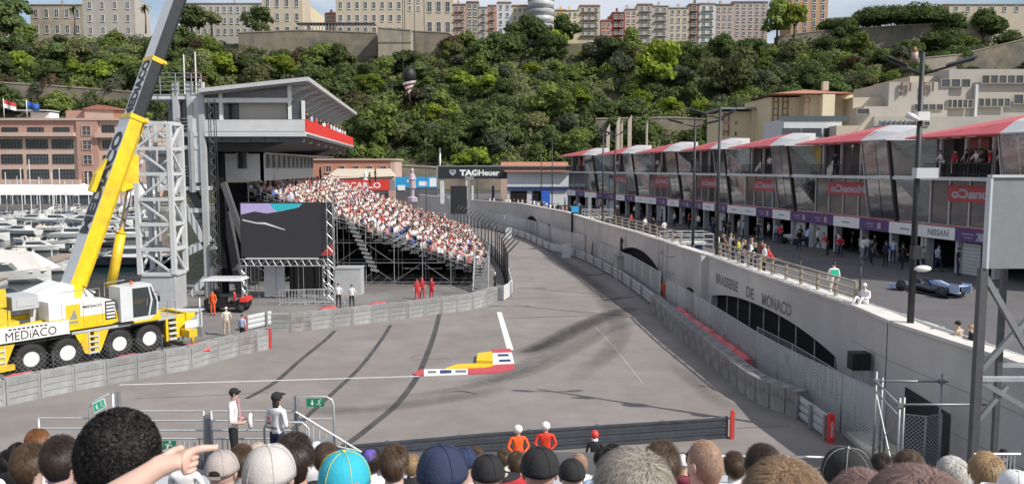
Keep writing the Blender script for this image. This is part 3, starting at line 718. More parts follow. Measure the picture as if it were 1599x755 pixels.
# materials per slot: 0 skin 1 top 2 trousers 3 shoes 4 hair
POSES = {}
def figure(kind, hair='short', sub=1, sleeve=True):
    k = (kind, hair, sub, sleeve)
    if k in POSES: return POSES[k]
    J, zp, yp, lean = pose(kind); me = body_mesh('body_'+kind, J, LIMB, sub)
    hb_ = Vector(J['headb'][0]); hc = Vector((0, hb_.y+.0, hb_.z+.075))
    import bmesh as _b
    n0 = len(me.polygons); mi = []
    segs = [('chest','sh'),('sh','el'),('el','wr'),('wr','ha'),('hip','kn'),('kn','an'),('an','to')]
    A = []
    for a, b in segs:
        for s in 'lr':
            A.append((a if a == 'chest' else a+s, b+s, {'sh':1,'el':1,'wr':(1 if sleeve == 'long' else 0),'ha':0,'kn':2,'an':2,'to':3}[b]))
    A += [('pelvis','waist',2.5),('waist','chest',1),('chest','neck',1.5),('neck','headb',0),('headb','headt',0)]
    for p in me.polygons:
        c = p.center; best = 9; bm_ = 0
        for a, b, m_ in A:
            pa = Vector(J[a][0]); pb = Vector(J[b][0]); ab = pb-pa; t = max(0, min(1, (c-pa).dot(ab)/ab.length_squared)); d = (c-(pa+ab*t)).length
            ra = J[a][1]; ra = ra[0] if isinstance(ra, tuple) else ra; rb = J[b][1]; rb = rb[0] if isinstance(rb, tuple) else rb
            d -= (ra*(1-t)+rb*t)
            if d < best: best = d; bm_ = (m_, t)
        m_, t = bm_
        if m_ == 2.5: m_ = 2 if t < .18 else 1
        if m_ == 1.5: m_ = 0 if t > .62 else 1
        if c.z > hb_.z+.02:
            f = (c-hc)
            if f.z > .055 or (f.y < .02 and f.z > -.04): m_ = 4
        mi.append(int(m_))
    b = MB(); b.v = [tuple(v.co) for v in me.vertices]; b.f = [list(p.vertices) for p in me.polygons]; b.m = mi; b.sm = [True]*n0
    # nose, ears
    b.mi(0).ell(hc+Vector((0,.098,-.015)), (.014,.02,.022), 6, 4); b.ell(hc+Vector((-.08,0,-.01)), (.012,.02,.03), 6, 4); b.ell(hc+Vector((.08,0,-.01)), (.012,.02,.03), 6, 4)
    if hair == 'long': b.mi(4).ell(hc+Vector((0,-.06,-.08)), (.085,.055,.19), 8, 6); b.ell(hc+Vector((0,-.012,.03)), (.096,.105,.09), 10, 6)
    if hair == 'short': b.mi(4).ell(hc+Vector((0,-.014,.035)), (.090,.100,.078), 10, 6)
    if hair == 'cap':
        b.mi(4).ell(hc+Vector((0,-.006,.03)), (.094,.104,.088), 10, 6); b.bx(-.07,.07,.07,.17,hc.z+.025,hc.z+.04)
    if hair == 'helmet': b.mi(4).ell(hc+Vector((0,-.005,.03)), (.135,.15,.145), 12, 8); 
    if kind in ('seat',) and False: pass
    out = b.mesh('person', ['skin','cloth_white','cloth_black','black','hair_dark']); POSES[k] = out; return out
def person(kind, loc, rz, label, top='white', legs='black', hair='hair_dark', skin='skin', hs='short', group=None, sub=1, scale=1., sleeve=True, shoes='black'):
    me = figure(kind, hs, sub, sleeve); o = link('person', me, None, loc, rz); o.scale = (scale,)*3
    for i, m_ in enumerate([skin, 'cloth_'+top, 'cloth_'+legs, shoes, hair]):
        o.material_slots[i].link = 'OBJECT'; o.material_slots[i].material = M[m_]
    return tag(o, label, 'person', group)
# ================================================================ PIT BUILDING
FY = [30,38,48,59,69,81,95,110,125,139,150]; FX = [33.2,31.3,29.2,27.2,25.5,23.2,20.4,17.0,13.3,9.5,6.2]
def fac(px):
    a = (px-CX)/F; lo, hi = 30, 150
    for _ in range(40):
        m = (lo+hi)/2
        if np.interp(m, FY, FX)-a*m > 0: lo = m
        else: hi = m
    return Vector((np.interp(lo, FY, FX), lo))
ZL = 3.3
dm('reflection_red', (.40,.045,.06), .35, var=.2, scale=1.)  # dulled red of the sign reflection put on the pit glass
dm('canopy_red', (.62,.12,.13), .5, var=.12, scale=1.)
def win_mesh(key, w, h, nx=1, ny=1, fr=.06, d=.10, fm='white_paint', pm='pane', sill=False):
    k = ('win', key)
    if k in TXT: return TXT[k]
    b = MB(); b.mi(1).quad((-w/2,-.012,0),(w/2,-.012,0),(w/2,-.012,h),(-w/2,-.012,h)); b.mi(0)
    b.bx(-w/2-fr,-w/2,-d,0,-fr,h+fr); b.bx(w/2,w/2+fr,-d,0,-fr,h+fr); b.bx(-w/2,w/2,-d,0,h,h+fr); b.bx(-w/2,w/2,-d,0,-fr,0)
    for i in range(1, nx): x = -w/2+w*i/nx; b.bx(x-fr*.3,x+fr*.3,-d*.6,0,0,h)
    for j in range(1, ny): z = h*j/ny; b.bx(-w/2,w/2,-d*.5,0,z-fr*.3,z+fr*.3)
    if sill: b.bx(-w/2-fr*2,w/2+fr*2,-d*1.8,0,-fr*2.2,-fr)
    TXT[k] = b.mesh('window', [fm, pm]); return TXT[k]
bay_px = [888, 950, 1013, 1085, 1163, 1272, 1450, 1705]
bay_w = ['farthest', 'second farthest', 'third farthest', 'middle', 'third nearest', 'second nearest', 'nearest']
for i in range(7):
    A = fac(bay_px[i]); B = fac(bay_px[i+1]); L = (B-A).length; e = (B-A).normalized(); rz = atan2(e.y, e.x)
    t = thing('pit_pavilion', f'{bay_w[i]} pit building section with red and white canopy over glazed floors and garages', 'pit building', (A.x, A.y, ZL), rz, 'pit building sections along the pit lane')
    def pt(name, m, fn):
        b = MB(); fn(b); return b.build(name, m, t, world=False)
    Lr = L*.57; Lw = L*.80
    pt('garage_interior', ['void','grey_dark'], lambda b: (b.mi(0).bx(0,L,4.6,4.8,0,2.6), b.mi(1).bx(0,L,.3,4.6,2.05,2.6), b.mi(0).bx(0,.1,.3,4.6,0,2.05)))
    n = 4
    pm = MB().bx(-.11,.11,-.25,.35,0,2.05).mesh('pier', 'grey_paint'); dm_ = MB()
    for k in range(n+1): link('pier', pm, t, (min(L-.17, max(.17, L*k/n)), 0, 0))
    for k in range(n):
        x0 = L*k/n+.16; x1 = L*(k+1)/n-.16
        if (k*3+i) % 4 == 1:
            pt('garage_shutter', 'grey_light' if (i+k) % 2 else 'white_paint', lambda b: [b.bx(x0, x0+(x1-x0)*.55, .05, .12, .22*q+.0, .22*q+.2) for q in range(9)])
        # sign band panels
        mm = 'white_print' if (k+i) % 2 == 0 else 'purple'
        pn = pt('sign_panel', mm, lambda b: b.bx(L*k/n+.02, L*(k+1)/n-.02, -.42, -.25, 2.08, 2.88))
        xc = L*(k+.5)/n
        if mm == 'purple':
            lb = MB(); r_ = random.Random(i*10+k)
            for q in range(5): lb.bx(xc-.9+q*.2, xc-.9+q*.2+.13, -.432, -.425, 2.52, 2.62); lb.bx(xc-.7+q*.14, xc-.7+q*.14+.09, -.432, -.425, 2.32, 2.40)
            lb.build('sign_print', 'lilac', t, world=False)
            if not (i == 5 and k == 3): lb2 = MB(); lb2.bx(xc+.45, xc+.85, -.433, -.427, 2.25, 2.7); lb2.build('sign_print', 'lilac', t, world=False)
        elif not (i == 6 and k == 0):
            lb = MB(); lb.bx(xc-.5, xc+.5, -.433, -.427, 2.42, 2.52); lb.build('sign_print', 'grey_mid' if k % 2 else 'sky_blue', t, world=False)
    pt('floor_slab', 'grey_light', lambda b: (b.bx(0,L,-.3,5,2.9,3.02), b.bx(0,L-.02,-.95,5,5.9,6.12)))
    pt('slab_lip', 'red_faded', lambda b: b.bx(0,L*.99,-.36,-.3,2.92,3.0))
    # dark back walls for both floors
    pt('back_wall', 'grey_mid', lambda b: (b.bx(0,L,4.2,4.4,3.02,5.9), b.bx(0,L,3.6,3.8,6.12,8.8), b.bx(-.05,.05,.4,4.4,3.02,8.8)))
    # first floor glass with mullions, left part
    gm = MB().quad((0,0,0),(Lr/4-.1,0,0),(Lr/4-.1,0,2.8),(0,0,2.8)).mesh('glass_pane', 'glass_dim')
    mu = MB().bx(-.06,.06,-.08,.08,0,2.86).mesh('mullion', 'steel')
    for k in range(4):
        link('glass_pane', gm, t, (.3+Lr*k/4+.05, -.05, 3.05)); link('mullion', mu, t, (.3+Lr*k/4, -.05, 3.03))
    # reflection of a red sign in the glass, built as panel and reversed letters
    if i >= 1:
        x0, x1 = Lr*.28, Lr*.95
        pt('sign_reflection', 'reflection_red', lambda b: b.bx(x0, x1, -.16, -.11, 4.55, 5.6))
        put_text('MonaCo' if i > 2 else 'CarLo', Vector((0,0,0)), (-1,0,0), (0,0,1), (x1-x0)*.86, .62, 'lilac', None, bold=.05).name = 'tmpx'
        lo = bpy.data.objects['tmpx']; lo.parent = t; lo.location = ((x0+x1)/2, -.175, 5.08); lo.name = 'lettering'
    # upper terrace: columns, glass set back, railing
    um = MB().bx(-.09,.09,-.09,.09,0,2.7).mesh('column', 'grey_light'); gp = MB().quad((0,0,0),(Lr/3-.2,0,0),(Lr/3-.2,0,2.6),(0,0,2.6)).mesh('glass_pane', 'glass_dim')
    for k in range(4): link('column', um, t, (.35+(Lr-.2)*k/3, .5, 6.12))
    for k in range(3): link('glass_pane', gp, t, (.4+Lr*k/3, 1.4, 6.14))
    rb = MB(); rb.bx(.1,Lr,-.55,-.5,6.95,7.0); rb.bx(.1,Lr,-.55,-.5,6.3,6.33)
    x = .1
    while x < Lr: rb.bx(x,x+.03,-.55,-.52,6.12,6.95); x += .22
    rb.build('terrace_railing', 'steel_dark', t, world=False)
    # right part: outward leaning reflecting glass, three leaves per floor
    def lean(x0, x1, w0, w1, y0, y1, m):
        b = MB(); b.extr([(x0,y0,w0),(x1,y0,w0),(x1,y1,w1),(x0,y1,w1)], (0,.06,0)); return b.build('leaning_glass', m, t, world=False)
    yb, ym, yt_ = -.3, -.75, -1.2
    xs = [Lr+.1, Lr+(Lw-Lr)*.5, Lw]
    for k in range(2):
        lean(xs[k]+.04, xs[k+1]-.04, 3.02, 5.88, yb, ym, 'mirror_glass'); lean(xs[k]+.04, xs[k+1]-.04, 6.14, 8.75, ym-.05, yt_, 'mirror_glass')
    for w0, w1, y0, y1, m_ in ((3.02,5.88,yb,ym,'mirror_glass'),(6.14,8.6,ym-.05,yt_,'mirror_glass')):
        b = MB(); b.extr([(Lw+.24,y0,w0),(L-.05,.55,w0),(L-.05,.5,w1),(Lw+.24,y1,w1)],(.02,.05,0)); b.build('leaning_glass', m_, t, world=False)
    rk = random.Random(i)
    for k in range(5): x = Lr*(k+.3)/5; ww = rk.uniform(.5,1.3); hh = rk.uniform(1.0,2.4); w0 = rk.choice([3.04,6.14]); pt('interior_panel', rk.choice(['grey_light','cream_grey','white_roof','grey_paint']), lambda b: b.bx(x, x+ww, 1.9, 2.0, w0, w0+hh))
    for x, w in ((Lw+.12, .20),): b = MB(); b.beam((x, yb-.1, 2.95), (x, yt_-.15, 8.8), w, .2, up=(0,1,0)); b.build('leaning_pillar', 'charcoal', t, world=False)
    b = MB(); b.beam((Lr+.05, yb-.05, 2.95), (Lr+.05, yt_, 8.8), .08, .12, up=(0,1,0)); b.build('leaning_pillar', 'steel', t, world=False)
    # canopy: tapering sloping fascia, red then white
    def can(x0, x1, h0, h1, m, D0=3.9, D1=3.9):
        b = MB(); prof = lambda h, D: [(-1.9, 8.60), (-1.9, 8.68), (-.9, 8.70+h*.62), (.4, 8.72+h), (D, 8.72+h), (D, 8.60)]
        b.loft([[Vector((x0, y, z)) for y, z in prof(h0, D0)], [Vector((x1, y, z)) for y, z in prof(h1, D1)]]); return b.build('canopy', m, t, world=False)
    can(-.15, L*.64, .35, 1.1, 'canopy_red', 2.6, 2.6); can(L*.643, L*.74, 1.09, .95, 'white_roof', 2.6, 1.4); can(L*.743, L*.85, .95, .75, 'white_roof', 1.4, .45)
    if i in (5,): put_text('/', Vector((0,0,0)), (1,0,0), (0,.7,.7), .5, .45, 'red_bright', None).name = 'tmpx'; lo = bpy.data.objects['tmpx']; lo.parent = t; lo.location = (L*.72, -1.72, 9.1); lo.name = 'emblem'
    pt('soffit_lamp', 'white_print', lambda b: [b.bx(Lr*.3+q*1.2, Lr*.3+q*1.2+.7, -1.2, -1.1, 8.55, 8.61) for q in range(3)])
    if i == 6:
        c = (L*.125, -.44, 2.48)
        for body, xx, w, h, zc, m_ in (('NISSAN', L*.125, 1.9, .42, 2.48, 'grey_mid'), ('22', L*.375+.55, .62, .5, 2.46, 'lilac')):
            lo = put_text(body, (0,0,0), (1,0,0), (0,0,1), w, h, m_); lo.parent = t; lo.location = (xx, -.437, zc)

# ---------------------------------------------------------------- gantry and low buildings at the far end
gt = thing('start_gantry', 'dark sponsor gantry with white lettering spanning the road far ahead', 'gantry', (-10,150,ZL))
def part(t, name, m, fn): b = MB(); fn(b); return b.build(name, m, t)
Yg = 150.
a = P(684,260,Yg); b_ = P(800,282,Yg); zt = a.z; zb = P(700,279,Yg).z
part(gt, 'board', 'charcoal', lambda b: b.bx(a.x, P(893,270,Yg).x, Yg, Yg+1.5, zb, zt))
part(gt, 'frame', 'grey_mid', lambda b: (b.bx(a.x-.3, P(893,270,Yg).x+.3, Yg-.1, Yg+1.6, zt+.02, zt+.2), b.bx(a.x-.3,a.x-.02,Yg-.1,Yg+1.6,zb,zt)))
for px in (690, 730, 820, 890): part(gt, 'leg', 'grey_light', lambda b: b.bx(P(px,270,Yg).x-.35, P(px,270,Yg).x+.35, Yg+.2, Yg+1.2, ZL, zb))
c = P(750,268,Yg); put_text('TAG', (P(731,0,Yg).x, Yg-.02, (zt+zb)/2), (1,0,0), (0,0,1), P(746,0,Yg).x-P(716,0,Yg).x, 1.15, 'white_print', gt, bold=.06)
put_text('Heuer', (P(763,0,Yg).x, Yg-.02, (zt+zb)/2), (1,0,0), (0,0,1), P(780,0,Yg).x-P(747,0,Yg).x, 1.1, 'white_print', gt, bold=.03)
xs_ = P(705,0,Yg).x; part(gt, 'shield_emblem', 'lilac', lambda b: b.extr([(xs_-.6,Yg-.02,zt-.6),(xs_-.6,Yg-.02,zb+1.1),(xs_,Yg-.02,zb+.55),(xs_+.6,Yg-.02,zb+1.1),(xs_+.6,Yg-.02,zt-.6)], (0,.02,0)))
part(gt, 'shield_bar', 'green_sign', lambda b: b.bx(xs_-.35, xs_+.35, Yg-.04, Yg-.022, zb+1.2, zb+1.5))
for px, w, h, m_ in ((709,5,24,'white_paint'), (722,2,28,'grey_light'), (738,3,26,'white_paint'), (770,4,20,'blue_dark')):
    o = MB(); v = P(px,300,Yg+8); o.box((v.x, v.y, ZL+1.5), (w*.12, .5, 3.4)); o.bx(v.x-w*.1,v.x+w*.1,v.y-.4,v.y+.4,ZL,ZL+.2)
    tag(o.build('banner_totem', m_), f'upright {"white" if m_=="white_paint" else "dark blue" if m_=="blue_dark" else "thin grey"} panel {w*2} steps wide under the gantry'.replace(f' {w*2} steps wide', {5:' at the left', 2:' between two white panels', 3:' right of the others', 4:' before the garages'}[w]), 'banner', 'upright panels under the gantry')
def lowbuild(name, label, px0, px1, pyt, Y, dep, zb, m, cat='building'):
    t = thing(name, label, cat, (P(px0,262,Y).x, Y, zb)); x0 = P(px0,262,Y).x; x1 = P(px1,262,Y).x; z1 = P((px0+px1)/2, pyt, Y).z
    part(t, 'wall', m, lambda b: b.bx(x0, x1, Y, Y+dep, zb, z1)); return t, x0, x1, z1
t, x0, x1, z1 = lowbuild('low_building', 'long salmon pink two storey building behind the grandstand crowd', 470, 616, 250, 185, 12, 0, 'salmon')
part(t, 'cornice', 'pink_light', lambda b: (b.bx(x0-.3, x1+.4, 184.6, 197.4, z1, z1+.35), b.bx(x1-1, x1+.05, 184.9, 197, 0, z1)))
wm = win_mesh('salmon', 1.15, 1.3, 2, 1, .13, .15, 'pink_light', sill=True)
for k, px in enumerate((513, 534, 556, 577, 599)): link('window', wm, t, (P(px,262,185).x-x0, -.01, P(px,268,185).z))
t, x0, x1, z1 = lowbuild('low_building', 'low pink annexe with beige roof in front of the salmon building', 505, 616, 275, 172, 8, 0, 'pink_light'); part(t, 'roof', 'cream', lambda b: b.extr([(x0,172-.5,z1-.6),(x1,172-.5,z1),(x1-2,176,z1+1.6),(x0+2,176,z1+1.6)], (0,3.5,0)))
ct = thing('red_banner_wall', 'long red hoarding with white CARLO lettering above the grandstand crowd', 'hoarding', (P(500,262,168).x, 168, 0))
za, zb2 = P(550,281,168).z, P(550,297,168).z
part(ct, 'board', 'red_bright', lambda b: b.bx(P(480,262,168).x, P(608,262,168).x, 168, 168.4, zb2, za)); part(ct, 'support', 'grey_dark', lambda b: b.bx(P(480,262,168).x, P(606,262,168).x, 168.1, 168.3, 3.3, zb2))
put_text('MONTE CARLO', (P(541,262,168).x+.2, 167.97, (za+zb2)/2), (1,0,0), (0,0,1), P(593,262,168).x-P(490,262,168).x, 1.25, 'white_print', ct, bold=.03)
part(ct, 'end_board', 'grey_mid', lambda b: b.bx(P(608.5,262,168).x, P(616,262,168).x, 168, 168.4, zb2, za))
bt = thing('blue_banner_wall', 'bright blue hoarding with white marks left of the dark gantry', 'hoarding', (P(616,262,166).x, 166, 0))
za, zb2 = P(650,276,166).z, P(650,293,166).z
part(bt, 'board', 'sky_blue', lambda b: b.bx(P(617,262,166).x, P(682,262,166).x, 166, 166.3, zb2, za)); part(bt, 'support', 'grey_dark', lambda b: b.bx(P(617,262,166).x, P(682,262,166).x, 166.1, 166.2, 3.3, zb2))
for px0, px1, y0, y1 in ((617,629,289,297),(651,664,283,290),(668,679,278,291),(632,640,281,284)):
    part(bt, 'printed_mark', 'white_print', lambda b: b.bx(P(px0,0,166).x, P(px1,0,166).x, 165.96, 165.99, P(px0,y1,166).z, P(px0,y0,166).z))
# white kiosk / arch figures
for px, y0, w, m_, lb in ((644,262,1.3,'lilac','pale slender monument standing in front of the blue hoarding'), (571,266,.7,'white_paint','small white statue on the low pink annexe roof')):
    b = MB(); v = P(px, 300, 160 if px == 644 else 171.); zt = P(px, y0, v.y).z; zb_ = 3.3 if px == 644 else P(px,281,v.y).z
    b.loft([[Vector((v.x+cos(k)*w*f, v.y+sin(k)*w*f, zb_+(zt-zb_)*h)) for k in np.linspace(0, 2*pi, 9)[:-1]] for f, h in ((.8,0),(.8,.12),(.3,.16),(.3,.35),(.55,.40),(.5,.62),(.62,.66),(.4,.8),(.22,.84),(.28,.93),(.1,1))]); tag(b.build('monument', m_), lb, 'monument')
t, x0, x1, z1 = lowbuild('low_building', 'low garages with blue fascia left of the pit building', 792, 888, 268, 146, 9, ZL, 'grey_light')
part(t, 'fascia', 'blue_dark', lambda b: b.bx(x0, x1, 145.6, 145.95, ZL+2.7, ZL+3.3)); part(t, 'doorway', 'void', lambda b: [b.bx(x0+.6+k*4, x0+3.6+k*4, 145.9, 145.99, ZL, ZL+2.5) for k in range(2)])
part(t, 'blue_panel', 'blue', lambda b: b.bx(P(846,0,146).x, P(860,0,146).x, 145.6, 145.98, ZL, ZL+2.6)); part(t, 'roof', 'salmon', lambda b: b.bx(x0-.5, x1+.5, 144.8, 156, z1, z1+.25))
t, x0, x1, z1 = lowbuild('low_building', 'low terracotta roofed building just beyond the dark gantry', 782, 888, 262, 160, 9, ZL, 'pink_light'); part(t, 'roof', 'tile', lambda b: b.extr([(x0,159,z1),(x1,159,z1),(x1,163,z1+1.2),(x0,163,z1+1.2)], (0,6,0)))
for px, Y, lb in ((716,128,'dark boxed video screen standing on the far wall end'), (905,96,'dark video screen tower on the wall beside the straight')):
    t = thing('trackside_screen', lb, 'screen', (P(px,262,Y).x, Y, 2.)); x = P(px,262,Y).x; h = P(px, 290 if px == 716 else 321, Y).z; w = 2.6 if px == 716 else 1.9
    part(t, 'cabinet', 'charcoal', lambda b: b.bx(x-w/2, x+w/2, Y, Y+.6, h-4.5 if px == 716 else 1.0, h)); part(t, 'mast', 'steel_dull', lambda b: (b.bx(x+w/2+.1,x+w/2+.5,Y,Y+.5,0,h+1.), b.bx(x+w/2-.3,x+w/2+1.1,Y,Y+.5,h+1.,h+1.5)))
    if px == 905: part(t, 'lit_panel', 'sky_blue', lambda b: b.bx(x-w/2, x-w/2+.9, Y-.03, Y-.005, h-.8, h-.05))

# ================================================================ BUILDINGS
def facade(t, x0, x1, z0, z1, Y, floors, cols, key, ww, wh, rng=None, nx=2, ny=2, fm='white_paint', skip=None, sill=True, fr=.1, d=.15, off=(0,0,0), margin=.5, pm='pane'):
    me = win_mesh(key, ww, wh, nx, ny, fr, d, fm, pm, sill)
    for f in range(floors):
        for c in range(cols):
            if skip and skip(f, c): continue
            x = x0+margin+(x1-x0-2*margin)*(c+.5)/cols; z = z0+(z1-z0)*(f+.22)/floors
            link('window', me, t, (x-t.location.x, Y-t.location.y-.01, z-t.location.z))
def hbuild(label, px0, px1, pyt, Y, m, floors, cols, dep=14, zb=None, roof='tile', ww=1.1, wh=1.7, fm='white_paint', cat='building', shutters=False, rh=1.2, ny=2, balc=False, side=True):
    x0 = P(px0, 262, Y).x; x1 = P(px1, 262, Y).x; zt = P((px0+px1)/2, pyt, Y).z; zb = zb if zb is not None else 60
    t = thing('town_house' if x1-x0 < 16 else 'town_building', label, cat, (x0, Y, zb))
    part(t, 'wall', m, lambda b: b.bx(x0, x1, Y, Y+dep, zb, zt))
    part(t, 'cornice', 'stone_light', lambda b: b.bx(x0+.01, x1-.01, Y-.3, Y+dep, zt, zt+.3))
    if roof: part(t, 'roof', roof, lambda b: b.loft([[Vector((x0,Y-.4,zt+.3)),Vector((x1,Y-.4,zt+.3)),Vector((x1,Y+dep,zt+.3)),Vector((x0,Y+dep,zt+.3))], [Vector((x0+.6,Y+dep*.4,zt+.3+rh)),Vector((x1-.6,Y+dep*.4,zt+.3+rh)),Vector((x1-.6,Y+dep*.6,zt+.3+rh)),Vector((x0+.6,Y+dep*.6,zt+.3+rh))]]))
    sh = (zt-(64 if x1-x0 > 8.5 and Y == RY else zt-floors*3.15))/floors; z0 = zt-floors*sh
    if sh > 4: wh = sh*.5; ww = min(1.7, wh*.5)
    facade(t, x0, x1, z0, zt, Y, floors, cols, (ww, wh, fm, ny), ww, wh, fm=fm, margin=.3, ny=ny)
    rr = random.Random(int(px0))
    if rr.random() < .7: part(t, 'chimney', m, lambda b: b.box((x0+(x1-x0)*rr.uniform(.2,.8), Y+3, zt+1.2), (.9,.9,2.2)))
    if balc:
        for f in range(floors): part(t, 'balcony', 'stone_light', lambda b: (b.bx(x0+.8, x1-.8, Y-.9, Y, z0+f*3.15+.35, z0+f*3.15+.5), b.bx(x0+.8, x1-.8, Y-.9, Y-.86, z0+f*3.15+1.2, z0+f*3.15+1.25), [b.bx(x0+.8+q*.5, x0+.84+q*.5, Y-.9, Y-.86, z0+f*3.15+.5, z0+f*3.15+1.2) for q in range(int((x1-x0-1.6)/.5))]))
    return t
RY = 338
hb_ = [
 ('broad beige villa at the far left of the hilltop', 60, 141, 8, 'stone_light', 2, 5, 14, None, 1.3, 1.9, False),
 ('taller beige villa block with three storeys beside the crane boom', 141, 221, -2, 'cream_grey', 3, 4, 14, None, 1.5, 2.1, False),
 ('wide beige institute building left of the stone rampart', 291, 416, 6, 'cream_grey', 3, 12, 14, None, 1.0, 1.8, False),
 ('beige building with arched upper storey above the rampart', 416, 478, -6, 'cream', 3, 4, 14, None, 1.3, 2.2, False),
 ('big cream museum block with rows of tall windows', 529, 634, -22, 'cream', 4, 8, 16, None, 1.1, 2.1, False),
 ('cream tower with narrow windows right of the museum block', 635, 664, -30, 'cream', 4, 2, 12, None, .9, 1.6, False),
 ('ornate cream chapel block with three tall windows', 665, 709, -6, 'cream', 2, 3, 12, None, 1.4, 3.0, False),
 ('narrow house with red balconies and white awning', 709, 729, 8, 'pink_wall', 4, 2, 10, 'tile', 1.2, 1.7, True),
 ('dusky beige house with brown roof beside the red balconies', 729, 749, 4, 'stone_light', 4, 2, 10, 'tile', 1.1, 1.7, False),
 ('low grey cream house between two taller ones', 749, 762, 12, 'cream_grey', 4, 1, 10, None, 1.2, 1.7, True),
 ('thin brick coloured house with white balconies', 762, 776, 9, 'salmon', 4, 1, 10, None, 1.4, 1.8, True),
 ('white plastered house left of the scaffolded tower', 776, 799, 5, 'grey_light', 4, 2, 10, 'tile', 1.0, 1.6, False),
 ('ochre house partly behind the scaffolded tower', 799, 824, 10, 'cream_yellow', 4, 3, 10, 'tile', 1.0, 1.6, False),
 ('bright yellow house right of the scaffolded tower', 865, 883, 17, 'yellow_wall', 3, 2, 10, 'tile', 1.0, 1.6, False),
 ('pale cream house between the yellow and the tan houses', 883, 902, 17, 'cream_yellow', 3, 2, 10, None, 1.0, 1.6, False),
 ('tall tan house with four balconies', 902, 935, 10, 'cream', 4, 3, 10, 'tile', 1.1, 1.8, True),
 ('low pink house with orange roof beside the dark red house', 936, 953, 33, 'salmon', 2, 2, 10, 'tile', 1.0, 1.6, False),
 ('dark red house with white balconies', 953, 973, 20, 'maroon_wall', 4, 2, 10, None, 1.2, 1.7, True),
 ('peach house behind the dark red house', 973, 992, 15, 'pink_light', 3, 2, 12, None, 1.0, 1.6, False),
 ('tall grey cream house with three balconies, first of the pair', 992, 1016, 8, 'cream_grey', 5, 2, 10, 'tile', 1.1, 1.7, True),
 ('tall grey cream house with curved balconies, second of the pair', 1016, 1040, 10, 'cream_grey', 5, 2, 10, None, 1.1, 1.7, True),
 ('sandy house with plain windows and flat top', 1040, 1071, 13, 'cream', 4, 3, 10, None, 1.0, 1.6, False),
 ('narrow brown fronted house with white balconies', 1071, 1087, 7, 'brown_wall', 5, 1, 10, None, 1.6, 1.8, True),
 ('pale grey house with three iron balconies', 1087, 1112, 7, 'grey_light', 5, 2, 10, 'tile', 1.2, 1.7, True),
 ('pinkish grey block with small windows, left half', 1112, 1140, 8, 'pink_pale', 4, 3, 12, 'tile', .9, 1.4, False),
 ('long pinkish grey block with small windows ending the terrace', 1140, 1192, 4, 'pink_pale', 5, 5, 12, 'tile', .9, 1.4, False),
 ('orange stone tower block rising behind the bright green tree', 1228, 1284, -6, 'orange_stone', 5, 4, 14, None, 1.3, 2.2, False),
]
dm('yellow_wall', (.62,.47,.14), .85); dm('maroon_wall', (.26,.055,.05), .85); dm('brown_wall', (.22,.13,.10), .85); dm('pink_pale', (.42,.345,.31), .85, var=.1); dm('orange_stone', (.46,.29,.18), .85, var=.15)
for lb, a0, a1, yt0, m_, fl, cn, dep, rf, ww, wh, bal in hb_: hbuild(lb, a0, a1, yt0, RY, m_, fl, cn, dep, zb=58, roof=rf, ww=ww, wh=wh, balc=bal)
t = hbuild('low tan palace building at the top right skyline', 1470, 1640, 8, 330, 'cream', 1, 9, 14, zb=58, ww=1.3, wh=1.8); 
t = hbuild('orange roofed building between museum and villas', 512, 529, 22, 352, 'salmon', 2, 2, 10, zb=58)
# receding side wing of the institute
t = thing('town_building', 'long bright wing of the institute receding behind the stone rampart', 'building', (P(478,262,RY).x, RY, 58)); x0 = P(478,262,RY).x
dwx = P(511, 262, 390).x
part(t, 'wall', 'cream_yellow', lambda b: b.extr([(x0+.05,RY+.1,58),(dwx,390,58),(dwx,390,P(511,27,390).z),(x0+.05,RY+.1,P(478,0,RY).z)], (-8,0,0)))
for k in range(9):
    f = (k+.5)/9; x = x0+(dwx-x0)*f; y = RY+.1+(390-RY)*f; rz = atan2(390-RY, dwx-x0)
    for z in (66.5, 70.5, 74.3): o = link('window', win_mesh('wing', 1.2, 2., 2, 2, .1, .15), t, (x-t.location.x+.03, y-t.location.y, z-58), rz)
# scaffold wrapped tower
dm('netting', (.34,.345,.35), .9, var=.15, scale=1.)
t = thing('wrapped_tower', 'round tower wrapped in grey scaffold netting', 'tower', (P(844,262,334).x, 334, 58)); x0 = P(844,262,334).x
for k in range(7):
    part(t, 'netting_band', 'grey_paint' if k % 2 else 'netting', lambda b: b.tube([(x0,336,60+k*3),(x0,336,62.8+k*3)], 5.3+.1*(k % 2), 14))
part(t, 'scaffold_deck', 'steel_dull', lambda b: [b.tube([(x0,336,59.8+k*3),(x0,336,59.95+k*3)], 5.6, 14) for k in range(7)])
# ramparts
def rampart(label, pts, Y, th=4, m='stone', zdrop=16):
    t = thing('rampart', label, 'wall', (P(pts[0][0],262,Y).x, Y, 40)); b = MB(); 
    tops = [P(px, py, Y) for px, py in pts]
    b.extr([(v.x, Y, v.z) for v in tops]+[(tops[-1].x, Y, tops[-1].z-zdrop), (tops[0].x, Y, tops[0].z-zdrop)], (0, th, 0)); b.build('wall', m, t)
    c = MB()
    for i in range(len(tops)-1): c.beam((tops[i].x, Y+th/2-.0, tops[i].z+.2), (tops[i+1].x, Y+th/2, tops[i+1].z+.2), th+.4, .4)
    c.build('coping', 'stone_light', t); return t
rampart('long stone rampart below the beige institute on the left', [(372,52),(470,48),(588,52)], 322, zdrop=15)
part(rampart('pale stone bastion corner beside the rampart', [(590,44),(641,48)], 315, 8, 'stone_light', 20), 'string_course', 'stone', lambda b: b.bx(P(590,0,315).x-.1, P(641,0,315).x+.1, 314.8, 315, 58, 58.5))
rampart('stone parapet below the chapel and houses', [(641,49),(700,52),(712,60)], 326, 3, 'stone', 12)
rampart('stone wall under the umbrella pines', [(1215,58),(1270,50),(1385,42),(1462,38)], 326, 5, 'stone', 14)
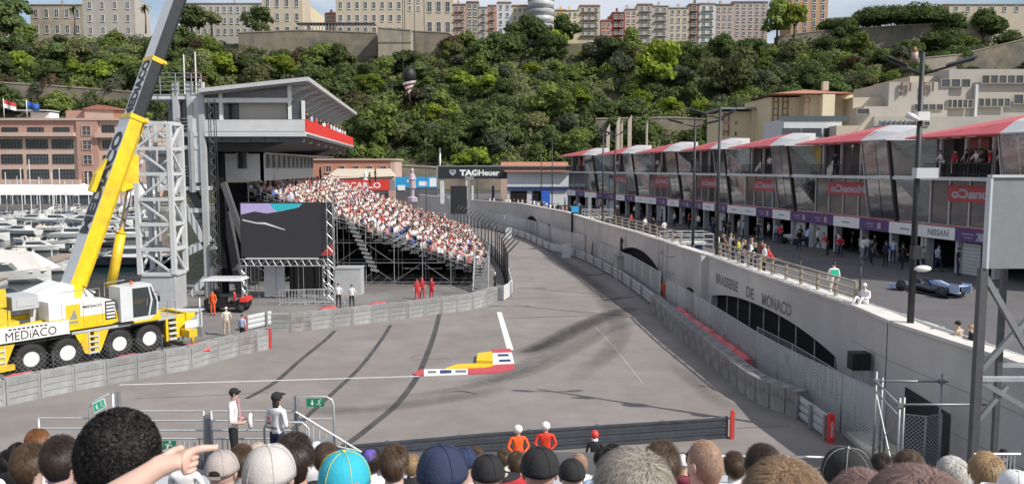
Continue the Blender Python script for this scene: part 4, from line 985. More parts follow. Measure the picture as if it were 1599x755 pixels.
rampart('old stone ramp wall climbing the upper right slope', [(1420,100),(1490,88),(1599,62),(1660,50)], 300, 4, 'stone', 16)
rampart('low stone wall beside the sentry box', [(1424,93),(1494,86)], 296, 4, 'stone_light', 14)
rampart('retaining wall with rail crossing the left hillside', [(-60,126),(60,133),(130,138),(215,145)], 266, 2, 'stone', 4)
rampart('dark stone retaining wall right of the gantry', [(612,258),(683,262),(790,262)], 215, 2, 'stone', 6)
rampart('hillside road wall above the pit building', [(930,186),(1050,184),(1126,188)], 256, 2, 'stone', 5)
rampart('old terrace wall among the trees in the middle of the slope', [(660,168),(740,176),(800,180)], 268, 2, 'stone', 4)
t = thing('sentry_box', 'small brick turret on the rampart corner', 'turret', P(1428,92,296)); v = P(1428,92,296)
part(t, 'body', 'pink_light', lambda b: b.tube([(v.x,v.y,v.z-1),(v.x,v.y,v.z+2.5)], 1.2, 8)); part(t, 'roof', 'tile', lambda b: b.tube([(v.x,v.y,v.z+2.5),(v.x,v.y,v.z+4.4)], [1.3,.1], 8))
t = thing('colonnade', 'long pergola with thin posts on top of the stone rampart', 'pergola', (P(470,262,330).x, 330, 60)); x0 = P(468,262,330).x; x1 = P(588,262,330).x; zt = P(500,36,330).z
part(t, 'roof', 'grey_dark', lambda b: b.bx(x0,x1,329,335,zt-.3,zt)); pmx = MB().bx(-.15,.15,-.15,.15,0,zt-60.3-0).mesh('post', 'grey_mid')
for k in range(25): link('post', pmx, t, (x0+(x1-x0)*(k+.5)/25-t.location.x, -.6, 0))

# cream complex behind the pit building
def cbox(t, name, m, px0, px1, pyt, Y, dep=10, zb=3.3): b = MB(); x0 = P(px0,262,Y).x; x1 = P(px1,262,Y).x; b.bx(x0, x1, Y, Y+dep, zb, P((px0+px1)/2, pyt, Y).z); return b.build(name, m, t), x0, x1, P((px0+px1)/2, pyt, Y).z
t = thing('cream_building', 'cream building with flat grey roof and brown lattice, left end of the hillside complex', 'building', (P(1127,262,150).x,150,3.3))
cbox(t,'wall','cream_yellow',1127,1172,174,150,12); cbox(t,'bay_wall','cream_yellow',1172,1196,166,149,13)
part(t,'roof','grey_mid',lambda b:b.bx(P(1124,0,150).x,P(1196,0,150).x,148.5,162,P(1150,172,150).z+.1,P(1150,172,150).z+.4))
for px in (1140,): part(t,'lattice','brown_wall',lambda b:[(b.bx(P(px-4,0,149).x,P(px-4,0,149).x+.12,149.6,149.95,P(0,212,149).z,P(0,176,149).z),b.bx(P(px+4,0,149).x,P(px+4,0,149).x+.12,149.6,149.95,P(0,212,149).z,P(0,176,149).z),[b.bx(P(px-4,0,149).x,P(px+4,0,149).x,149.62,149.9,z,z+.12) for z in (P(0,205,149).z,P(0,190,149).z,P(0,178,149).z)])])
for px, py in ((1154,192),(1154,209)): part(t,'window','pane',lambda b:b.bx(P(px-1,0,150).x,P(px+1.3,0,150).x,149.93,149.98,P(0,py+3,150).z,P(0,py-3,150).z))
t = thing('cream_building', 'cream house with red tiled hip roof and yellow bays above the pit building', 'building', (P(1193,262,142).x,142,3.3))
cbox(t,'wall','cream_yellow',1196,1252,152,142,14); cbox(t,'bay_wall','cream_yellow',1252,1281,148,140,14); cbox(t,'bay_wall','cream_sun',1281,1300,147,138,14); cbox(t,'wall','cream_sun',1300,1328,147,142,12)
xa, xb, zz_ = P(1200,0,142).x, P(1330,0,142).x, P(1250,149,142).z
part(t,'roof','tile',lambda b:b.loft([[Vector((xa,138,zz_)),Vector((xb,138,zz_)),Vector((xb,154,zz_)),Vector((xa,154,zz_))],[Vector((xa+8,145,zz_+1.3)),Vector((xb-7,145,zz_+1.3)),Vector((xb-7,147,zz_+1.3)),Vector((xa+8,147,zz_+1.3))]]))
part(t,'chimney','cream',lambda b:b.box((P(1293,0,146).x,146,zz_+2),(1,1,1.6)))
for px in (1216, 1231, 1265): 
    Yl = 138.9 if px == 1265 else 141.8
    part(t,'lattice','brown_wall',lambda b:(b.bx(P(px-4,0,Yl).x,P(px-4,0,Yl).x+.14,Yl-.1,Yl+.1,P(0,215 if px==1216 else 182,Yl).z,P(0,152,Yl).z),b.bx(P(px+4,0,Yl).x,P(px+4,0,Yl).x+.14,Yl-.1,Yl+.1,P(0,215 if px==1216 else 182,Yl).z,P(0,152,Yl).z),[b.bx(P(px-4,0,Yl).x,P(px+4,0,Yl).x,Yl-.08,Yl+.08,z,z+.14) for z in (P(0,180,Yl).z,P(0,160,Yl).z,P(0,153,Yl).z,P(0,170,Yl).z)]))
t = thing('cream_building', 'white terrace block with dark window bands in front of the cream house', 'building', (P(1222,262,128).x,128,3.3))
cbox(t,'wall','grey_light',1222,1312,186,128,10); part(t,'terrace_rail','glass_blue',lambda b:b.bx(P(1224,0,127.9).x,P(1335,0,127.9).x,127.9,127.95,P(0,189,128).z,P(0,181,128).z))
for p0,p1 in ((1227,1257),(1259,1290),(1294,1305)): part(t,'window','pane',lambda b:b.bx(P(p0,0,128).x,P(p1,0,128).x,127.9,127.97,P(0,214,128).z,P(0,200,128).z)); 
part(t,'window_frame','white_paint',lambda b:b.bx(P(1226,0,128).x,P(1306,0,128).x,127.85,127.98,P(0,216,128).z,P(0,214.2,128).z))
cbox(t,'side_wall','cream',1304,1345,196,125,4); part(t,'stair','cream',lambda b:b.extr([(P(1340,0,126).x,124.9,P(0,205,126).z),(P(1362,0,126).x,124.9,P(0,178,126).z),(P(1366,0,126).x,124.9,P(0,182,126).z),(P(1348,0,126).x,124.9,P(0,208,126).z)],(0,1.5,0)))
t = thing('cream_building', 'long stepped grey cream building with ribbon windows filling the right hillside', 'building', (P(1328,262,136).x,136,3.3))
cbox(t,'wall','cream',1328,1386,152,138,10); cbox(t,'wall','cream_grey',1345,1400,166,134,4); cbox(t,'wall','cream_grey',1383,1475,128,136,14); cbox(t,'wall','cream_grey',1475,1680,108,136.5,14); cbox(t,'lower_wall','cream_grey',1362,1680,182,130,6); cbox(t,'wing_wall','cream',1415,1475,119,140,14)
part(t,'pilaster','grey_light',lambda b:b.bx(P(1530,0,136).x,P(1534,0,136).x,135.8,136.4,P(0,200,136).z,P(0,132,136).z))
for (p0,p1,y0,y1,n) in ((1487,1528,156,168,5),(1536,1587,154,166,5),(1476,1524,124,136,3),(1540,1660,118,130,9),(1386,1411,168,180,2),(1345,1368,170,178,1),(1435,1482,163,172,4),(1420,1462,190,196,4),(1592,1660,148,162,4)):
    Yw = 129.9 if y0 > 185 else (133.9 if p0 == 1345 else 135.9)
    for k in range(n):
        xa = P(p0+(p1-p0)*k/n,0,Yw).x; xb = P(p0+(p1-p0)*(k+.82)/n,0,Yw).x; za = P(0,y1,Yw).z; zb_ = P(0,y0,Yw).z
        link('window', win_mesh(('r',round(xb-xa,1),round(zb_-za,1)), xb-xa, zb_-za, 1, 1, .07, .12, 'cream'), t, ((xa+xb)/2-t.location.x, Yw-t.location.y, za-t.location.z))
part(t,'awning_frame','glass_blue',lambda b:[b.beam((P(1382+k*8,0,127).x,127,P(0,202,127).z),(P(1384+k*8,0,129).x,129.5,P(0,189,129).z),.25,.25) for k in range(7)])
part(t,'awning','glass_blue',lambda b:b.extr([(P(1380,0,127).x,127.2,P(0,203,127).z),(P(1435,0,127).x,127.2,P(0,203,127).z),(P(1432,0,129).x,129.6,P(0,190,129).z),(P(1384,0,129).x,129.6,P(0,190,129).z)],(0,.05,.05)))
for px in (1416, 1452): part(t,'lattice','brown_wall',lambda b:(b.bx(P(px,0,135).x,P(px,0,135).x+.15,135.5,135.8,P(0,148,135).z,P(0,128,135).z),b.bx(P(px+14,0,135).x,P(px+14,0,135).x+.15,135.5,135.8,P(0,142,135).z,P(0,128,135).z),b.bx(P(px,0,135).x,P(px+14,0,135).x,135.5,135.8,P(0,129.5,135).z,P(0,128.5,135).z),b.bx(P(px,0,135).x,P(px+14,0,135).x,135.5,135.8,P(0,140,135).z,P(0,139,135).z)))
# pale angular pylons behind the pavilions
for k, (px, yt0, yb0, w) in enumerate(((950,193,238,5),(966,181,238,5),(984,179,238,5.5),(1011,187,235,2.5),(970,190,236,6))):
    v = P(px, yt0, 156+k); w_ = w/1250*156; b = MB(); b.extr([(v.x-w_/2,v.y,ZL),(v.x+w_/2,v.y,ZL),(v.x+w_/2,v.y,v.z),(v.x-w_/2,v.y,v.z-1.2)], (0,1.,0))
    tag(b.build('pylon', 'cream'), ['leftmost cream pylon rising behind the far canopies','tall cream pylon second from the left behind the canopies','tallest cream pylon behind the far canopies','thin pale pole right of the cream pylons','short wide pylon between the tall ones'][k], 'pylon')
# pink apartment building
t = thing('apartment_building', 'pink five storey waterfront building with wide dark windows and a roof terrace', 'building', (P(-40,262,240).x, 240, 0))
Yp = 240; X = lambda px, Y=Yp: P(px,262,Y).x; Z = lambda py, Y=Yp: P(0,py,Y).z
part(t,'wall','pink_light',lambda b:b.bx(X(-120),X(124),Yp,Yp+14,0,Z(188))); part(t,'tower_wall','pink_wall',lambda b:b.bx(X(124),X(157),Yp-.8,Yp+14,0,Z(186))); part(t,'wall','pink_light',lambda b:b.bx(X(157),X(235),Yp,Yp+14,0,Z(188)))
part(t,'upper_band','pink_wall',lambda b:(b.bx(X(-120),X(123.8),Yp-.25,Yp,Z(208),Z(188)),))
part(t,'balcony','pink_light',lambda b:(b.bx(X(-120),X(123),Yp-2,Yp-.3,Z(213),Z(207)),b.bx(X(-120),X(129),Yp-2.2,Yp-.9,Z(290),Z(280))))
part(t,'balcony','pink_light',lambda b:b.bx(X(155),X(235),Yp-2,Yp-.02,Z(215),Z(208)))
part(t,'roof_parapet','pink_light',lambda b:(b.bx(X(-120),X(235),Yp-1,Yp+.1,Z(188),Z(184.5)),))
for y, hh in ((208,8), (231,12), (254.5,12.5), (278,12.5)):
    for px in (-57,-17,20,60,100):
        w = 23 if y == 208 else 31; wm = win_mesh(('pk',y,w), w/5.0*.98, hh/5.0, 6 if y>208 else 4, 2, .12, .2, 'steel_dark', sill=False); link('window', wm, t, (X(px)-X(-40), (-.27 if y==208 else -.02), Z(y)))
for y in (211,233,256,288): link('window', win_mesh(('pt',y==288), 2.5, 2.6 if y<280 else 4, 2, 2, .18, .2, 'pink_light'), t, (X(140)-X(-40), -.82, Z(y)))
for y in (208,231,254.5,278): link('window', win_mesh(('pr',), 3.4, 2.2, 3, 2, .12, .2, 'steel_dark'), t, (X(172)-X(-40), -.02, Z(y)))
part(t,'penthouse','pink_wall',lambda b:(b.bx(X(90),X(124),Yp+6,Yp+14,Z(186),Z(170)))); part(t,'penthouse','pink_light',lambda b:b.bx(X(122),X(168),Yp+5,Yp+14,Z(186),Z(167))); part(t,'penthouse_roof','tile',lambda b:b.extr([(X(118),Yp+4.5,Z(168)),(X(145),Yp+4.5,Z(161.5)),(X(196),Yp+4.5,Z(171))],(0,9.5,0)))
part(t,'penthouse','salmon',lambda b:b.bx(X(168),X(196),Yp+5,Yp+14,Z(186),Z(171))); part(t,'roof_tent','tent',lambda b:b.bx(X(40),X(70),Yp+4,Yp+9,Z(184),Z(174)))
part(t,'shade_roof','grey_light',lambda b:b.bx(X(22),X(72),Yp+2,Yp+9,Z(172),Z(170.5)))
def flag(label, px, yt0, Y, z0, cols):
    v = P(px, yt0, Y); t = thing('flag', label, 'flag', (v.x, v.y, z0)); part(t,'pole','white_paint',lambda b:b.tube([(v.x,v.y,z0),(v.x,v.y,v.z)],.12,6))
    for k, m_ in enumerate(cols):
        b = MB(); n=8; ring=[(v.x+.1+3.4*i/n, v.y+.35*sin(i*.9), v.z-.4-.12*i-1.1*k) for i in range(n+1)]
        for i in range(n): b.quad(ring[i], ring[i+1], (ring[i+1][0],ring[i+1][1],ring[i+1][2]-1.1), (ring[i][0],ring[i][1],ring[i][2]-1.1))
        b.build('flag_cloth', m_, t)
flag('red and white flag flying on the pink building roof', 5, 154, 239, Z(184), ['red','white_print'])
flag('blue flag hanging from a pole on the pink building roof', 41, 156, 239, Z(184), ['blue','blue_dark'])
# white marquees on the far quay
for px0, px1, pk, Y, lb in ((-60,86,289,222,'long white marquee on the far quay'), (82,126,287,221,'pointed white pavilion tent next to the long marquee'), (125,152,294,222,'small white tent between pavilion tent and crane boom'), (190,216,289,222,'white tent seen between the crane boom and the lattice tower')):
    t = thing('marquee', lb, 'tent', (P(px0,262,Y).x, Y, 0)); x0, x1 = P(px0,0,Y).x, P(px1,0,Y).x; ze = P(0,304,Y).z; zp = P(0,pk,Y).z
    if px0 == 82: part(t,'roof','tent',lambda b:b.loft([[Vector((x0,Y,ze)),Vector((x1,Y,ze)),Vector((x1,Y+8,ze)),Vector((x0,Y+8,ze))],[Vector(((x0+x1)/2-.3,Y+3.7,zp)),Vector(((x0+x1)/2+.3,Y+3.7,zp)),Vector(((x0+x1)/2+.3,Y+4.3,zp)),Vector(((x0+x1)/2-.3,Y+4.3,zp))]]))
    else: part(t,'roof','tent',lambda b:b.extr([(x0,Y,ze),(x1,Y,ze),(x1,Y+4,zp),(x0,Y+4,zp)],(0,5,0)))
    part(t,'side_wall','tent',lambda b:b.bx(x0+.1,x1-.1,Y+7.5,Y+7.8,0,ze)); part(t,'front_panel','glass_blue',lambda b:b.bx(x0+.3,x1-.3,Y+.6,Y+.7,.2,ze-.3))
    pme = MB().bx(-.08,.08,-.08,.08,0,ze).mesh('pole','white_paint')
    for k in range(int((x1-x0)/3.4)+1): link('pole', pme, t, (min(k*3.4,x1-x0), 0, 0))

# ================================================================ TREES
def leafcloud(centers, radii, n, size, seed, flat=.8):
    r = np.random.RandomState(seed); C_ = np.asarray(centers); R_ = np.asarray(radii); idx = r.choice(len(C_), n, p=R_**2/np.sum(R_**2))
    d = r.normal(size=(n, 3)); d /= np.linalg.norm(d, axis=1)[:,None]; d[:,2] = np.abs(d[:,2])*.9-.25+0*d[:,2]; d /= np.linalg.norm(d, axis=1)[:,None]
    rad = R_[idx]*(.72+.36*r.rand(n)); p = C_[idx]+d*rad[:,None]*np.array([1,1,flat])
    nn = d+r.normal(size=(n,3))*.38; nn /= np.linalg.norm(nn, axis=1)[:,None]
    a = np.cross(nn, r.normal(size=(n,3))); a /= np.linalg.norm(a, axis=1)[:,None]; b = np.cross(nn, a); s = size*(.55+.9*r.rand(n))[:,None]
    V = np.stack([p-a*s*.5-b*s*.32, p+a*s*.5-b*s*.32, p+a*s*.42+b*s*.4, p-a*s*.42+b*s*.4], 1).reshape(-1,3); Q = np.arange(4*n).reshape(-1,4)
    return V, Q
def crown(seed, r, h, m, n=1100, leaf=.62, lobes=9, z0=0., umbrella=False):
    rr = random.Random(seed); C_ = []; R_ = []
    for k in range(lobes):
        a = rr.uniform(0, 2*pi); q = sqrt(rr.random())*r*.68; z = z0+rr.uniform(.15, .85)*h*(1-.35*(q/r)) if not umbrella else z0+h*.55+rr.uniform(-.1,.12)*h
        C_.append((cos(a)*q, sin(a)*q, z)); R_.append(rr.uniform(.30,.50)*r)
    C_.append((0,0,z0+h*.55)); R_.append(r*.5)
    V, Q = leafcloud(C_, R_, n, leaf, seed, .85); return fastmesh('crown', V, Q, [m])
def trunkmesh(r, h, seed, limbs=4):
    rr = random.Random(seed); b = MB(); b.tube([(0,0,-1.5),(rr.uniform(-.1,.1),0,h*.5),(rr.uniform(-.2,.2),.1,h)], [r*1.25,r*.85,r*.5], 6)
    for k in range(limbs): a = k*2*pi/limbs+rr.random(); b.tube([(0,0,h*.6),(cos(a)*h*.22,sin(a)*h*.22,h*.95),(cos(a)*h*.38,sin(a)*h*.38,h*1.25)], [r*.45,r*.3,r*.12], 5)
    return b.mesh('trunk', 'bark')
VAR = {}
for kind, m_, r, h, leaf, n in (('dark','leaf_dark',4.4,7.2,.62,1500), ('mid','leaf_mid',3.9,6.2,.6,1300), ('olive','leaf_olive',3.6,5.4,.5,1300), ('lime','leaf_lime',3.2,5.6,.6,1100), ('grey','leaf_grey',3.8,5.6,.5,1300), ('brown','leaf_brown',3.4,5.,.5,1000)):
    VAR[kind] = [(crown(11+k*7+len(kind), r*(1+.1*k), h*(1+.07*k), m_, n, leaf, 9+k, z0=1.6 if kind != 'lime' else 2.2), trunkmesh(.28, 3.0 if kind != 'lime' else 3.6, k)) for k in range(3)]
def tree(kind, x, y, z, sc, label, group=None, k=None, rz=None):
    k = random.randrange(3) if k is None else k; c, tk = VAR[kind][k]
    t = thing(kind.replace('lime','young').replace('grey','grey_leaved')+'_tree' if kind != 'mid' else 'leafy_tree', label, 'tree', (x, y, z), random.uniform(0,6.28) if rz is None else rz, group); t.scale = (sc*random.uniform(.9,1.15), sc*random.uniform(.9,1.15), sc*random.uniform(.85,1.2))
    link('crown', c, t); link('trunk', tk, t); return t
def onhill(px, py):   # ray / hillside intersection
    d = ray(px, py); 
    for i in range(1, 500):
        t_ = 215+i*.35; p = Vector((0,0,HC))+d*(t_/d.y)
        if p.z <= hz(p.x, p.y): return p
    return None
DES = {'dark':'dark green bushy tree in the dense wood on the rock slope','mid':'mid green rounded tree in the wood on the rock slope','olive':'olive green tree in the wood on the rock slope','lime':'lime green young tree on the rock slope','grey':'dull grey green tree on the rock slope','brown':'brownish green tree on the rock slope'}
rnd = random.Random(5)
SPEC = [  # notable trees: px, py(base), kind, scale, label
 (1028,152,'lime',2.3,'large bright lime green tree, biggest on the middle of the slope'), (905,178,'lime',1.4,'bright lime tree on the slope right of the hanging hook, below a brown tree'), (1045,190,'lime',1.3,'lime green tree just above the hillside road wall'), (1000,190,'lime',1.3,'young lime tree left of its twin above the far canopies'),
 (1095,195,'lime',1.2,'young lime tree near the left end of the cream building'), (115,130,'lime',1.3,'light green tree on the left slope under the beige villa'), (165,132,'lime',1.2,'light green tree left of the crane boom'), (30,118,'lime',1.3,'light green tree at the far left of the slope'), (345,128,'lime',1.5,'lime tree behind the race control roof'), (440,130,'lime',1.6,'lime tree right above the race control roof edge'),
 (580,155,'lime',1.3,'slim lime tree left of the hanging hook'), (720,150,'lime',1.4,'lime tree right of the hanging hook'), (762,158,'lime',1.2,'small lime tree near the blue shelter on the slope'), (870,85,'lime',1.2,'bright green shrubby tree below the yellow house'), (665,152,'mid',1.0,'green tree directly right of the hanging hook'), (320,118,'mid',1.3,'green tree between crane boom and race control roof'),
 (830,215,'olive',1.5,'rounded olive tree low on the slope above the garages'), (600,225,'mid',1.8,'big rounded grey green tree right of the race control balcony'), (565,200,'olive',1.6,'tall olive tree against the race control balcony end'), (500,118,'mid',2.0,'wide sunlit tree below the stone rampart'), (545,120,'olive',1.5,'rounded tree right of the wide sunlit tree'), (703,88,'brown',1.5,'reddish brown rounded tree under the chapel'), (822,80,'dark',1.9,'round dark tree just below the scaffolded tower'), (880,82,'dark',1.6,'round dark tree below the yellow house'), (1140,160,'olive',2.2,'tall feathery olive tree left of the cream house'), (940,105,'grey',1.5,'pale grey green tree below the dark red house')]
for px, py, kd, sc, lb in SPEC:
    p = onhill(px, py)
    if p: tree(kd, p.x, p.y, p.z-.6, sc, lb)
placed = 0
pos = []
for row in range(17):
    y = 238+row*6.0
    n = int(2*(y*.70)/9.4)
    for i in range(n):
        x = -y*.68+(i+.5+rnd.uniform(-.35,.35))*(2*y*.68/n); yy = y+rnd.uniform(-2.4,2.4); pos.append((x, yy))
rnd.shuffle(pos)
BUSH = []
for x, y in pos:
    z = hz(x, y); u = .5+.5*sin(x*.05+y*.11)
    if y > (316 if -112 < x < -34 else 323): continue
    if y < 236+20*min(1, max(0, (-x-88)/20))+2: continue
    uz = 'upper' if y > 303 else 'middle' if y > 268 else 'lower'; xz = 'behind the pink building' if x < -125 else 'behind race control' if x < -62 else 'around the hanging hook' if x < -15 else 'left of the big lime tree' if x < 30 else 'above the pit canopies' if x < 85 else 'above the cream buildings'
    if placed < 265:
        ts = rnd.uniform(.9,1.5); sz = 'large ' if ts > 1.32 else 'smaller ' if ts < 1.08 else ''
        k = rnd.choices(['dark','mid','olive','grey','brown','lime'], [40,22,14,12,7,5 if y < 300 else 1])[0]
        tree(k, x, y, z-.8, ts*(1 if k != 'lime' else .75), sz+DES[k].replace('in the dense wood on the rock slope','').replace('in the wood on the rock slope','').replace('on the rock slope','')+f'on the {uz} rock slope {xz}', 'trees of the wood on the rock slope'); placed += 1
    else: BUSH.append((x, y))
# undergrowth and the rest of the wood: one mass nobody could count
rs = np.random.RandomState(3)
for mname, cnt, seed, pick in (('leaf_dark', 900, 1, 0), ('leaf_mid', 700, 2, 1), ('leaf_olive', 560, 3, 2), ('leaf_grey', 420, 4, 3)):
    C_ = []; R_ = []
    for k in range(cnt):
        y = rs.uniform(236, 330); x = rs.uniform(-.72, .72)*y; y += 20*min(1, max(0, (-x-88)/20))*(330-y)/94; rr = rs.uniform(1.5, 3.9 if pick < 2 else 2.9); C_.append((x, y, hz(x, y)+rr*.35)); R_.append(rr)
    for (x, y) in BUSH[pick::4]: C_.append((x, y, hz(x, y)+2.6)); R_.append(3.4)
    V, Q = leafcloud(C_, R_, [90000,64000,48000,34000][pick], .72, seed); tag(link('hillside_scrub', fastmesh('hillside_scrub', V, Q, [mname])), {'leaf_dark':'dark green scrub filling the gaps between the hillside trees','leaf_mid':'mid green bushes covering the rock slope','leaf_olive':'olive green scrub on the rock slope','leaf_grey':'grey green dry scrub on the rock slope'}[mname], 'undergrowth', kind='stuff')
# umbrella pines, palms, skyline trees
um = [(crown(91+k, 8.5, 9., 'leaf_dark', 9000, .6, 30, z0=1.2, umbrella=True), trunkmesh(.4, 6.5, k, 6)) for k in range(2)]
for px, py, sc, k, lb in ((1374,44,1.3,0,'wide umbrella pine on the right skyline, left half of the dark pair'),(1426,42,1.3,1,'wide umbrella pine on the right skyline, right half of the dark pair'),(1308,46,.9,0,'smaller round umbrella pine left of the dark pair')):
    v = P(px, py, 330); t = thing('umbrella_pine', lb, 'tree', (v.x, v.y, v.z-4.5), k); t.scale = (sc,)*3; link('crown', um[k][0], t); link('trunk', um[k][1], t)
for px, py, sc, kd, lb in ((1213,50,1.9,'mid','green skyline tree left of the orange tower block'),(1240,48,1.7,'lime','bright green skyline tree in front of the orange tower block'),(1480,62,1.6,'dark','dark tree under the low palace building'),(1535,60,1.7,'dark','broad dark tree at the right skyline wall'),(1580,100,1.5,'dark','dark tree below the ramp wall at the right edge'),(1540,110,1.6,'dark','dark tree above the ribbon windows of the right building'),(8,62,2.1,'dark','big dark tree at the upper left corner'),(22,62,1.7,'dark','dark tree beside the corner tree at upper left'),(330,38,1.3,'olive','sunlit olive tree by the institute, right of the boom'),(300,42,1.5,'dark','dark tree by the institute behind the boom'),(405,50,1.3,'dark','dark palm like tree at the left end of the rampart'),(45,60,1.2,'mid','green tree in front of the beige villa corner')):
    v = P(px, py+4, 326); tree(kd, v.x, v.y, v.z-2, sc, lb)
def palm(label, px, py, Y, h):
    v = P(px, py, Y); t = thing('palm_tree', label, 'tree', (v.x, v.y, v.z-h)); part(t,'trunk','bark',lambda b:b.tube([(v.x,v.y,v.z-h-1),(v.x+.2,v.y,v.z-h/2),(v.x,v.y,v.z)],[.35,.25,.22],6))
    b = MB()
    for k in range(26):
        a = k*2.4; el = .9-1.5*((k*7) % 10)/10; p = Vector((v.x,v.y,v.z)); pr = p
        for s in range(4):
            q = pr+Vector((cos(a)*cos(el),sin(a)*cos(el),sin(el)))*.75; w = .34*(1-.2*s); n = Vector((-sin(a),cos(a),0))*w; b.quad(pr-n,pr+n,q+n*.75,q-n*.75); pr = q; el -= .45
    b.build('crown','leaf_dark',t)
palm('palm tree in front of the beige villa, left one', 115, 14, 320, 9); palm('palm tree in front of the beige villa beside the boom', 226, 12, 320, 9); palm('small palm on the middle slope', 712, 163, 275, 7)
# little blue shelter on the slope
t = thing('shelter', 'small blue glass shelter among the trees on the slope', 'shelter', P(778,178,270)); v = P(778,178,270)
part(t,'roof','sky_blue',lambda b:b.box((v.x,v.y,v.z+3.),(8.4,3,.25))); part(t,'wall','glass_blue',lambda b:b.box((v.x,v.y+1,v.z+1.3),(7.6,.2,3.2))); part(t,'post','sky_blue',lambda b:[b.box((v.x+s*3.9,v.y-1,v.z+1.2),(.2,.2,3.5)) for s in (-1,1)])
for px, yt0, Y, lb in ((687,231,240,'thin white mast left of the gantry'),):
    v = P(px, yt0, Y); b = MB(); b.tube([(v.x,v.y,3),(v.x,v.y,v.z)],.25,6); b.tube([(v.x,v.y,3),(v.x,v.y,3.4)],.5,6); tag(b.build('mast','white_paint'), lb, 'mast')
# ================================================================ MOBILE CRANE
CO = Vector((-19.9, 43.1, 0)); CR = radians(53.13)
ck = thing('mobile_crane', 'yellow and white mobile crane parked behind the block barrier with its boom raised', 'crane', CO, CR)
def cp_(name, m, fn, lab=None, parent=None): b = MB(); fn(b); o = b.build(name, m, parent or ck, world=False); (lab and tag(o, lab)); return o
# wheels (local x = forward, near side y ~ 0)
wm = MB(); wm.mi(0)
prof = [(.34,-.22),(.60,-.26),(.72,-.22),(.75,-.1),(.75,.1),(.72,.22),(.60,.26),(.34,.22)]
tyre = MB(); tyre.smooth = True; tyre.loft([[Vector((cos(2*pi*k/26)*r, y, sin(2*pi*k/26)*r)) for k in range(26)] for r, y in prof], caps=False); tyre = tyre.mesh('tyre', 'rubber')
tr_ = MB()
for k in range(26): a = 2*pi*k/26; tr_.box((0,0,.755), (.09,.44,.04), M_=Matrix.Rotation(a, 4, 'Y'))
tread = tr_.mesh('tread', 'rubber')
rim = MB(); rim.loft([[Vector((cos(2*pi*k/20)*r, y, sin(2*pi*k/20)*r)) for k in range(20)] for r, y in [(.38,-.262),(.345,-.262),(.32,-.15),(.20,-.14),(.17,-.15),(.15,-.23),(.05,-.235)]], caps=True)
rim.smooth = False
for k in range(10): a = 2*pi*k/10; rim.box((cos(a)*.25,-.16,sin(a)*.25), (.04,.05,.04))
rim.mi(1)
for k in range(10): a = 2*pi*(k+.5)/10; rim.box((cos(a)*.285,-.152,sin(a)*.285), (.05,.01,.05))
rim = rim.mesh('rim', ['white_paint','black'])
for u in (0, -1.65, -4.28, -5.98, -8.6, -10.3):
    for y, s in ((.10, 1), (2.6, -1)):
        e = bpy.data.objects.new('wheel', tyre); COL.objects.link(e); e.parent = ck; e.location = (u, y, .75); e.rotation_euler = (0, u*.7, 0 if s > 0 else pi)
        link('tread', tread, e); link('rim', rim, e)
cp_('chassis', 'grey_dark', lambda b: (b.bx(-12.2,1.4,.75,1.95,.85,1.5), b.bx(-12.4,2.2,.3,2.4,1.5,1.72)))
cp_('deck', 'grey_paint', lambda b: (b.bx(-4.0,1.9,-.08,2.75,1.62,1.74), b.bx(-12.4,-4.05,-.02,2.7,1.66,1.8)))
cp_('mudguard', 'black', lambda b: [b.bx(u-.95,u+.95,-.06,2.7,1.52,1.61) for u in (0,-1.65,-4.28,-5.98,-8.6,-10.3)])
cp_('mudguard_flap', 'yellow', lambda b: [(b.extr([(u,-.09,1.6),(u+.75,-.09,1.6),(u+.30,-.09,.55),(u,-.09,.45)],(0,.3,0)), b.extr([(u-.95,-.09,1.6),(u-.2,-.09,1.6),(u-.2,-.09,.45),(u-.5,-.09,.55)],(0,.3,0))) for u in (-2.9,-7.4)])
cp_('step_ladder', 'grey_light', lambda b: [b.bx(u-.22,u+.22,-.16,.05,z,z+.07) for u in (-2.95,-7.35) for z in (.5,.78,1.06,1.34)]+[b.bx(u+s*.24-.02,u+s*.24+.02,-.14,.0,.45,1.6) for u in (-2.95,-7.35) for s in (-1,1)])
cp_('step_ladder', 'grey_light', lambda b: [b.bx(1.15,1.6,-.2,.1,z,z+.09) for z in (.45,.75,1.05,1.35)])
cp_('bumper', 'yellow', lambda b: (b.bx(1.0,1.14,-.1,.15,.4,1.7), b.bx(1.62,1.8,-.1,2.7,.5,1.75), b.extr([(1.8,.1,.9),(2.9,.1,1.55),(2.9,.1,1.75),(1.8,.1,1.75)],(0,.25,0)), b.extr([(1.8,2.3,.9),(2.9,2.3,1.55),(2.9,2.3,1.75),(1.8,2.3,1.75)],(0,.25,0)), b.bx(2.3,2.5,0,2.7,.55,1.8)))
cp_('outrigger', 'yellow', lambda b: (b.bx(-12.6,-12.1,-1.1,3.6,.5,.9), b.bx(1.9,2.4,-.9,3.4,.55,.95), b.tube([(2.15,-.8,.1),(2.15,-.8,.95)],.09,8), b.tube([(-12.35,-1,.1),(-12.35,-1,.95)],.09,8)))
cp_('outrigger', 'yellow', lambda b: (b.extr([(-8.2,-.16,.35),(-6.9,-.65,.5),(-6.9,-.65,.75),(-8.2,-.16,.7)],(0,.22,0)),))
cp_('number_plate', 'white_print', lambda b: b.bx(2.0,2.75,-.35,-.31,1.0,1.4)); 
cp_('side_panel', 'white_paint', lambda b: (b.bx(-11.9,-4.15,-.14,.2,1.72,2.42),), 'white side panel with black lettering')
put_text('MEDiACO', (0,0,0), (1,0,0), (0,0,1), 2.3, .42, 'black_print', None, bold=0.).name = 'tmpx'; lo = bpy.data.objects['tmpx']; lo.name = 'lettering'; lo.parent = ck; lo.location = (-5.9,-.145,2.0)
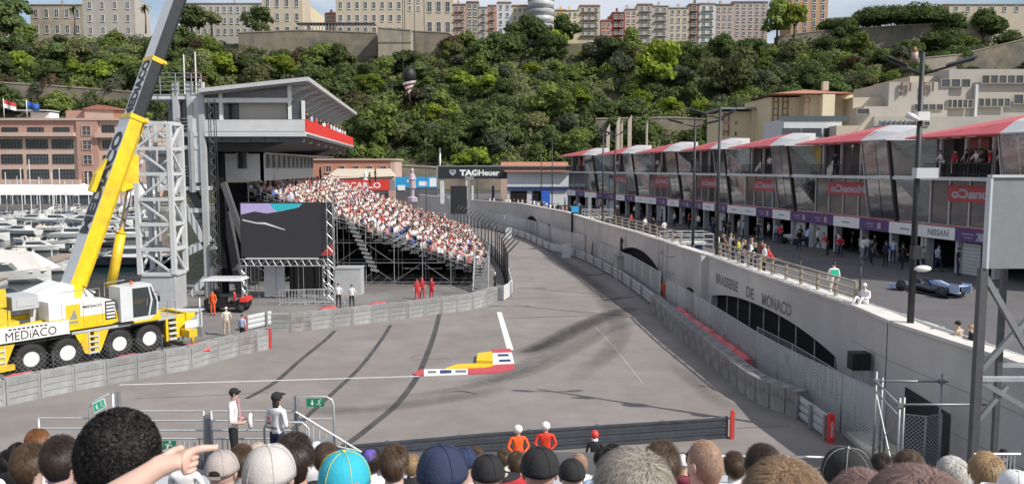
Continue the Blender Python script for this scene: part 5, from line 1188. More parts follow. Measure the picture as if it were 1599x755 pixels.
cp_('printed_stripe', 'black_print', lambda b: [b.bx(-6.9+q*.2,-6.77+q*.2,-.15,-.141,2.29,2.36) for q in range(9)])
cp_('upper_frame', 'yellow', lambda b: (b.tube([(-9.5,.6,2.0),(-4.6,.6,2.35)],.16,8), b.bx(-8.,-6.2,.4,1.6,1.8,2.6), b.tube([(-9.,1.6,2.6),(-4.8,1.4,2.6)],.14,8)))
cp_('counterweight_tray', 'grey_mid', lambda b: b.bx(-10.5,-8.,.5,2.4,1.8,2.9))
# superstructure
cp_('engine_housing', ['yellow','white_paint'], lambda b: (b.mi(0).extr([(-4.55,-.1,1.85),(-1.5,-.1,1.85),(-1.12,-.1,1.95),(-1.22,-.1,2.48),(-4.55,-.1,2.48)],(0,1.2,0)), b.mi(1).extr([(-4.55,-.1,2.483),(-1.22,-.1,2.483),(-1.45,-.1,3.15),(-1.9,-.1,3.3),(-4.55,-.1,3.38)],(0,1.2,0))))
cp_('louvre', 'white_paint', lambda b: [b.extr([(-1.75,-.14,2.2+.18*q),(-1.28,-.14,2.2+.18*q),(-1.33,-.14,2.3+.18*q),(-1.75,-.14,2.3+.18*q)],(0,.05,0)) for q in range(5)]); cp_('louvre_backing', 'black', lambda b: b.extr([(-1.8,-.11,2.12),(-1.22,-.11,2.12),(-1.4,-.11,3.1),(-1.8,-.11,3.1)],(0,.02,0)))
cp_('emblem_panel', 'kerb_yellow', lambda b: b.bx(-3.75,-3.05,-.12,-.105,2.1,3.15)); cp_('emblem', 'grey_mid', lambda b: (b.extr([(-3.6,-.13,2.4),(-3.2,-.13,2.4),(-3.35,-.13,2.9)],(0,.01,0)),b.bx(-3.62,-3.18,-.13,-.121,2.2,2.3)))
put_text('MEDIACO', (0,0,0), (1,0,0), (0,0,1), .95, .14, 'black_print', None).name = 'tmpx'; lo = bpy.data.objects['tmpx']; lo.name = 'lettering'; lo.parent = ck; lo.location = (-2.45,-.112,2.95)
cp_('slewing_ring', 'grey_dark', lambda b: b.tube([(-2.9,1.4,1.72),(-2.9,1.4,1.9)],1.25,24))
cp_('turntable', 'grey_light', lambda b: (b.bx(-4.9,-1.3,1.15,2.4,1.9,3.1), b.extr([(-5.6,1.0,3.1),(-2.,1.0,3.1),(-1.7,1.0,3.5),(-3.4,1.,4.2),(-5.2,1.0,3.6)],(0,.12,0)), b.extr([(-5.6,2.3,3.1),(-2.,2.3,3.1),(-1.7,2.3,3.5),(-3.4,2.3,4.2),(-5.2,2.3,3.6)],(0,.12,0))))
cp_('counterweight', 'yellow_dirty', lambda b: (b.bx(-7.9,-6.3,.2,3.0,2.35,3.25), [b.bx(-7.92+q*.55,-7.8+q*.55,.17,.2,2.4,3.2) for q in range(4)])); cp_('winch', 'yellow_dirty', lambda b: (b.tube([(-6.6,.8,3.8),(-6.6,2.2,3.8)],.42,14), b.bx(-7.2,-6.1,.7,.8,3.3,4.2), b.bx(-7.2,-6.1,2.2,2.3,3.3,4.2))); cp_('winch_housing', 'grey_paint', lambda b: (b.bx(-5.9,-4.7,.6,2.3,3.1,3.75), b.bx(-5.7,-4.9,.57,.6,3.25,3.6)))
cp_('guard_rail', 'steel', lambda b: [b.tube([(-1.3,.9,3.2),(-1.3,.9,3.9),(-.2,.9,3.95)],.025,5), b.tube([(-3.9,.0,3.4),(-3.9,0,3.8),(-2.,0,3.8),(-2,0,3.35)],.02,5)])
# operator cab
cab = cp_('cab', 'grey_light', lambda b: (b.bx(-1.1,-.45,-.35,.85,1.9,3.75), b.bx(-.45,.75,-.35,.85,1.85,2.05), b.bx(-.45,.62,-.35,.85,3.62,3.78), b.extr([(.38,-.36,2.05),(.46,-.36,2.05),(.66,-.36,2.9),(.5,-.36,3.65),(.42,-.36,3.65),(.56,-.36,2.9)],(0,.06,0)), b.extr([(.84,-.36,2.05),(.92,-.36,2.05),(.98,-.36,2.8),(.62,-.36,3.76),(.55,-.36,3.7),(.89,-.36,2.8)],(0,.05,0)), b.extr([(.84,.8,2.05),(.92,.8,2.05),(.98,.8,2.8),(.62,.8,3.76),(.55,.8,3.7),(.89,.8,2.8)],(0,.05,0))))
cp_('side_window', 'glass', lambda b: b.extr([(-.45,-.33,2.05),(.42,-.33,2.05),(.56,-.33,2.9),(.44,-.33,3.62),(-.45,-.33,3.62)],(0,.02,0))); cp_('front_window', 'glass_blue', lambda b: (b.extr([(.46,-.32,2.05),(.86,-.32,2.05),(.9,-.32,2.8),(.58,-.32,3.62),(.48,-.32,3.62),(.62,-.32,2.9)],(0,.02,0)), b.extr([(.86,-.3,2.05),(.92,-.3,2.8),(.6,-.3,3.68),(.6,.8,3.68),(.92,.8,2.8),(.86,.8,2.05)],(.01,0,0))))
cp_('cab_floor', 'yellow', lambda b: (b.bx(-.4,1.1,-.36,.86,1.75,1.86), b.extr([(.5,-.37,1.86),(1.1,-.37,1.86),(1.0,-.37,2.2),(.8,-.37,2.05)],(0,.3,0))))
cp_('mirror', 'black', lambda b: (b.tube([(.6,-.4,3.3),(.85,-.62,3.3),(.85,-.62,3.1)],.015,5), b.box((.86,-.63,2.95),(.04,.18,.3))))
cp_('hydraulic_hose', 'black', lambda b: [b.tube([(-1.3+.12*q,.3,2.2),(-1.1+.1*q,-.05,2.7+.08*q),(-1.9,.3+.1*q,3.3),(-2.4,.9,3.9)],.022,5) for q in range(4)])
for x_ in (-3.95,-2.9,-1.95): cp_('panel_gap', 'grey_dark', lambda b: b.bx(x_,x_+.015,-.108,-.10,1.9,3.2))
for q_ in range(1,5): cp_('side_panel_gap', 'grey_dark', lambda b: b.bx(-11.85+q_*1.5,-11.835+q_*1.5,-.148,-.14,1.74,2.4))
for u in (-.9,.0): cp_('tool_box', 'grey_mid', lambda b: b.bx(u,u+.6,-.1,.3,1.75,2.05))
cp_('grab_rail', 'steel', lambda b: b.tube([(1.3,.2,1.8),(1.3,.2,2.6),(1.8,.2,2.6),(1.8,.2,1.8)],.02,5))
cp_('tail_lamp', 'red_bright', lambda b: b.bx(2.5,2.53,.1,.35,1.0,1.15))
cp_('warning_beacon', 'cloth_orange', lambda b: b.tube([(-.2,.2,3.78),(-.2,.2,3.95)],.07,8))
cp_('seat', 'black', lambda b: (b.bx(-.3,.15,.0,.5,2.3,2.45), b.bx(-.35,-.2,.0,.5,2.45,3.1)))
cp_('door_handle', 'steel', lambda b: b.tube([(.3,-.39,2.6),(.34,-.39,3.0)],.02,5))
for c_ in list(ck.children):
    if c_.name.split('.')[0] in ('engine_housing','louvre','louvre_backing','emblem_panel','emblem','turntable','counterweight','winch','winch_housing','cab','side_window','front_window','cab_floor','seat','door_handle','panel_gap','mirror','hydraulic_hose','warning_beacon','guard_rail') or (c_.name.startswith('lettering') and c_.location.z > 2.5): c_.location.x -= .5
# boom (world coordinates through inverse)
inv = (Matrix.Translation(CO) @ Matrix.Rotation(CR, 4, 'Z')).inverted()
B0 = Vector((-23.2, 41.6, 3.3)); T0 = Vector((-7.2, 58.0, 62.5)); ax = (T0-B0).normalized(); side = Vector((0,0,1)).cross(ax).normalized()  # to the left of heading
upn = ax.cross(side).normalized(); upn = upn if upn.z > 0 else -upn    # top/back face normal
def boomsec(name, mats, t0, t1, w, h, split=None, cham=.22):
    L_ = (T0-B0).length; p = B0+ax*t0*L_; q = B0+ax*t1*L_; s = side if side.dot(Vector((.54,-.84,0))) > 0 else -side
    prof = [(-w/2, h/2, 0), (w/2, h/2, 1), (w/2, -h/2+cham*h, 1), (w/2*.72, -h/2, 1), (-w/2*.72, -h/2, 1), (-w/2, -h/2+cham*h, 1)]
    b = MB(); R1 = [p+s*a+upn*c for a, c, _ in prof]; R2 = [q+s*a+upn*c for a, c, _ in prof]; n = 6
    R1 = [inv @ v for v in R1]; R2 = [inv @ v for v in R2]
    for k in range(n):
        b.mi(0 if k in (0,) else 1); b.quad(R1[k], R1[(k+1) % n], R2[(k+1) % n], R2[k])
    b.mi(1); b.quad(*R1[::-1]); b.quad(*R2); return b.build(name, mats, ck, world=False), p, q, s
LB_ = (T0-B0).length
o, p0_, q0_, sN = boomsec('boom_base_section', ['white_paint','yellow'], -.02, .158, 1.5, .88)
boomsec('boom_extension', ['white_paint','charcoal'], .158, .40, 1.3, .72); boomsec('boom_extension', ['white_paint','charcoal'], .40, .64, 1.15, .64); boomsec('boom_extension', ['white_paint','charcoal'], .64, .84, 1.0, .58); boomsec('boom_extension', ['white_paint','charcoal'], .84, 1.0, .8, .66)
for f, w, h in ((.158,1.6,.98),(.212,1.36,.78)):
    b = MB(); p = B0+ax*(f-.002)*LB_; q = B0+ax*(f+.002)*LB_; 
    pr = [(-w/2,h/2),(w/2,h/2),(w/2,-h/2),(-w/2,-h/2)]; b.loft([[inv @ (p+sN*a+upn*c) for a,c in pr],[inv @ (q+sN*a+upn*c) for a,c in pr]]); b.build('boom_collar','yellow',ck,world=False)
    b = MB(); b.tube([inv @ (p+sN*(w/2)-upn*h*.3), inv @ (p+sN*(w/2+.45)-upn*h*.3)],.07,6); b.build('collar_pin','red_bright' if f > .4 else 'yellow',ck,world=False)
def boomtext(body, f, width, height, hh):
    c = B0+ax*f*LB_+upn*(hh/2+.012); o = put_text(body, (0,0,0), (1,0,0), (0,1,0), width, height, 'black_print', None, bold=.05); o.parent = ck
    nz = upn; R = Matrix((ax, nz.cross(ax), nz)).transposed().to_4x4(); o.matrix_local = inv @ Matrix.Translation(c) @ R
boomtext('MEDiACO', .098, 5.8, 1.25, .89); boomtext('MEDiACO', .184, 3.4, 1.0, .73)
b = MB(); b.extr([inv @ (B0+ax*(.088+a)*LB_+upn*1.12/2*c-sN*0) for a,c in ((0,1.0),(.0,1.45),(.015,1.45),(.03,1.0))], (0,.4,0)); b.build('boom_bracket','yellow',ck,world=False)
# luffing cylinder
c0 = inv @ (B0+Vector((1.3,1.7,.2))); c1w = B0+ax*.105*LB_-upn*.95; c1 = inv @ c1w; cm = c0.lerp(c1, .52)
cp_('luffing_cylinder', 'yellow', lambda b: (b.tube([c0, cm], .26, 14), b.tube([cm, cm+(c1-cm)*.03], .29, 14))); cp_('cylinder_rod', 'chrome', lambda b: b.tube([cm, c1], .14, 12)); cp_('cylinder_bracket', 'yellow', lambda b: (b.beam(c1, inv @ (B0+ax*.128*LB_-upn*.45), .5, .7), b.beam(c1, inv @ (B0+ax*.098*LB_-upn*.45), .5, .5)))
cp_('boom_head', 'yellow', lambda b: b.beam(inv @ (T0-ax*.8), inv @ (T0+ax*.9), 1.1, 1.5))
# hook
hk = thing('hook_block', 'black ball and striped hook block hanging from the crane cables above the trees', 'crane hook', P(639,125,58)); hv = P(639,118,58)
part(hk,'hook_ball','black',lambda b:b.ell((hv.x,hv.y,hv.z),(.50,.5,.62),14,10))
bb = MB(); 
for k in range(6): bb.mi(k % 2).loft([[Vector((hv.x+cos(a)*(.50-.085*k), hv.y+sin(a)*(.42-.06*k), hv.z-.45-.15*k+.10*cos(a))) for a in np.linspace(0,2*pi,11)[:-1]],[Vector((hv.x+cos(a)*(.50-.085*(k+1)), hv.y+sin(a)*(.42-.06*(k+1)), hv.z-.45-.15*(k+1)+.10*cos(a))) for a in np.linspace(0,2*pi,11)[:-1]]], caps=False)
bb.build('striped_block',['white_print','maroon_wall'],hk); part(hk,'hook','black',lambda b:(b.tube([(hv.x,hv.y,hv.z-1.2),(hv.x,hv.y,hv.z-1.7),(hv.x+.16,hv.y,hv.z-1.9),(hv.x+.02,hv.y,hv.z-2.05),(hv.x-.16,hv.y,hv.z-1.9)],.055,6)))
part(hk,'cable','steel_dark',lambda b:(b.tube([(hv.x-.42,hv.y,hv.z),(hv.x-.42,hv.y,62.9)],.022,4), b.tube([(hv.x+.42,hv.y,hv.z),(hv.x+.42,hv.y,62.9)],.022,4)))
# ================================================================ LATTICE TOWER + RACE CONTROL
YT = 56.
X_ = lambda px, Y: P(px,262,Y).x
Z_ = lambda py, Y: P(799,py,Y).z
dm('lattice_paint', (.56,.57,.58), .5, var=.08)
lt = thing('lattice_tower', 'white steel lattice tower on a grey metal base beside the crane cab', 'tower', (-25, YT, 0))
xl, xm, xr = -26.2, -23.8, -23.6; zt = Z_(192, YT); zb_ = Z_(428, YT)
part(lt,'base','grey_paint',lambda b:(b.bx(xl,xm,YT,YT+2,0,zb_)))
part(lt,'base_panel','grey_paint',lambda b:(b.bx(xl+.1,xm-.25,YT-.02,YT,0.05,zb_-.1)))
for x, y in ((xl,YT),(xm,YT),(xl,YT+2),(xm,YT+2)): part(lt,'upright','lattice_paint',lambda b:b.bx(x-.15,x+.15,y-.15,y+.15,zb_,zt))
nl = 6; hh = (zt-zb_)/nl
for k in range(nl+1):
    z = zb_+k*hh
    part(lt,'crossbar','lattice_paint',lambda b:(b.bx(xl+.17,xm-.17,YT-.12,YT+.12,z-.12,z+.12),b.bx(xm-.12,xm+.12,YT+.17,YT+1.83,z-.12,z+.12),b.bx(xl-.12,xl+.12,YT+.17,YT+1.83,z-.12,z+.12),b.bx(xl+.17,xm-.17,YT+1.88,YT+2.12,z-.12,z+.12)))
    if k < nl:
        s = k % 2
        part(lt,'diagonal','lattice_paint',lambda b:(b.beam((xl if s else xm,YT,z),(xm if s else xl,YT,z+hh),.13,.13),b.beam((xm,YT if s else YT+2,z),(xm,YT+2 if s else YT,z+hh),.16,.16),b.beam((xl,YT+2 if s else YT,z),(xl,YT if s else YT+2,z+hh),.13,.13),b.beam((xm if s else xl,YT+2,z),(xl if s else xm,YT+2,z+hh),.12,.12)))
part(lt,'inner_shaft','grey_paint',lambda b:(b.bx(xl+.9,xl+.98,YT+.8,YT+1.4,zb_,zt),b.bx(xl+2.,xl+2.08,YT+.8,YT+1.4,zb_,zt)))
# access tower with stairs and balconies behind the lattice tower
st = thing('stair_tower', 'grey steel access tower with balconies and zigzag stairs behind the lattice tower', 'tower', (-24, 62, 0)); YS = 62.
xs0, xs1 = X_(232,YS), X_(320,YS); mid = X_(280,YS); xe = X_(322,YS)
part(st,'back_wall','grey_mid',lambda b:b.bx(xs0,xs1,YS+4,YS+4.2,Z_(300,YS),Z_(150,YS)))
for py in (150, 208, 228, 292): part(st,'floor_slab','grey_light',lambda b:b.bx(xs0,xs1,YS,YS+4,Z_(py+5,YS),Z_(py-1,YS)))
for px in (278, 300, 318): part(st,'column','grey_paint',lambda b:b.bx(X_(px,YS)-.2,X_(px,YS)+.2,YS-.1,YS+.3,Z_(300,YS) if px<318 else 0,Z_(128,YS)))
part(st,'wall_panel','grey_light',lambda b:(b.bx(X_(298,YS),xs1,YS+.05,YS+.3,Z_(285,YS),Z_(145,YS)),b.bx(xs0,X_(262,YS),YS+.4,YS+.6,Z_(292,YS),Z_(233,YS))))
part(st,'window','pane',lambda b:(b.bx(X_(280,YS)+.1,X_(297,YS),YS+.5,YS+.55,Z_(206,YS),Z_(155,YS)),b.bx(X_(280,YS)+.1,X_(297,YS),YS+.5,YS+.55,Z_(288,YS),Z_(234,YS)),b.bx(X_(236,YS),X_(256,YS),YS+.3,YS+.35,Z_(268,YS),Z_(240,YS))))
def rails(t, x0, x1, y, z, h=1.1, n=4, m='steel_dull', step=1.2):
    b = MB()
    for k in range(1, n+1): b.tube([(x0,y,z+h*k/n),(x1,y,z+h*k/n)],.03,4)
    for k in range(int((x1-x0)/step)+2): x = min(x0+k*step, x1); b.tube([(x,y,z),(x,y,z+h)],.035,4)
    return b.build('railing', m, t)
rails(st, xs0, xs1, YS-.15, Z_(148,YS), 1.6, 5); rails(st, X_(278,YS), X_(298,YS), YS-.2, Z_(206,YS), 1.0); rails(st, X_(278,YS), X_(298,YS), YS-.2, Z_(280,YS), 1.0); rails(st, xs0, X_(276,YS), YS-.15, Z_(228,YS)+0.1, 1.0)
part(st,'roof_deck','grey_light',lambda b:b.bx(xs0,xs1,YS,YS+4,Z_(150,YS),Z_(147,YS)))
for z0, z1, x0, x1 in ((Z_(392,YS),Z_(318,YS),X_(322,YS),X_(284,YS)),(Z_(395,YS),Z_(378,YS),X_(286,YS),X_(322,YS)),(Z_(462,YS),Z_(418,YS),X_(290,YS),X_(330,YS)),(Z_(500,YS),Z_(462,YS),X_(312,YS),X_(286,YS))):
    part(st,'stair_flight','grey_light',lambda b:(b.beam((x0,YS,z0),(x1,YS,z1),.12,.5,up=(0,0,1)),b.beam((x0,YS+1.2,z0),(x1,YS+1.2,z1),.12,.4)))
    part(st,'stair_treads','steel_dull',lambda b:[b.box((x0+(x1-x0)*q/9,YS+.6,z0+(z1-z0)*q/9+.05),(.3,1.1,.05)) for q in range(10)])
part(st,'side_panel','grey_light',lambda b:(b.extr([(X_(287,YS),YS+.1,Z_(395,YS)),(X_(322,YS),YS+.1,Z_(383,YS)),(X_(322,YS),YS+.1,Z_(320,YS)),(X_(318,YS),YS+.1,Z_(320,YS)),(X_(318,YS),YS+.1,Z_(372,YS)),(X_(287,YS),YS+.1,Z_(385,YS))],(0,.2,0)),b.bx(X_(287,YS),X_(322,YS),YS+.1,YS+.3,Z_(332,YS),Z_(325,YS))))
for px, y0 in ((285,70),(303,66),(309,110)): part(st,'antenna','white_paint',lambda b:b.tube([(X_(px,YS),YS+1,Z_(150,YS)),(X_(px,YS),YS+1,Z_(y0+12,YS))],.05,5))
# race control building with cantilevered roof, terrace with red fascia
rc = thing('race_control', 'grey race control building with sloping cantilever roof and red fascia terrace above the grandstand', 'building', (-20, 62, 0))
Y0, Y1 = 62., 100.; xa, xb = X_(322,Y0), X_(478,Y0); dx = X_(551,Y1)-X_(478,Y0)
def xo(y): return xb+dx*(y-Y0)/(Y1-Y0)
zr0, zr1 = Z_(122,Y0), Z_(140,Y0)
part(rc,'roof','white_roof',lambda b:b.loft([[Vector((xa,Y0-1,zr1)),Vector((xb+.6,Y0-1,zr0)),Vector((xb+.6,Y0-1,zr0-.3)),Vector((xa,Y0-1,zr1-.3))],[Vector((xa+dx,Y1,zr1)),Vector((xo(Y1)+.6,Y1,zr0)),Vector((xo(Y1)+.6,Y1,zr0-.3)),Vector((xa+dx,Y1,zr1-.3))]]))
part(rc,'roof_soffit','grey_mid',lambda b:b.loft([[Vector((xa+.1,Y0-.8,zr1-.45)),Vector((xb+.3,Y0-.8,zr0-.42)),Vector((xb+.3,Y0-.8,zr0-.32)),Vector((xa+.1,Y0-.8,zr1-.32))],[Vector((xa+dx,Y1,zr1-.45)),Vector((xo(Y1)+.3,Y1,zr0-.42)),Vector((xo(Y1)+.3,Y1,zr0-.32)),Vector((xa+dx,Y1,zr1-.32))]]))
for k in range(10):
    y = Y0+1+k*4.; x = xo(y); part(rc,'roof_rib','grey_light',lambda b:b.extr([(x-3.6,y,Z_(170,Y0)),(x+.3,y,zr0-.45),(x-3.6,y,zr0-.75)],(0,.25,0)))
zf = Z_(205,Y0); zu = Z_(186,Y0)
part(rc,'terrace_slab','grey_light',lambda b:b.loft([[Vector((xa,Y0,zf-.0)),Vector((xb,Y0,zf-.0)),Vector((xb,Y0,zf-.35)),Vector((xa,Y0,zf-.35))],[Vector((xa+dx,Y1,zf)),Vector((xo(Y1),Y1,zf)),Vector((xo(Y1),Y1,zf-.35)),Vector((xa+dx,Y1,zf-.35))]]))
part(rc,'red_fascia','red_bright',lambda b:b.loft([[Vector((xb,Y0,zf-.05)),Vector((xb+.12,Y0,zf-.05)),Vector((xb+.12,Y0,zu)),Vector((xb,Y0,zu))],[Vector((xo(Y1),Y1,zf-.05)),Vector((xo(Y1)+.12,Y1,zf-.05)),Vector((xo(Y1)+.12,Y1,zu)),Vector((xo(Y1),Y1,zu))]]))
part(rc,'fascia_lip','white_paint',lambda b:b.loft([[Vector((xb,Y0,zf-.2)),Vector((xb+.14,Y0,zf-.2)),Vector((xb+.14,Y0,zf-.06)),Vector((xb,Y0,zf-.06))],[Vector((xo(Y1),Y1,zf-.2)),Vector((xo(Y1)+.14,Y1,zf-.2)),Vector((xo(Y1)+.14,Y1,zf-.06)),Vector((xo(Y1),Y1,zf-.06))]]))
part(rc,'front_parapet','grey_light',lambda b:(b.bx(xa,xb-.02,Y0-.1,Y0+.1,zf-.0,Z_(187,Y0)),b.bx(xa,xb+.05,Y0-.15,Y0+.15,Z_(208,Y0)-.25,zf-.05)))
part(rc,'front_beam','white_paint',lambda b:(b.bx(xa,X_(458,Y0),Y0,Y0+.3,Z_(160,Y0),Z_(153,Y0)),b.bx(X_(452,Y0),X_(457,Y0),Y0-.02,Y0+.3,Z_(186,Y0),Z_(128,Y0)),b.bx(X_(473,Y0),X_(477,Y0),Y0-.02,Y0+.3,Z_(186,Y0),Z_(157,Y0)),b.bx(X_(345,Y0),X_(350,Y0),Y0+.02,Y0+.28,Z_(187,Y0),Z_(137,Y0))))
part(rc,'panel','grey_mid',lambda b:(b.extr([(xa,Y0+.4,Z_(153,Y0)),(X_(452,Y0),Y0+.4,Z_(153,Y0)),(X_(452,Y0),Y0+.4,zr0-.75),(xa,Y0+.4,zr1-.35)],(0,.1,0)),))
part(rc,'back_panel','cream_grey',lambda b:(b.bx(X_(372,Y0),X_(446,Y0),Y0+.6,Y0+.7,Z_(187,Y0),Z_(160,Y0)),))
part(rc,'glazing','glass_dim',lambda b:(b.bx(xa,X_(452,Y0),Y0+1.2,Y0+1.25,Z_(187,Y0),Z_(160,Y0)),b.bx(X_(457,Y0),X_(473,Y0),Y0+.1,Y0+.15,Z_(186,Y0),Z_(157,Y0))))
part(rc,'long_wall','grey_mid',lambda b:b.extr([(xb-4,Y0+1.3,Z_(187,Y0)),(xb-4+dx,Y1,Z_(187,Y0)),(xb-4+dx,Y1,zr0-.6),(xb-4,Y0+1.3,zr0-.6)],(-.2,0,0)))
part(rc,'under_floor','grey_dark',lambda b:(b.bx(xa,xb-.2,Y0+.2,Y0+.5,Z_(222,Y0),Z_(208,Y0)-.25),[b.bx(xa+q*1.1,xa+q*1.1+.1,Y0+.1,Y0+.2,Z_(221,Y0),Z_(208,Y0)-.3) for q in range(7)]))
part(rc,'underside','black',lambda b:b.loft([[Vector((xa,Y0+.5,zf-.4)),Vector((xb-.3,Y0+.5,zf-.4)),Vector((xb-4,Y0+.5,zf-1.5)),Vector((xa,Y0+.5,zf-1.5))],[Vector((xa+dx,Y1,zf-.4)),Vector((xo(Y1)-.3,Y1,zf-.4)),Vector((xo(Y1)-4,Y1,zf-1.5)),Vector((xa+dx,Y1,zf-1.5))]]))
part(rc,'floodlight','white_print',lambda b:[b.box((xo(Y0+3+k*5)-.8,Y0+3+k*5,zf-.55),(.25,.12,.35)) for k in range(6)])
part(rc,'lower_storey','white_paint',lambda b:(b.bx(X_(350,66),X_(412,66),66,66.3,Z_(282,66),Z_(238,66)),b.extr([(X_(412,66),66,Z_(282,66)),(X_(412,66)+dx*.62,92,Z_(282,66)),(X_(412,66)+dx*.62,92,Z_(238,66)),(X_(412,66),66,Z_(238,66))],(-.3,0,0)),b.bx(X_(350,66),X_(412,66),66,92,Z_(238,66)-.1,Z_(238,66))))
for k in range(11):
    f = (k+.5)/11; x = X_(412,66)+dx*.62*f; y = 66+26*f; rz = atan2(26, dx*.62); link('window', win_mesh('rc',1.6,1.5,1,1,.06,.1,'grey_light','pane'), rc, (x+.02-rc.location.x, y-rc.location.y, Z_(262,66)), rz)
link('window', win_mesh('rc2',.75,1.35,1,1,.06,.08,'grey_light','pane'), rc, (X_(379,66)-rc.location.x, 66-.02-rc.location.y, Z_(263,66)))
part(rc,'shade_board','void',lambda b:b.bx(X_(330,70),X_(405,70),70.5,71,0,Z_(285,70)))  # black boards put in for the shade under the building
part(rc,'shade_board','void',lambda b:b.bx(xa,X_(352,64),63.5,64,0,Z_(215,64)))
part(rc,'inclined_strut','grey_dark',lambda b:(b.beam((X_(352,64),64,Z_(330,64)),(X_(372,64),64,Z_(470,64)),.8,.5),b.beam((X_(352,63.5),63,Z_(285,63)),(X_(385,63.5),63,Z_(390,63)),.5,.4),b.beam((X_(296,63.5),63,Z_(285,63)),(X_(330,63.5),63,Z_(350,63)),.7,.6)))
for a, b_, k in ((X_(334,60.5),60.5,0),):
    m_ = thing('truss_mast','tall thin black lighting truss standing left of the big screen','mast',(a,b_,0))
    part(m_,'chord','steel_dark',lambda b:[b.tube([(a+sx*.2,b_+sy*.2,0),(a+sx*.2,b_+sy*.2,Z_(155,60.5))],.035,5) for sx in (-1,1) for sy in (-1,1)])
    part(m_,'bracing','steel_dull',lambda b:[b.beam((a-.2*(1 if q%2 else -1),b_-.2,q*.42),(a+.2*(1 if q%2 else -1),b_-.2,(q+1)*.42),.025,.025) for q in range(36)])
# ================================================================ BIG SCREEN + SCAFFOLD STAGE
YB = 60.; bs = thing('big_screen', 'big video screen on scaffolding showing a dark picture with violet and teal top', 'screen', (X_(445,YB),YB,0))
sx0, sx1 = X_(374,YB), X_(517,YB); sz0, sz1 = Z_(400,YB), Z_(317,YB)
dm('screen_dark', (.02,.02,.024), .35, var=.15, emit=((.045,.042,.05), .35)); dm('screen_violet', (.3,.26,.45), .4, emit=((.30,.26,.44), .45)); dm('screen_teal', (.02,.3,.36), .4, emit=((.03,.33,.38), .45)); dm('screen_line', (.5,.5,.55), .4, emit=((.4,.4,.45), .3)); dm('screen_red', (.4,.05,.05), .4, emit=((.4,.06,.06), .3))
part(bs,'cabinet','charcoal',lambda b:b.bx(sx0-.08,sx1+.08,YB,YB+.5,sz0-.05,sz1+.05)); part(bs,'display','screen_dark',lambda b:b.quad((sx0,YB-.01,sz0),(sx1,YB-.01,sz0),(sx1,YB-.01,sz1),(sx0,YB-.01,sz1)))
def scr(name, m, poly): part(bs,name,m,lambda b:b.add([(X_(px,YB),YB-.02,Z_(py,YB)) for px, py in poly],[list(range(len(poly)))]))
scr('picture_area','screen_violet',[(374,317.5),(470,317.5),(466,323),(440,329),(415,333),(395,330),(374,335)]); part(bs,'picture_area','screen_teal',lambda b:b.add([(X_(px,YB),YB-.025,Z_(py,YB)) for px, py in [(420,317.6),(472,317.6),(460,325),(432,330),(424,325)]],[list(range(5))])); scr('picture_line','screen_line',[(376,342),(398,347),(412,347),(443,358),(442,359),(411,350),(398,349),(376,344)]); scr('picture_area','screen_red',[(499,396),(505,390),(517,380),(517,398),(500,399)])
def truss(t, p, q, s=.35, m='steel', n=None, r=.03, up=(0,0,1)):
    p = Vector(p); q = Vector(q); d = (q-p); L = d.length; d.normalize(); a = d.cross(Vector(up)); a = a.normalized() if a.length > .01 else Vector((1,0,0)); c = a.cross(d); b = MB()
    cs = [a*i*s/2+c*j*s/2 for i, j in ((-1,-1),(1,-1),(1,1),(-1,1))]
    for o in cs: b.tube([p+o, q+o], r, 5)
    n = n or int(L/s)
    for k in range(n):
        u = p+d*L*k/n; v = p+d*L*(k+1)/n
        for i in range(4):
            o1, o2 = cs[i], cs[(i+1) % 4]
            if k % 2: o1, o2 = o2, o1
            b.tube([u+o1, v+o2], r*.6, 4, caps=False)
    return b.build('truss', m, t)
truss(bs,(sx0-.1,YB,sz0-.45),(sx1-.4,YB,sz0-.45),.5,n=24); part(bs,'truss_top','white_roof',lambda b:b.bx(sx0+.3,sx1-1.1,YB-.3,YB+.4,sz0-.18,sz0-.1))
for px in (376, 514): truss(bs,(X_(px,YB),YB,0),(X_(px,YB),YB,sz0-.7 if px < 400 else sz1+.5),.45 if px>400 else .3)
truss(bs,(X_(504,YB),YB+.4,0),(X_(504,YB),YB+.4,sz0-.7),.45)
part(bs,'vertical_pole','steel_dull',lambda b:[b.tube([(X_(px,YB),YB+1+j,0),(X_(px,YB),YB+1+j,sz0 if j else sz1)],.03,5) for px in (376,392,420,456,490) for j in (0,1.5)])
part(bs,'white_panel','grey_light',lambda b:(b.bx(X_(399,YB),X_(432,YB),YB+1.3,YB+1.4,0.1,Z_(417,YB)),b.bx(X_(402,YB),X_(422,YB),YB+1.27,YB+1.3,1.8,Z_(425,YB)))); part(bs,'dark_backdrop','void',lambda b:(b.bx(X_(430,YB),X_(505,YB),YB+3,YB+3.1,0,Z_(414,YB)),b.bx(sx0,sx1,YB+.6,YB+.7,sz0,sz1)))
cbm = MB()
for k in range(9): cbm.tube([(k*.22,0,.1),(k*.22,0,1.0)],.015,4)
cbm.tube([(0,0,.1),(0,0,1.05),(1.9,0,1.05),(1.9,0,.1),(0,0,.1)],.022,5); cbm.bx(-.02,.04,-.3,.3,0,.04); cbm.bx(1.86,1.92,-.3,.3,0,.04); cbm = cbm.mesh('crowd_barrier','galv')
def crowd_barrier(x, y, z, rz, label, group='steel crowd barriers'): tag(link('crowd_barrier', cbm, None, (x,y,z), rz), label, 'barrier', group)
for k in range(5): v = G(438+k*16, 482, 0); crowd_barrier(X_(432+k*15,YB-1.5), YB-1.6+.1*k, 0, .1*(k%3), ['leftmost crowd barrier under the big screen','second crowd barrier from the left under the big screen','middle crowd barrier under the big screen','fourth crowd barrier from the left under the big screen','crowd barrier under the big screen next to the right scaffold leg'][k])
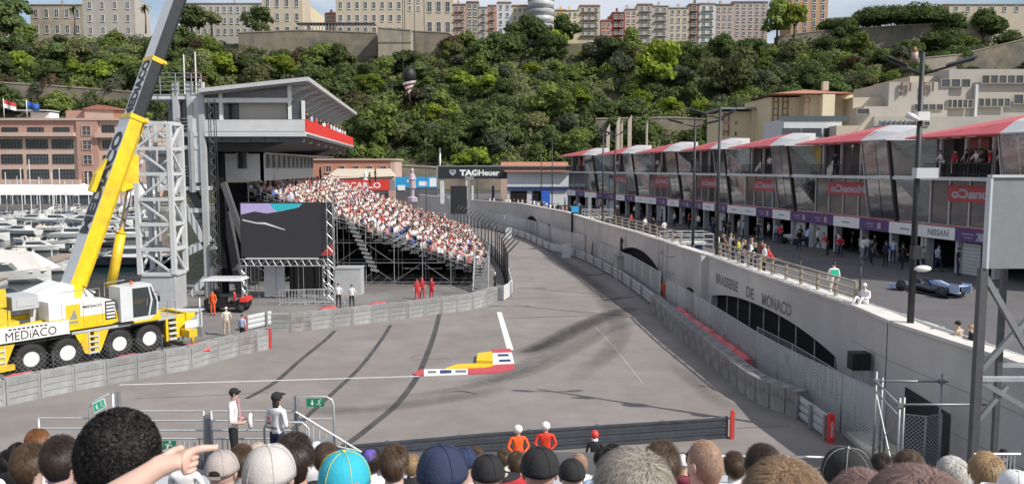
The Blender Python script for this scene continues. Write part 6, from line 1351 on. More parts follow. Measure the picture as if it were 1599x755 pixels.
# buggy with canopy
gb = thing('golf_buggy', 'small utility buggy with white canopy roof in the shade beside the screen scaffold', 'buggy', (X_(350,55.5),55.5,0)); bxx = X_(350,55.5)
part(gb,'canopy','white_roof',lambda b:b.loft([[Vector((bxx-1.55,54.6,2.25)),Vector((bxx+1.25,54.6,2.25)),Vector((bxx+1.25,56.4,2.25)),Vector((bxx-1.55,56.4,2.25))],[Vector((bxx-1.35,54.75,2.4)),Vector((bxx+1.05,54.75,2.4)),Vector((bxx+1.05,56.25,2.4)),Vector((bxx-1.35,56.25,2.4))]]))
part(gb,'canopy_post','black',lambda b:[b.tube([(bxx+sx,55.5+sy,.6),(bxx+sx,55.5+sy,2.25)],.03,5) for sx in (-1.3,1.) for sy in (-.7,.7)])
part(gb,'body','black',lambda b:(b.extr([(bxx-1.5,54.9,.35),(bxx+1.4,54.9,.35),(bxx+1.45,54.9,.8),(bxx+.9,54.9,.95),(bxx+.4,54.9,.55),(bxx-.9,54.9,.55),(bxx-1.,54.9,.95),(bxx-1.5,54.9,.9)],(0,1.25,0)),b.bx(bxx-.8,bxx-.2,55.0,56.0,.55,.95),b.bx(bxx-.95,bxx-.8,55.,56.,.95,1.4)))
part(gb,'red_nose','red_bright',lambda b:b.bx(bxx+.95,bxx+1.46,54.88,56.2,.75,1.0))
wmm = MB(); wmm.tube([(0,-.1,0),(0,.1,0)],.28,14); wmm = wmm.mesh('wheel','rubber')
for sx in (-1.05,1.0):
    for sy in (54.9,56.1): link('wheel', wmm, gb, (sx,sy-55.5,.28))
b = MB(); kx = X_(283,50); b.bx(kx-.9,kx+.9,49.4,50.2,0,1.05); b.bx(kx-1,kx+1,49.3,50.3,1.05,1.12); tag(b.build('utility_cabinet','grey_light'),'pale grey cabinet between the crane nose and the buggy','cabinet')
b = MB(); kx = X_(304,47); b.tube([(kx,47,0),(kx,47,2.6)],.05,6); b.box((kx,47,2.65),(.5,.3,.2)); b.box((kx,47,.3),(.3,.3,.6)); tag(b.build('camera_post','steel'),'thin steel post with a small camera box right of the crane nose','post')
# ================================================================ GRANDSTAND
gs = thing('grandstand', 'packed scaffold grandstand rising away from the track behind the curved block barrier', 'grandstand', (-12,68,0))
YA, YZ = 67.5, 112.; XF, XBk = -3.0, -22.0; NR = 26
def row(k): f = k/(NR-1); return XF+(XBk-XF)*f, 1.0+6.6*f
def shift(y): return -.115*max(0, y-82)*1.0*(1 if y > 82 else 0)
TB = MB()
for k in range(NR):
    x, z = row(k)
    for (a, c) in ((YA, 82.), (82., 92.), (92., 102.), (102., YZ)): TB.loft([[Vector((x+shift(a)+.37,a,z-.08)),Vector((x+shift(a)-.37,a,z-.08)),Vector((x+shift(a)-.37,a,z)),Vector((x+shift(a)+.37,a,z))],[Vector((x+shift(c)+.37,c,z-.08)),Vector((x+shift(c)-.37,c,z-.08)),Vector((x+shift(c)-.37,c,z)),Vector((x+shift(c)+.37,c,z))]])
TB.build('tier_deck','grey_dark',gs)
BN = MB()
for k in range(NR):
    x, z = row(k); 
    for (a, c) in ((YA+.3, 82.), (82., 92.), (92., 102.), (102., YZ-.3)): BN.beam((x+shift(a)-.2,a,z+.42),(x+shift(c)-.2,c,z+.42),.26,.05)
BN.build('bench_row','grey_mid',gs)
def scaff(x, z, y=YA): part(gs,'scaffold_standard','steel',lambda b:b.tube([(x,y,0),(x,y,z)],.035,5))
sx = [XF-.2, -5.2, -7.6, -10.0, -12.4, -14.8, -17.2, -19.6, -22.2]
for x in sx:
    zt = 1.0+6.6*(XF-x)/19; scaff(x, max(1.2, zt)+1.3); scaff(x, max(1.2, zt), YA+2.5); scaff(x, max(1.2,zt), YA+5)
for z in (.35, 2.0, 3.7, 5.4, 7.0):
    x0 = XF-(z-1.)/6.6*19 if z > 1 else XF
    part(gs,'scaffold_ledger','steel_dull',lambda b:[b.tube([(min(XF,x0)-.1,YA+dy,z),(-22.2,YA+dy,z)],.028,5) for dy in (-.05,2.5)])
for i in range(len(sx)-1):
    for z in (.35, 2.0, 3.7, 5.4):
        if 1.0+6.6*(XF-sx[i])/19 > z+.9: part(gs,'scaffold_brace','steel_dull',lambda b:b.tube([(sx[i],YA+.05,z),(sx[i+1],YA+.05,z+1.65)] if (i % 2) else [(sx[i],YA+.05,z+1.65),(sx[i+1],YA+.05,z)],.022,5))
part(gs,'side_railing','steel',lambda b:[b.tube([(XF+.2,YA-.1,1.9+q*.28-.45),(XBk,YA-.1,8.5+q*.28-.45)],.022,5) for q in range(3)]+[b.tube([(XF-.55*q,YA-.1,1.0+.191*q),(XF-.55*q,YA-.1,2.1+.191*q)],.016,4) for q in range(34)])
part(gs,'front_railing','steel',lambda b:[b.tube([(XF+.75+shift(y0),y0,1.2+q),(XF+.75+shift(y0+5),y0+5,1.2+q)],.025,4) for y0 in np.arange(YA,YZ-3,5) for q in (0,.45,.9)]+[b.tube([(XF+.75+shift(y0),y0,0),(XF+.75+shift(y0),y0,2.1)],.03,5) for y0 in np.arange(YA,YZ,2.5)])
part(gs,'under_stand_shade','void',lambda b:(b.extr([(XF-.3,YA+8,0),(XF-.3,YA+8,.8),(XBk,YA+8,7.2),(XBk,YA+8,0)],(0,.1,0)),b.bx(XBk-.3,XBk-.1,YA,YZ,0,7.)))  # black sheets standing in for the shade beneath the seating tiers
for k,(y0,z0,m_) in enumerate(((YA+1.4,1.3,'grey_paint'),(YA+3,2.7,'grey_mid'),(YA+1.2,4.2,'grey_mid'))): part(gs,'plank_deck',m_,lambda b:[b.bx(-9.5-k*1.5+q*1.9,-9.5-k*1.5+q*1.9+1.5,y0,y0+.35,z0,z0+.05) for q in range(3-k%2)])
part(gs,'aisle_stair','grey_mid',lambda b:[b.beam((-11.3-.18*q,YA-.15,1.3+.36*q-0.0),(-12.0-.18*q,YA-.15,1.45+.36*q),.06,.2) for q in range(12)])
stt = thing('scaffold_stair', 'steel staircase at the track side corner of the grandstand', 'staircase', (-1.6,64.5,0))
part(stt,'step','steel',lambda b:[b.bx(-3.1,-2.0,64.0+q*.33,64.3+q*.33,.22*q+.15,.22*q+.2) for q in range(11)]); part(stt,'stringer','grey_light',lambda b:(b.beam((-3.15,64,.1),(-3.15,67.6,2.5),.06,.25),b.beam((-1.95,64,.1),(-1.95,67.6,2.5),.06,.25))); part(stt,'handrail','steel',lambda b:[b.tube([(x,64,1.1),(x,67.6,3.5)],.03,5) for x in (-3.15,-1.95)]+[b.tube([(x,64+q*.6,.2+.4*q),(x,64+q*.6,1.1+.4*q)],.02,4) for x in (-3.15,-1.95) for q in range(7)])
b = MB(); gx = X_(540,62.5); b.bx(gx-1.0,gx+1.0,62.5,64,0,2.1); b.bx(gx-1.05,gx+1.05,62.45,64.05,2.1,2.2); tag(b.build('site_cabin','grey_paint'),'plain grey cabin wall under the grandstand beside the screen scaffold','cabin')
# spectators in the stand: 200 nearest as individuals, the rest joined
TOPS = ['white']*46+['cream']*10+['lightblue']*3+['red']*5+['navy']*3+['black']*7+['grey']*6+['beige']*7+['pink']*8+['maroon']*4+['blue']*1+['peach']*5
seats = []; rs_ = random.Random(12)
for k in range(NR):
    x, z = row(k); y = YA+.35
    while y < YZ-.4:
        aisle = abs(y-82.5) < .5 or abs(y-97) < .45 or (k in (9,) and y < 82)
        if not aisle and rs_.random() < .93 and not (y < 72 and 6 < k < 12 and rs_.random() < .6): seats.append((x+shift(y)-.12+rs_.uniform(-.16,.16), y+rs_.uniform(-.14,.14), z+rs_.uniform(-.05,.14)*(rs_.random()<.6)))
        y += .50
seats.sort(key=lambda s: s[0]**2+s[1]**2)
NI = 84
for i, (x, y, z) in enumerate(seats[:NI]):
    tp = rs_.choice(TOPS); hr = rs_.choice(['hair_dark','hair_dark','hair_brown','hair_blond','cloth_white','hair_black','cloth_red','hair_grey']); lg = rs_.choice(['navy','black','black','beige','grey'])
    cap = hr.startswith('cloth'); hn = {'hair_dark':'dark hair','hair_brown':'brown hair','hair_blond':'blond hair','hair_black':'black hair','hair_grey':'grey hair','cloth_white':'a white cap','cloth_red':'a red cap'}[hr]
    zone = 'front rows' if z < 2.6 else ('middle rows' if z < 5.2 else 'top rows')
    person('seat' if rs_.random() < .93 else 'lean', (x,y,z), -pi/2+rs_.uniform(-.5,.2), f'spectator in {tp} top with {hn}, {zone}, near end of packed grandstand', tp, lg, hr, rs_.choice(['skin','skin_tan']), 'cap' if cap else 'short', 'spectators in the packed grandstand', 1, rs_.uniform(.94,1.04), True)
# low figure for the mass: ~60 faces
def lowfig():
    b = MB(); b.mi(1).loft([[Vector((cos(a)*w, sin(a)*d+y, z)) for a in np.linspace(0,2*pi,7)[:-1]] for w,d,y,z in ((.16,.12,0,.44),(.15,.11,.01,.62),(.20,.12,.03,.92),(.07,.06,.03,1.05))])
    b.mi(0).loft([[Vector((cos(a)*w, sin(a)*w*1.1+.05, z)) for a in np.linspace(0,2*pi,7)[:-1]] for w,z in ((.05,1.03),(.085,1.12),(.085,1.2))], caps=False)
    b.mi(3).loft([[Vector((cos(a)*w, sin(a)*w*1.1+.035, z)) for a in np.linspace(0,2*pi,7)[:-1]] for w,z in ((.092,1.17),(.088,1.24),(.03,1.29))])
    for s in (-1,1):
        b.mi(1).beam((s*.2,.03,.9),(s*.24,.1,.68),.09,.09); b.mi(0).beam((s*.24,.1,.68),(s*.1,.36,.62),.07,.07)
        b.mi(2).beam((s*.09,0,.5),(s*.12,.44,.5),.15,.14); b.mi(2).beam((s*.12,.42,.5),(s*.12,.42,.04),.11,.11)
    return b
lf = lowfig(); LV = np.array([tuple(v) for v in lf.v]); tri = []; tm = []
for f, m_ in zip(lf.f, lf.m):
    for k in range(1, len(f)-1): tri.append((f[0], f[k], f[k+1])); tm.append(m_)
tri = np.array(tri); tm = np.array(tm)
pal = ['skin','skin_tan','cloth_navy','cloth_black','hair_dark','hair_brown','hair_blond','cloth_white','cloth_red','cloth_cream','cloth_lightblue','cloth_grey','cloth_beige','cloth_pink','cloth_maroon','cloth_blue','cloth_peach','cloth_green']; pi_ = {p:i for i, p in enumerate(pal)}
VV = []; TT = []; MM = []
for n_, (x, y, z) in enumerate(seats[NI:]):
    a = -pi/2+rs_.uniform(-.6,.3); s = rs_.uniform(.92,1.05); st_ = rs_.random() < .05; c_, s__ = cos(a), sin(a)
    V = LV*s; V = V+np.array([0,0,.35]) if st_ else V
    VV.append(np.stack([V[:,0]*c_-V[:,1]*s__+x, V[:,0]*s__+V[:,1]*c_+y, V[:,2]+z], 1)); TT.append(tri+n_*len(LV))
    mp_ = np.array([pi_[rs_.choice(['skin','skin','skin_tan'])], pi_['cloth_'+rs_.choice(TOPS)], pi_[rs_.choice(['cloth_navy','cloth_black','cloth_beige','cloth_blue'])], pi_[rs_.choice(['hair_dark','hair_dark','hair_brown','hair_blond','cloth_white','cloth_red'])]]); MM.append(mp_[tm])
tag(link('crowd', fastmesh('crowd', np.concatenate(VV), np.concatenate(TT), pal, np.concatenate(MM))), 'mass of spectators filling the far and upper rows of the packed grandstand', 'crowd', kind='stuff')
# terrace spectators on race control
for k in range(13):
    y = Y0+1.5+k*2.7; x = xo(y)-.5; tp = rs_.choice(['white','white','cream','black','red','pink','lightblue'])
    person('stand', (x,y,zf), -pi/2+rs_.uniform(-.4,.4), f'spectator in {tp} top standing behind the red fascia of the race control terrace', tp, 'navy', 'hair_dark', 'skin', 'short', 'spectators on the race control terrace', 0, rs_.uniform(.93,1.03))
for px, py, tp in ((418,270,'red'),(426,276,'maroon'),(500,268,'black'),(577,276,'black'),(586,270,'black')):
    v = P(px, py, 70 if px < 450 else 100); person('stand', (v.x, v.y, v.z-1.2), -pi/2, f'standing spectator in {tp} above the {"left end" if px<450 else "far end"} of the top row', tp, 'black', 'hair_dark', 'skin_tan', 'short', 'people standing behind the top row', 0)
# ================================================================ HARBOUR
def hull(L, W_, H, m='hull_white', nm='hull'):
    b = MB(); b.smooth = False; R = []
    for i in range(9):
        f = i/8; x = -L/2+L*f; w = W_/2*(1 if f < .5 else sqrt(max(.0, 1-((f-.5)/.5)**2.2))); w = max(w, .02); top = H*(.78+.30*f**2); k = .15*(f**3)*L*.3
        R.append([Vector((x+k*0,-w,top)),Vector((x,-w*.82,H*.25)),Vector((x,-w*.25,-.3)),Vector((x,w*.25,-.3)),Vector((x,w*.82,H*.25)),Vector((x,w,top))])
    b.loft(R); return b.mesh(nm, m)
PB = {}
def boat(kind, x, y, rz, label, sc=1., col='hull_white', group='motor boats moored in the harbour'):
    if kind not in PB:
        d = {}
        if kind == 'cruiser':
            d['hull'] = hull(10, 3.2, 1.35); d['deck'] = MB().bx(-4.6,3.2,-1.35,1.35,1.1,1.18).mesh('deck','canvas')
            d['cabin'] = MB().loft([[Vector(v) for v in ((-2.6,-1.2,1.15),(2.4,-1.0,1.2),(2.4,1.0,1.2),(-2.6,1.2,1.15))],[Vector(v) for v in ((-2.4,-1.1,1.75),(1.5,-.85,1.75),(1.5,.85,1.75),(-2.4,1.1,1.75))],[Vector(v) for v in ((-2.4,-1.0,2.2),(.3,-.8,2.25),(.3,.8,2.25),(-2.4,1.0,2.2))]]).mesh('cabin','hull_white')
            d['windscreen'] = MB().loft([[Vector(v) for v in ((-1.9,-1.13,1.5),(1.98,-.97,1.42),(1.98,.97,1.42),(-1.9,1.13,1.5))],[Vector(v) for v in ((-1.9,-1.06,2.05),(.75,-.86,2.05),(.75,.86,2.05),(-1.9,1.06,2.05))]], caps=False).mesh('windscreen','glass')
            d['radar_arch'] = MB().beam((-2.2,-1.1,2.1),(-2.6,-1.0,3.1),.15,.3).beam((-2.2,1.1,2.1),(-2.6,1.0,3.1),.15,.3).beam((-2.6,-1.,3.1),(-2.6,1.,3.1),.3,.12).mesh('radar_arch','hull_white')
            d['rail'] = MB().tube([(4.8,0,2.0),(3.2,-1.1,1.9),(.8,-1.45,1.8)],.025,4).tube([(4.8,0,2.0),(3.2,1.1,1.9),(.8,1.45,1.8)],.025,4).mesh('rail','steel')
        if kind == 'open':
            d['hull'] = hull(7, 2.5, 1.1); d['deck'] = MB().bx(-3.2,2.4,-1.0,1.0,.82,.9).mesh('deck','canvas'); d['windscreen'] = MB().loft([[Vector(v) for v in ((-.2,-.9,.9),(1.2,-.8,.9),(1.2,.8,.9),(-.2,.9,.9))],[Vector(v) for v in ((-.3,-.8,1.5),(.5,-.7,1.5),(.5,.7,1.5),(-.3,.8,1.5))]], caps=False).mesh('windscreen','glass')
            d['console'] = MB().bx(-.8,0,-.5,.5,.9,1.3).bx(-2.,-1.4,-.8,.8,.9,1.25).mesh('console','cloth_cream'); d['engine'] = MB().bx(-3.9,-3.4,-.25,.25,.2,1.4).mesh('engine','black')
        if kind == 'sail':
            d['hull'] = hull(9, 2.7, 1.1); d['coachroof'] = MB().bx(-1.5,2.0,-.7,.7,.95,1.35).mesh('coachroof','hull_white'); d['mast'] = MB().tube([(.6,0,1.),(.6,0,12.)],.08,6).tube([(.6,0,2.2),(-3.4,0,2.2)],.06,6).mesh('mast','steel'); d['sail_cover'] = MB().tube([(.4,0,2.4),(-3.3,0,2.35)],[.2,.13],6).mesh('sail_cover','blue_dark'); d['rigging'] = MB().tube([(.6,0,11.8),(4.4,0,1.2)],.02,3).tube([(.6,0,11.8),(-4.3,0,1.)],.02,3).mesh('rigging','steel')
        PB[kind] = d
    t = thing({'cruiser':'motor_cruiser','open':'motorboat','sail':'sailing_boat'}[kind], label, 'boat', (x,y,-1.5), rz, group); t.scale = (sc,)*3
    for k, me in PB[kind].items():
        o = link(k, me, t)
        if k == 'hull' and col != 'hull_white': o.material_slots[0].link = 'OBJECT'; o.material_slots[0].material = M[col]
    return t
def bxy(px, py): v = G(px, py, -1.5); return v.x, v.y
BO = [('cruiser',60,392,.2,'white motor cruiser with pale cabin moored side on at the left','1.'),('open',20,398,2.9,'small open white boat next to a red inflatable at the left edge','1.1'),('cruiser',120,372,.1,'white cruiser in the middle row left of the crane boom','1.2'),('cruiser',30,366,3.0,'white cruiser in the middle row near the left edge','1.1'),('open',95,381,.3,'open white boat between two cruisers','1.'),('sail',148,385,.2,'white boat with dark hull side lying by the crane boom','1.0'),
 ('cruiser',200,415,3.3,'big dark hulled cruiser seen between boom and lattice tower','1.35'),('cruiser',205,372,.4,'white motor yacht behind the lifting cylinder','1.2'),('open',5,440,.3,'large white boat under a canvas cover beside the pier at left','1.6'),('cruiser',60,425,.25,'white boat moored to the wooden pier','1.0'),('open',10,470,.1,'white boat bow just left of the crane counterweight','1.'),
 ('cruiser',-10,352,.1,'cruiser in the far row at the left edge','1.3'),('sail',15,345,.0,'sailing boat with mast in the far row, leftmost','1.1'),('cruiser',52,347,3.1,'cruiser in the far row right of the mast','1.2'),('cruiser',92,349,.1,'cruiser in the far row left of the pavilion tent','1.3'),('cruiser',132,350,2.9,'cruiser in the far row below the small tent','1.3'),('open',75,358,.3,'low open boat in front of the far row','1.2'),('cruiser',175,352,.1,'cruiser in the far row right of the boom','1.2'),('sail',108,344,.1,'sailing boat with thin mast below the pavilion tent','1.'),
 ('cruiser',212,345,3.2,'small cruiser in the far row beside the lattice tower','1.1'),('open',45,380,3.0,'open boat with cream seats in the middle row','1.1'),('sail',-30,350,0.,'mast of a boat just beyond the left edge','1.1'),('open',160,402,.5,'low grey boat just left of the yellow boom','1.1'),('open',110,398,2.6,'tender with black outboard near the boom','1.'),('cruiser',-30,375,.1,'cruiser cut by the left edge','1.3')]
for kd, px, py, rz, lb, sc in BO: x, y = bxy(px, py); boat(kd, x, y, rz, lb, float(sc)*(.78 if 'cover' in lb or 'big' in lb else .68), 'hull_dark' if 'dark hull' in lb or 'tender' in lb else 'hull_white')
rb_ = random.Random(8); RWN = {333:'in the row against the far quay', 341:'in the second far row', 362:'in the row before the open water'}
for py0 in (333, 341, 362):
    for q in range(9):
        x, y = bxy(-20+q*27+rb_.uniform(-6,6), py0+rb_.uniform(-2,2)); boat(rb_.choice(['cruiser','open','cruiser','sail']), x, y, rb_.choice([0,pi])+rb_.uniform(-.25,.25)+(pi/2 if py0 < 350 else 0), f'small moored boat {RWN[py0]}, '+['beyond the left edge','leftmost in view','second from left','third from left','just left of the middle','in the middle','left of the crane boom','behind the crane boom','beside the lattice tower'][q], rb_.uniform(.6,.85))
t = thing('pontoon', 'brown wooden pier with boats on both sides behind the crane', 'pier', (-60,80,-1.2)); pa, pb = Vector((*bxy(-60,460),-.9)), Vector((*bxy(112,403),-.9)); d = pb-pa
for k in range(40): 
    p = pa.lerp(pb, (k+.5)/40); b = MB(); b.box((0,0,0), (d.length/40-.04, 2.4, .12)); o = b.build('plank_section','wood',t,world=False); o.location = p-t.location; o.rotation_euler = (0,0,atan2(d.y,d.x))
part(t,'float','grey_light',lambda b:b.beam(pa-Vector((0,0,.35)),pb-Vector((0,0,.35)),2.2,.5)); part(t,'pile','steel_dull',lambda b:[b.tube([pa.lerp(pb,f)+Vector((0,1.3,-1)),pa.lerp(pb,f)+Vector((0,1.3,1.2))],.12,6) for f in (.2,.45,.7,.95)])
b = MB(); x, y = bxy(6,408); b.tube([(x-1.6,y,-1.2),(x+1.4,y,-1.2),(x+2.2,y+.6,-1.1),(x+1.4,y+1.3,-1.2),(x-1.6,y+1.3,-1.2)],.32,8); b.bx(x-1.5,x+1.3,y+.1,y+1.2,-1.35,-1.15); tag(b.build('inflatable_boat','red'),'red inflatable dinghy at the left edge of the harbour','boat')
b = MB(); x, y = bxy(8,436); b.loft([[Vector((x-7,y-1.6,-.6)),Vector((x+5,y-1.6,-.4)),Vector((x+5,y+1.6,-.4)),Vector((x-7,y+1.6,-.6))],[Vector((x-6,y-.1,2.)),Vector((x+3,y-.1,1.4)),Vector((x+3,y+.1,1.4)),Vector((x-6,y+.1,2.))]]); tag(b.build('boat_cover','canvas'),'pale canvas cover stretched over the large boat by the pier','cover')
for k,(px,h) in enumerate(((12,9),(50,12),(64,8),(96,10),(104,7),(36,10),(84,9),(140,9))):
    x, y = bxy(px, 338+k%3*2); b = MB(); b.tube([(x,y,-1.2),(x,y,h)],.09,5); b.tube([(x-1.2,y,h*.6),(x+1.2,y,h*.6)],.05,4); tag(b.build('boat_mast','white_paint'), 'bare mast rising among the far row of boats in front of the white tents','mast','bare masts in front of the tents')
b = MB(); b.bx(-120,-45,213.5,216,-1.6,-.4); struct(b.build('far_pontoon','concrete'))
# ================================================================ PIT LANE THINGS
def wall_in(px, off):    # point inside the pit lane, off metres behind the wall line, seen at pixel column px
    lo, hi = 5., 165.; WY = [p[1] for p in WALL[:14]]; WX = [p[0] for p in WALL[:14]]
    for _ in range(40):
        m = (lo+hi)/2
        if np.interp(m, WY, WX)+off-(px-CX)/F*m > 0: lo = m
        else: hi = m
    return Vector((np.interp(lo, WY, WX)+off, lo, 3.3))
rp = random.Random(4)
PL = [(985,358,'red','black','standing','red top and black trousers'),(1007,365,'white','black','','white shirt near the railing'),(1020,366,'black','black','','black clothes near the railing'),(1037,372,'white','black','','white shirt, nearest the scaffold platform'),(1090,359,'white','navy','','white shirt behind the scaffold platform'),(1113,372,'navy','navy','','navy clothes beside the second lamp post'),
 (1160,372,'lightblue','black','','pale blue shirt alone in the lane'),(1184,375,'black','black','','black clothes right of the pale blue shirt'),(1200,376,'white','black','','white shirt, left of two similar people'),(1220,379,'white','black','','white shirt, right of two similar people'),(1066,350,'white','black','','white shirt crouched by the far garages'),(1024,343,'black','black','','black clothes at the far garages'),
 (1031,342,'white','grey','','white overall at the far garages'),(1052,350,'black','black','','black clothes before the middle garages'),(1249,383,'black','black','','black clothes beside a parked motorcycle'),(1308,396,'navy','black','','navy clothes and blue cap at the garage mouth'),(1331,394,'black','black','','dark clothes at the garage with white shutter'),(1366,402,'black','grey','','dark top leaning in a garage mouth'),
 (1360,412,'black','black','','black clothes behind the tall lamp post'),(1408,421,'black','black','','black clothes left of the race car'),(1495,430,'black','navy','','dark clothes behind the race car'),(1463,424,'lightblue','navy','','pale blue top working behind the race car'),(1535,452,'black','black','','black clothes near the right lattice support'),(930,340,'black','navy','','dark clothes far down the lane'),(945,338,'white','navy','','white top far down the lane'),(905,333,'white','black','','white top at the last garage'),(962,345,'red','navy','','red top far down the lane'),(1130,366,'black','black','','dark clothes between the two lamp posts'),(1276,388,'white','black','','white shirt inside the garage entrance'),(1345,399,'white','black','','white shirt beside the purple sign garage')]
for px, py, tp, lg, _, ds in PL:
    v = G(px, py, 3.3); person('walk' if rp.random()<.4 else 'stand', v, rp.uniform(-3.1,3.1), f'person on the pit lane, {ds}', tp, lg, 'hair_dark', 'skin', rp.choice(['short','cap']), 'people working on the pit lane', 1)
PWH = ['farthest garages','far garages','garages below the fourth lamp post','garages behind the scaffold platform','garages left of the second lamp','garages right of the second lamp','garages before the nearest lamp','nearest garages']
for q_ in range(30):
    f = fac(900+q_*21+rp.uniform(-8,8)); tp = rp.choice(['white','black','navy','white','red','grey','lightblue']); lg = rp.choice(['black','navy','grey']); person(rp.choice(['stand','walk','hold','lean']), (f.x-rp.uniform(.7,2.8), f.y+rp.uniform(-1,1), 3.3), rp.uniform(-3.1,3.1), f'team member in {tp} top, {lg} trousers, at the {PWH[min(7,q_//4)]}', tp, lg, 'hair_dark', 'skin', rp.choice(['short','cap']), 'people working on the pit lane', 1)
# terrace crowd leaning on the railing
for k, (px, tp, ds) in enumerate(((1122,'white','white top, leftmost'),(1130,'black','black top, second from left'),(1138,'brown','brown top beside the lamp post'),(1147,'black','black shirt left of the yellow one'),(1155,'yellow','yellow shirt'),(1162,'cream','cream shirt right of the yellow one'),(1171,'black','striped dark top'),(1180,'white','white top with a pale cap'),(1187,'black','black jacket'),(1196,'white','white shirt, next to the red one'),(1209,'red','red top, rightmost of the group'),(1176,'grey','grey top in the second row'),(1143,'white','white top in the second row'),(1192,'maroon','maroon top in the second row'))):
    v = wall_in(px, 1.05 if k < 11 else 1.7); v.z = 3.98 if k < 11 else 3.98; person('lean' if k < 11 and rp.random() < .5 else 'stand', v, pi/2+rp.uniform(-.4,.5), f'onlooker at the terrace railing over the lettering, {ds}', tp, rp.choice(['black','navy','beige']), rp.choice(['hair_dark','hair_brown','hair_blond']), 'skin', rp.choice(['short','cap','long']), 'onlookers at the terrace railing', 1)
for k in range(21):
    px = 765+k*6.3; v = wall_in(px, 1.0+(k%3)*.5); tp = rp.choice(['white','white','black','red','cream','navy','grey','pink'])
    if abs(px-905) > 12: person('stand', v, pi/2+rp.uniform(-.6,.6), f'onlooker in {tp} top on the far wall top above the arches', tp, 'navy', 'hair_dark', 'skin', 'short', 'onlookers on the far wall above the arches', 0)
v = wall_in(1306, .95); v.z = 3.95; mp1 = person('stand', v, 0, 'marshal in white overall with green back panel standing at the railing end', 'white', 'cream', 'hair_dark', 'skin', 'short', None, 2, 1., 'long', 'cloth_white')
b = MB(); b.bx(-.17,.17,-.135,-.125,1.15,1.42); o = b.build('back_panel', 'green_bright', mp1, world=False)
v = wall_in(1357, .25); v.z = 4.36; person('ground', v, pi/2+.5, 'marshal in white overall sitting on the bright wall coping', 'white', 'white', 'cloth_white', 'skin', 'cap', None, 2, 1., 'long', 'cloth_white')
v = wall_in(1509, 1.3); v.z = 3.75; person('ground', v, .6, 'photographer with bag sitting at the lane edge, left of the pair', 'beige', 'black', 'cloth_black', 'skin', 'cap', 'pair sitting at the lane edge', 1)
v = wall_in(1530, 1.3); v.z = 3.75; person('ground', v, 1.2, 'person in black with blond hair sitting at the lane edge, right of the pair', 'black', 'black', 'hair_blond', 'skin', 'short', 'pair sitting at the lane edge', 1)
for q_ in range(12):
    f = fac(1462+q_*9); person('stand' if q_ % 3 else 'lean', (f.x+.3+.5*(q_%2), f.y, ZL+6.13), pi/2+rp.uniform(-.6,.6), f'guest in {["white","black","red"][q_%3]} top among the group on the nearest pavilion terrace', ['white','black','red'][q_%3], 'black', 'hair_dark', 'skin', 'short', 'guests on the pit building terraces', 1)
for q_ in range(9):
    f = fac(905+q_*58+rp.uniform(-8,8)); person('stand', (f.x-.1, f.y, ZL+6.13), 2.2+rp.random(), f'guest standing on the upper terrace of the pit building, {["farthest","second farthest","third farthest","fourth farthest","middle","fourth nearest","third nearest","second nearest","nearest"][q_]} one', rp.choice(['white','black','navy','red']), 'black', 'hair_dark', 'skin', 'short', 'guests on the pit building terraces', 1)
for px, ds, tp, k in ((1527,'in black leaning forward on the near pavilion terrace','black','lean'),(1519,'in white standing on the near pavilion terrace','white','stand'),(1590,'in black at the right end of the near pavilion terrace','black','stand')):
    f = fac(px); person(k, (f.x+.35, f.y+.1, ZL+6.13), pi/2+.3 if k == 'lean' else 2.6, f'person {ds}', tp, 'black', 'hair_dark', 'skin_tan', 'short', 'people on the near pavilion terrace', 1)
# single seater race car
v = G(1452, 458, 3.3); hd = atan2(.94, -.35)
rcr = thing('race_car', 'dark and pale blue open wheel racing car standing on the pit lane', 'race car', v, hd); rcr.scale = (.82,)*3
def rcp(name, m, fn, lab=None): b = MB(); fn(b); o = b.build(name, m, rcr, world=False); (lab and tag(o, lab))
def secs(L): return [[Vector((x, cos(a)*w, z0+(z1-z0)*(.5+.5*sin(a)))) for a in np.linspace(0,2*pi,11)[:-1]] for x, w, z0, z1 in L]
rcp('body','hull_dark',lambda b:(setattr(b,'smooth',True),b.loft(secs([(2.5,.10,.22,.34),(1.8,.18,.2,.45),(1.0,.28,.15,.58),(.3,.36,.12,.62),(-.3,.55,.12,.62),(-1.0,.5,.12,.62),(-1.9,.28,.15,.55),(-2.3,.15,.2,.4)]))))
rcp('engine_cover','cloth_lightblue',lambda b:(setattr(b,'smooth',True),b.loft(secs([(-.25,.14,.55,.95),(-.8,.16,.5,.98),(-1.5,.12,.45,.8),(-2.1,.05,.4,.6)]))))
rcp('halo','black',lambda b:b.tube([(.9,0,.6),(.6,0,.85),(.2,.26,.88),(-.2,.28,.85)],.03,6).tube([(.6,0,.85),(.2,-.26,.88),(-.2,-.28,.85)],.03,6)); rcp('helmet','cloth_blue',lambda b:b.ell((.05,0,.75),(.13,.12,.14),10,8))
rcp('front_wing','cloth_lightblue',lambda b:(b.bx(2.0,2.6,-.85,.85,.12,.16),b.bx(1.8,2.6,-.88,-.84,.1,.4),b.bx(1.8,2.6,.84,.88,.1,.4))); rcp('rear_wing','cloth_lightblue',lambda b:(b.bx(-2.5,-2.1,-.5,.5,.8,.84),b.bx(-2.6,-1.9,-.53,-.5,.35,.95),b.bx(-2.6,-1.9,.5,.53,.35,.95))); rcp('floor','black',lambda b:b.bx(-2.0,1.0,-.75,.75,.06,.12)); rcp('wheel_fairing','hull_dark',lambda b:[b.extr([(x-.4,s*.8,.4),(x+.4,s*.8,.4),(x+.25,s*.8,.72),(x-.25,s*.8,.72)],(0,-s*.25,0)) for x in (1.6,-1.55) for s in (-1,1)])
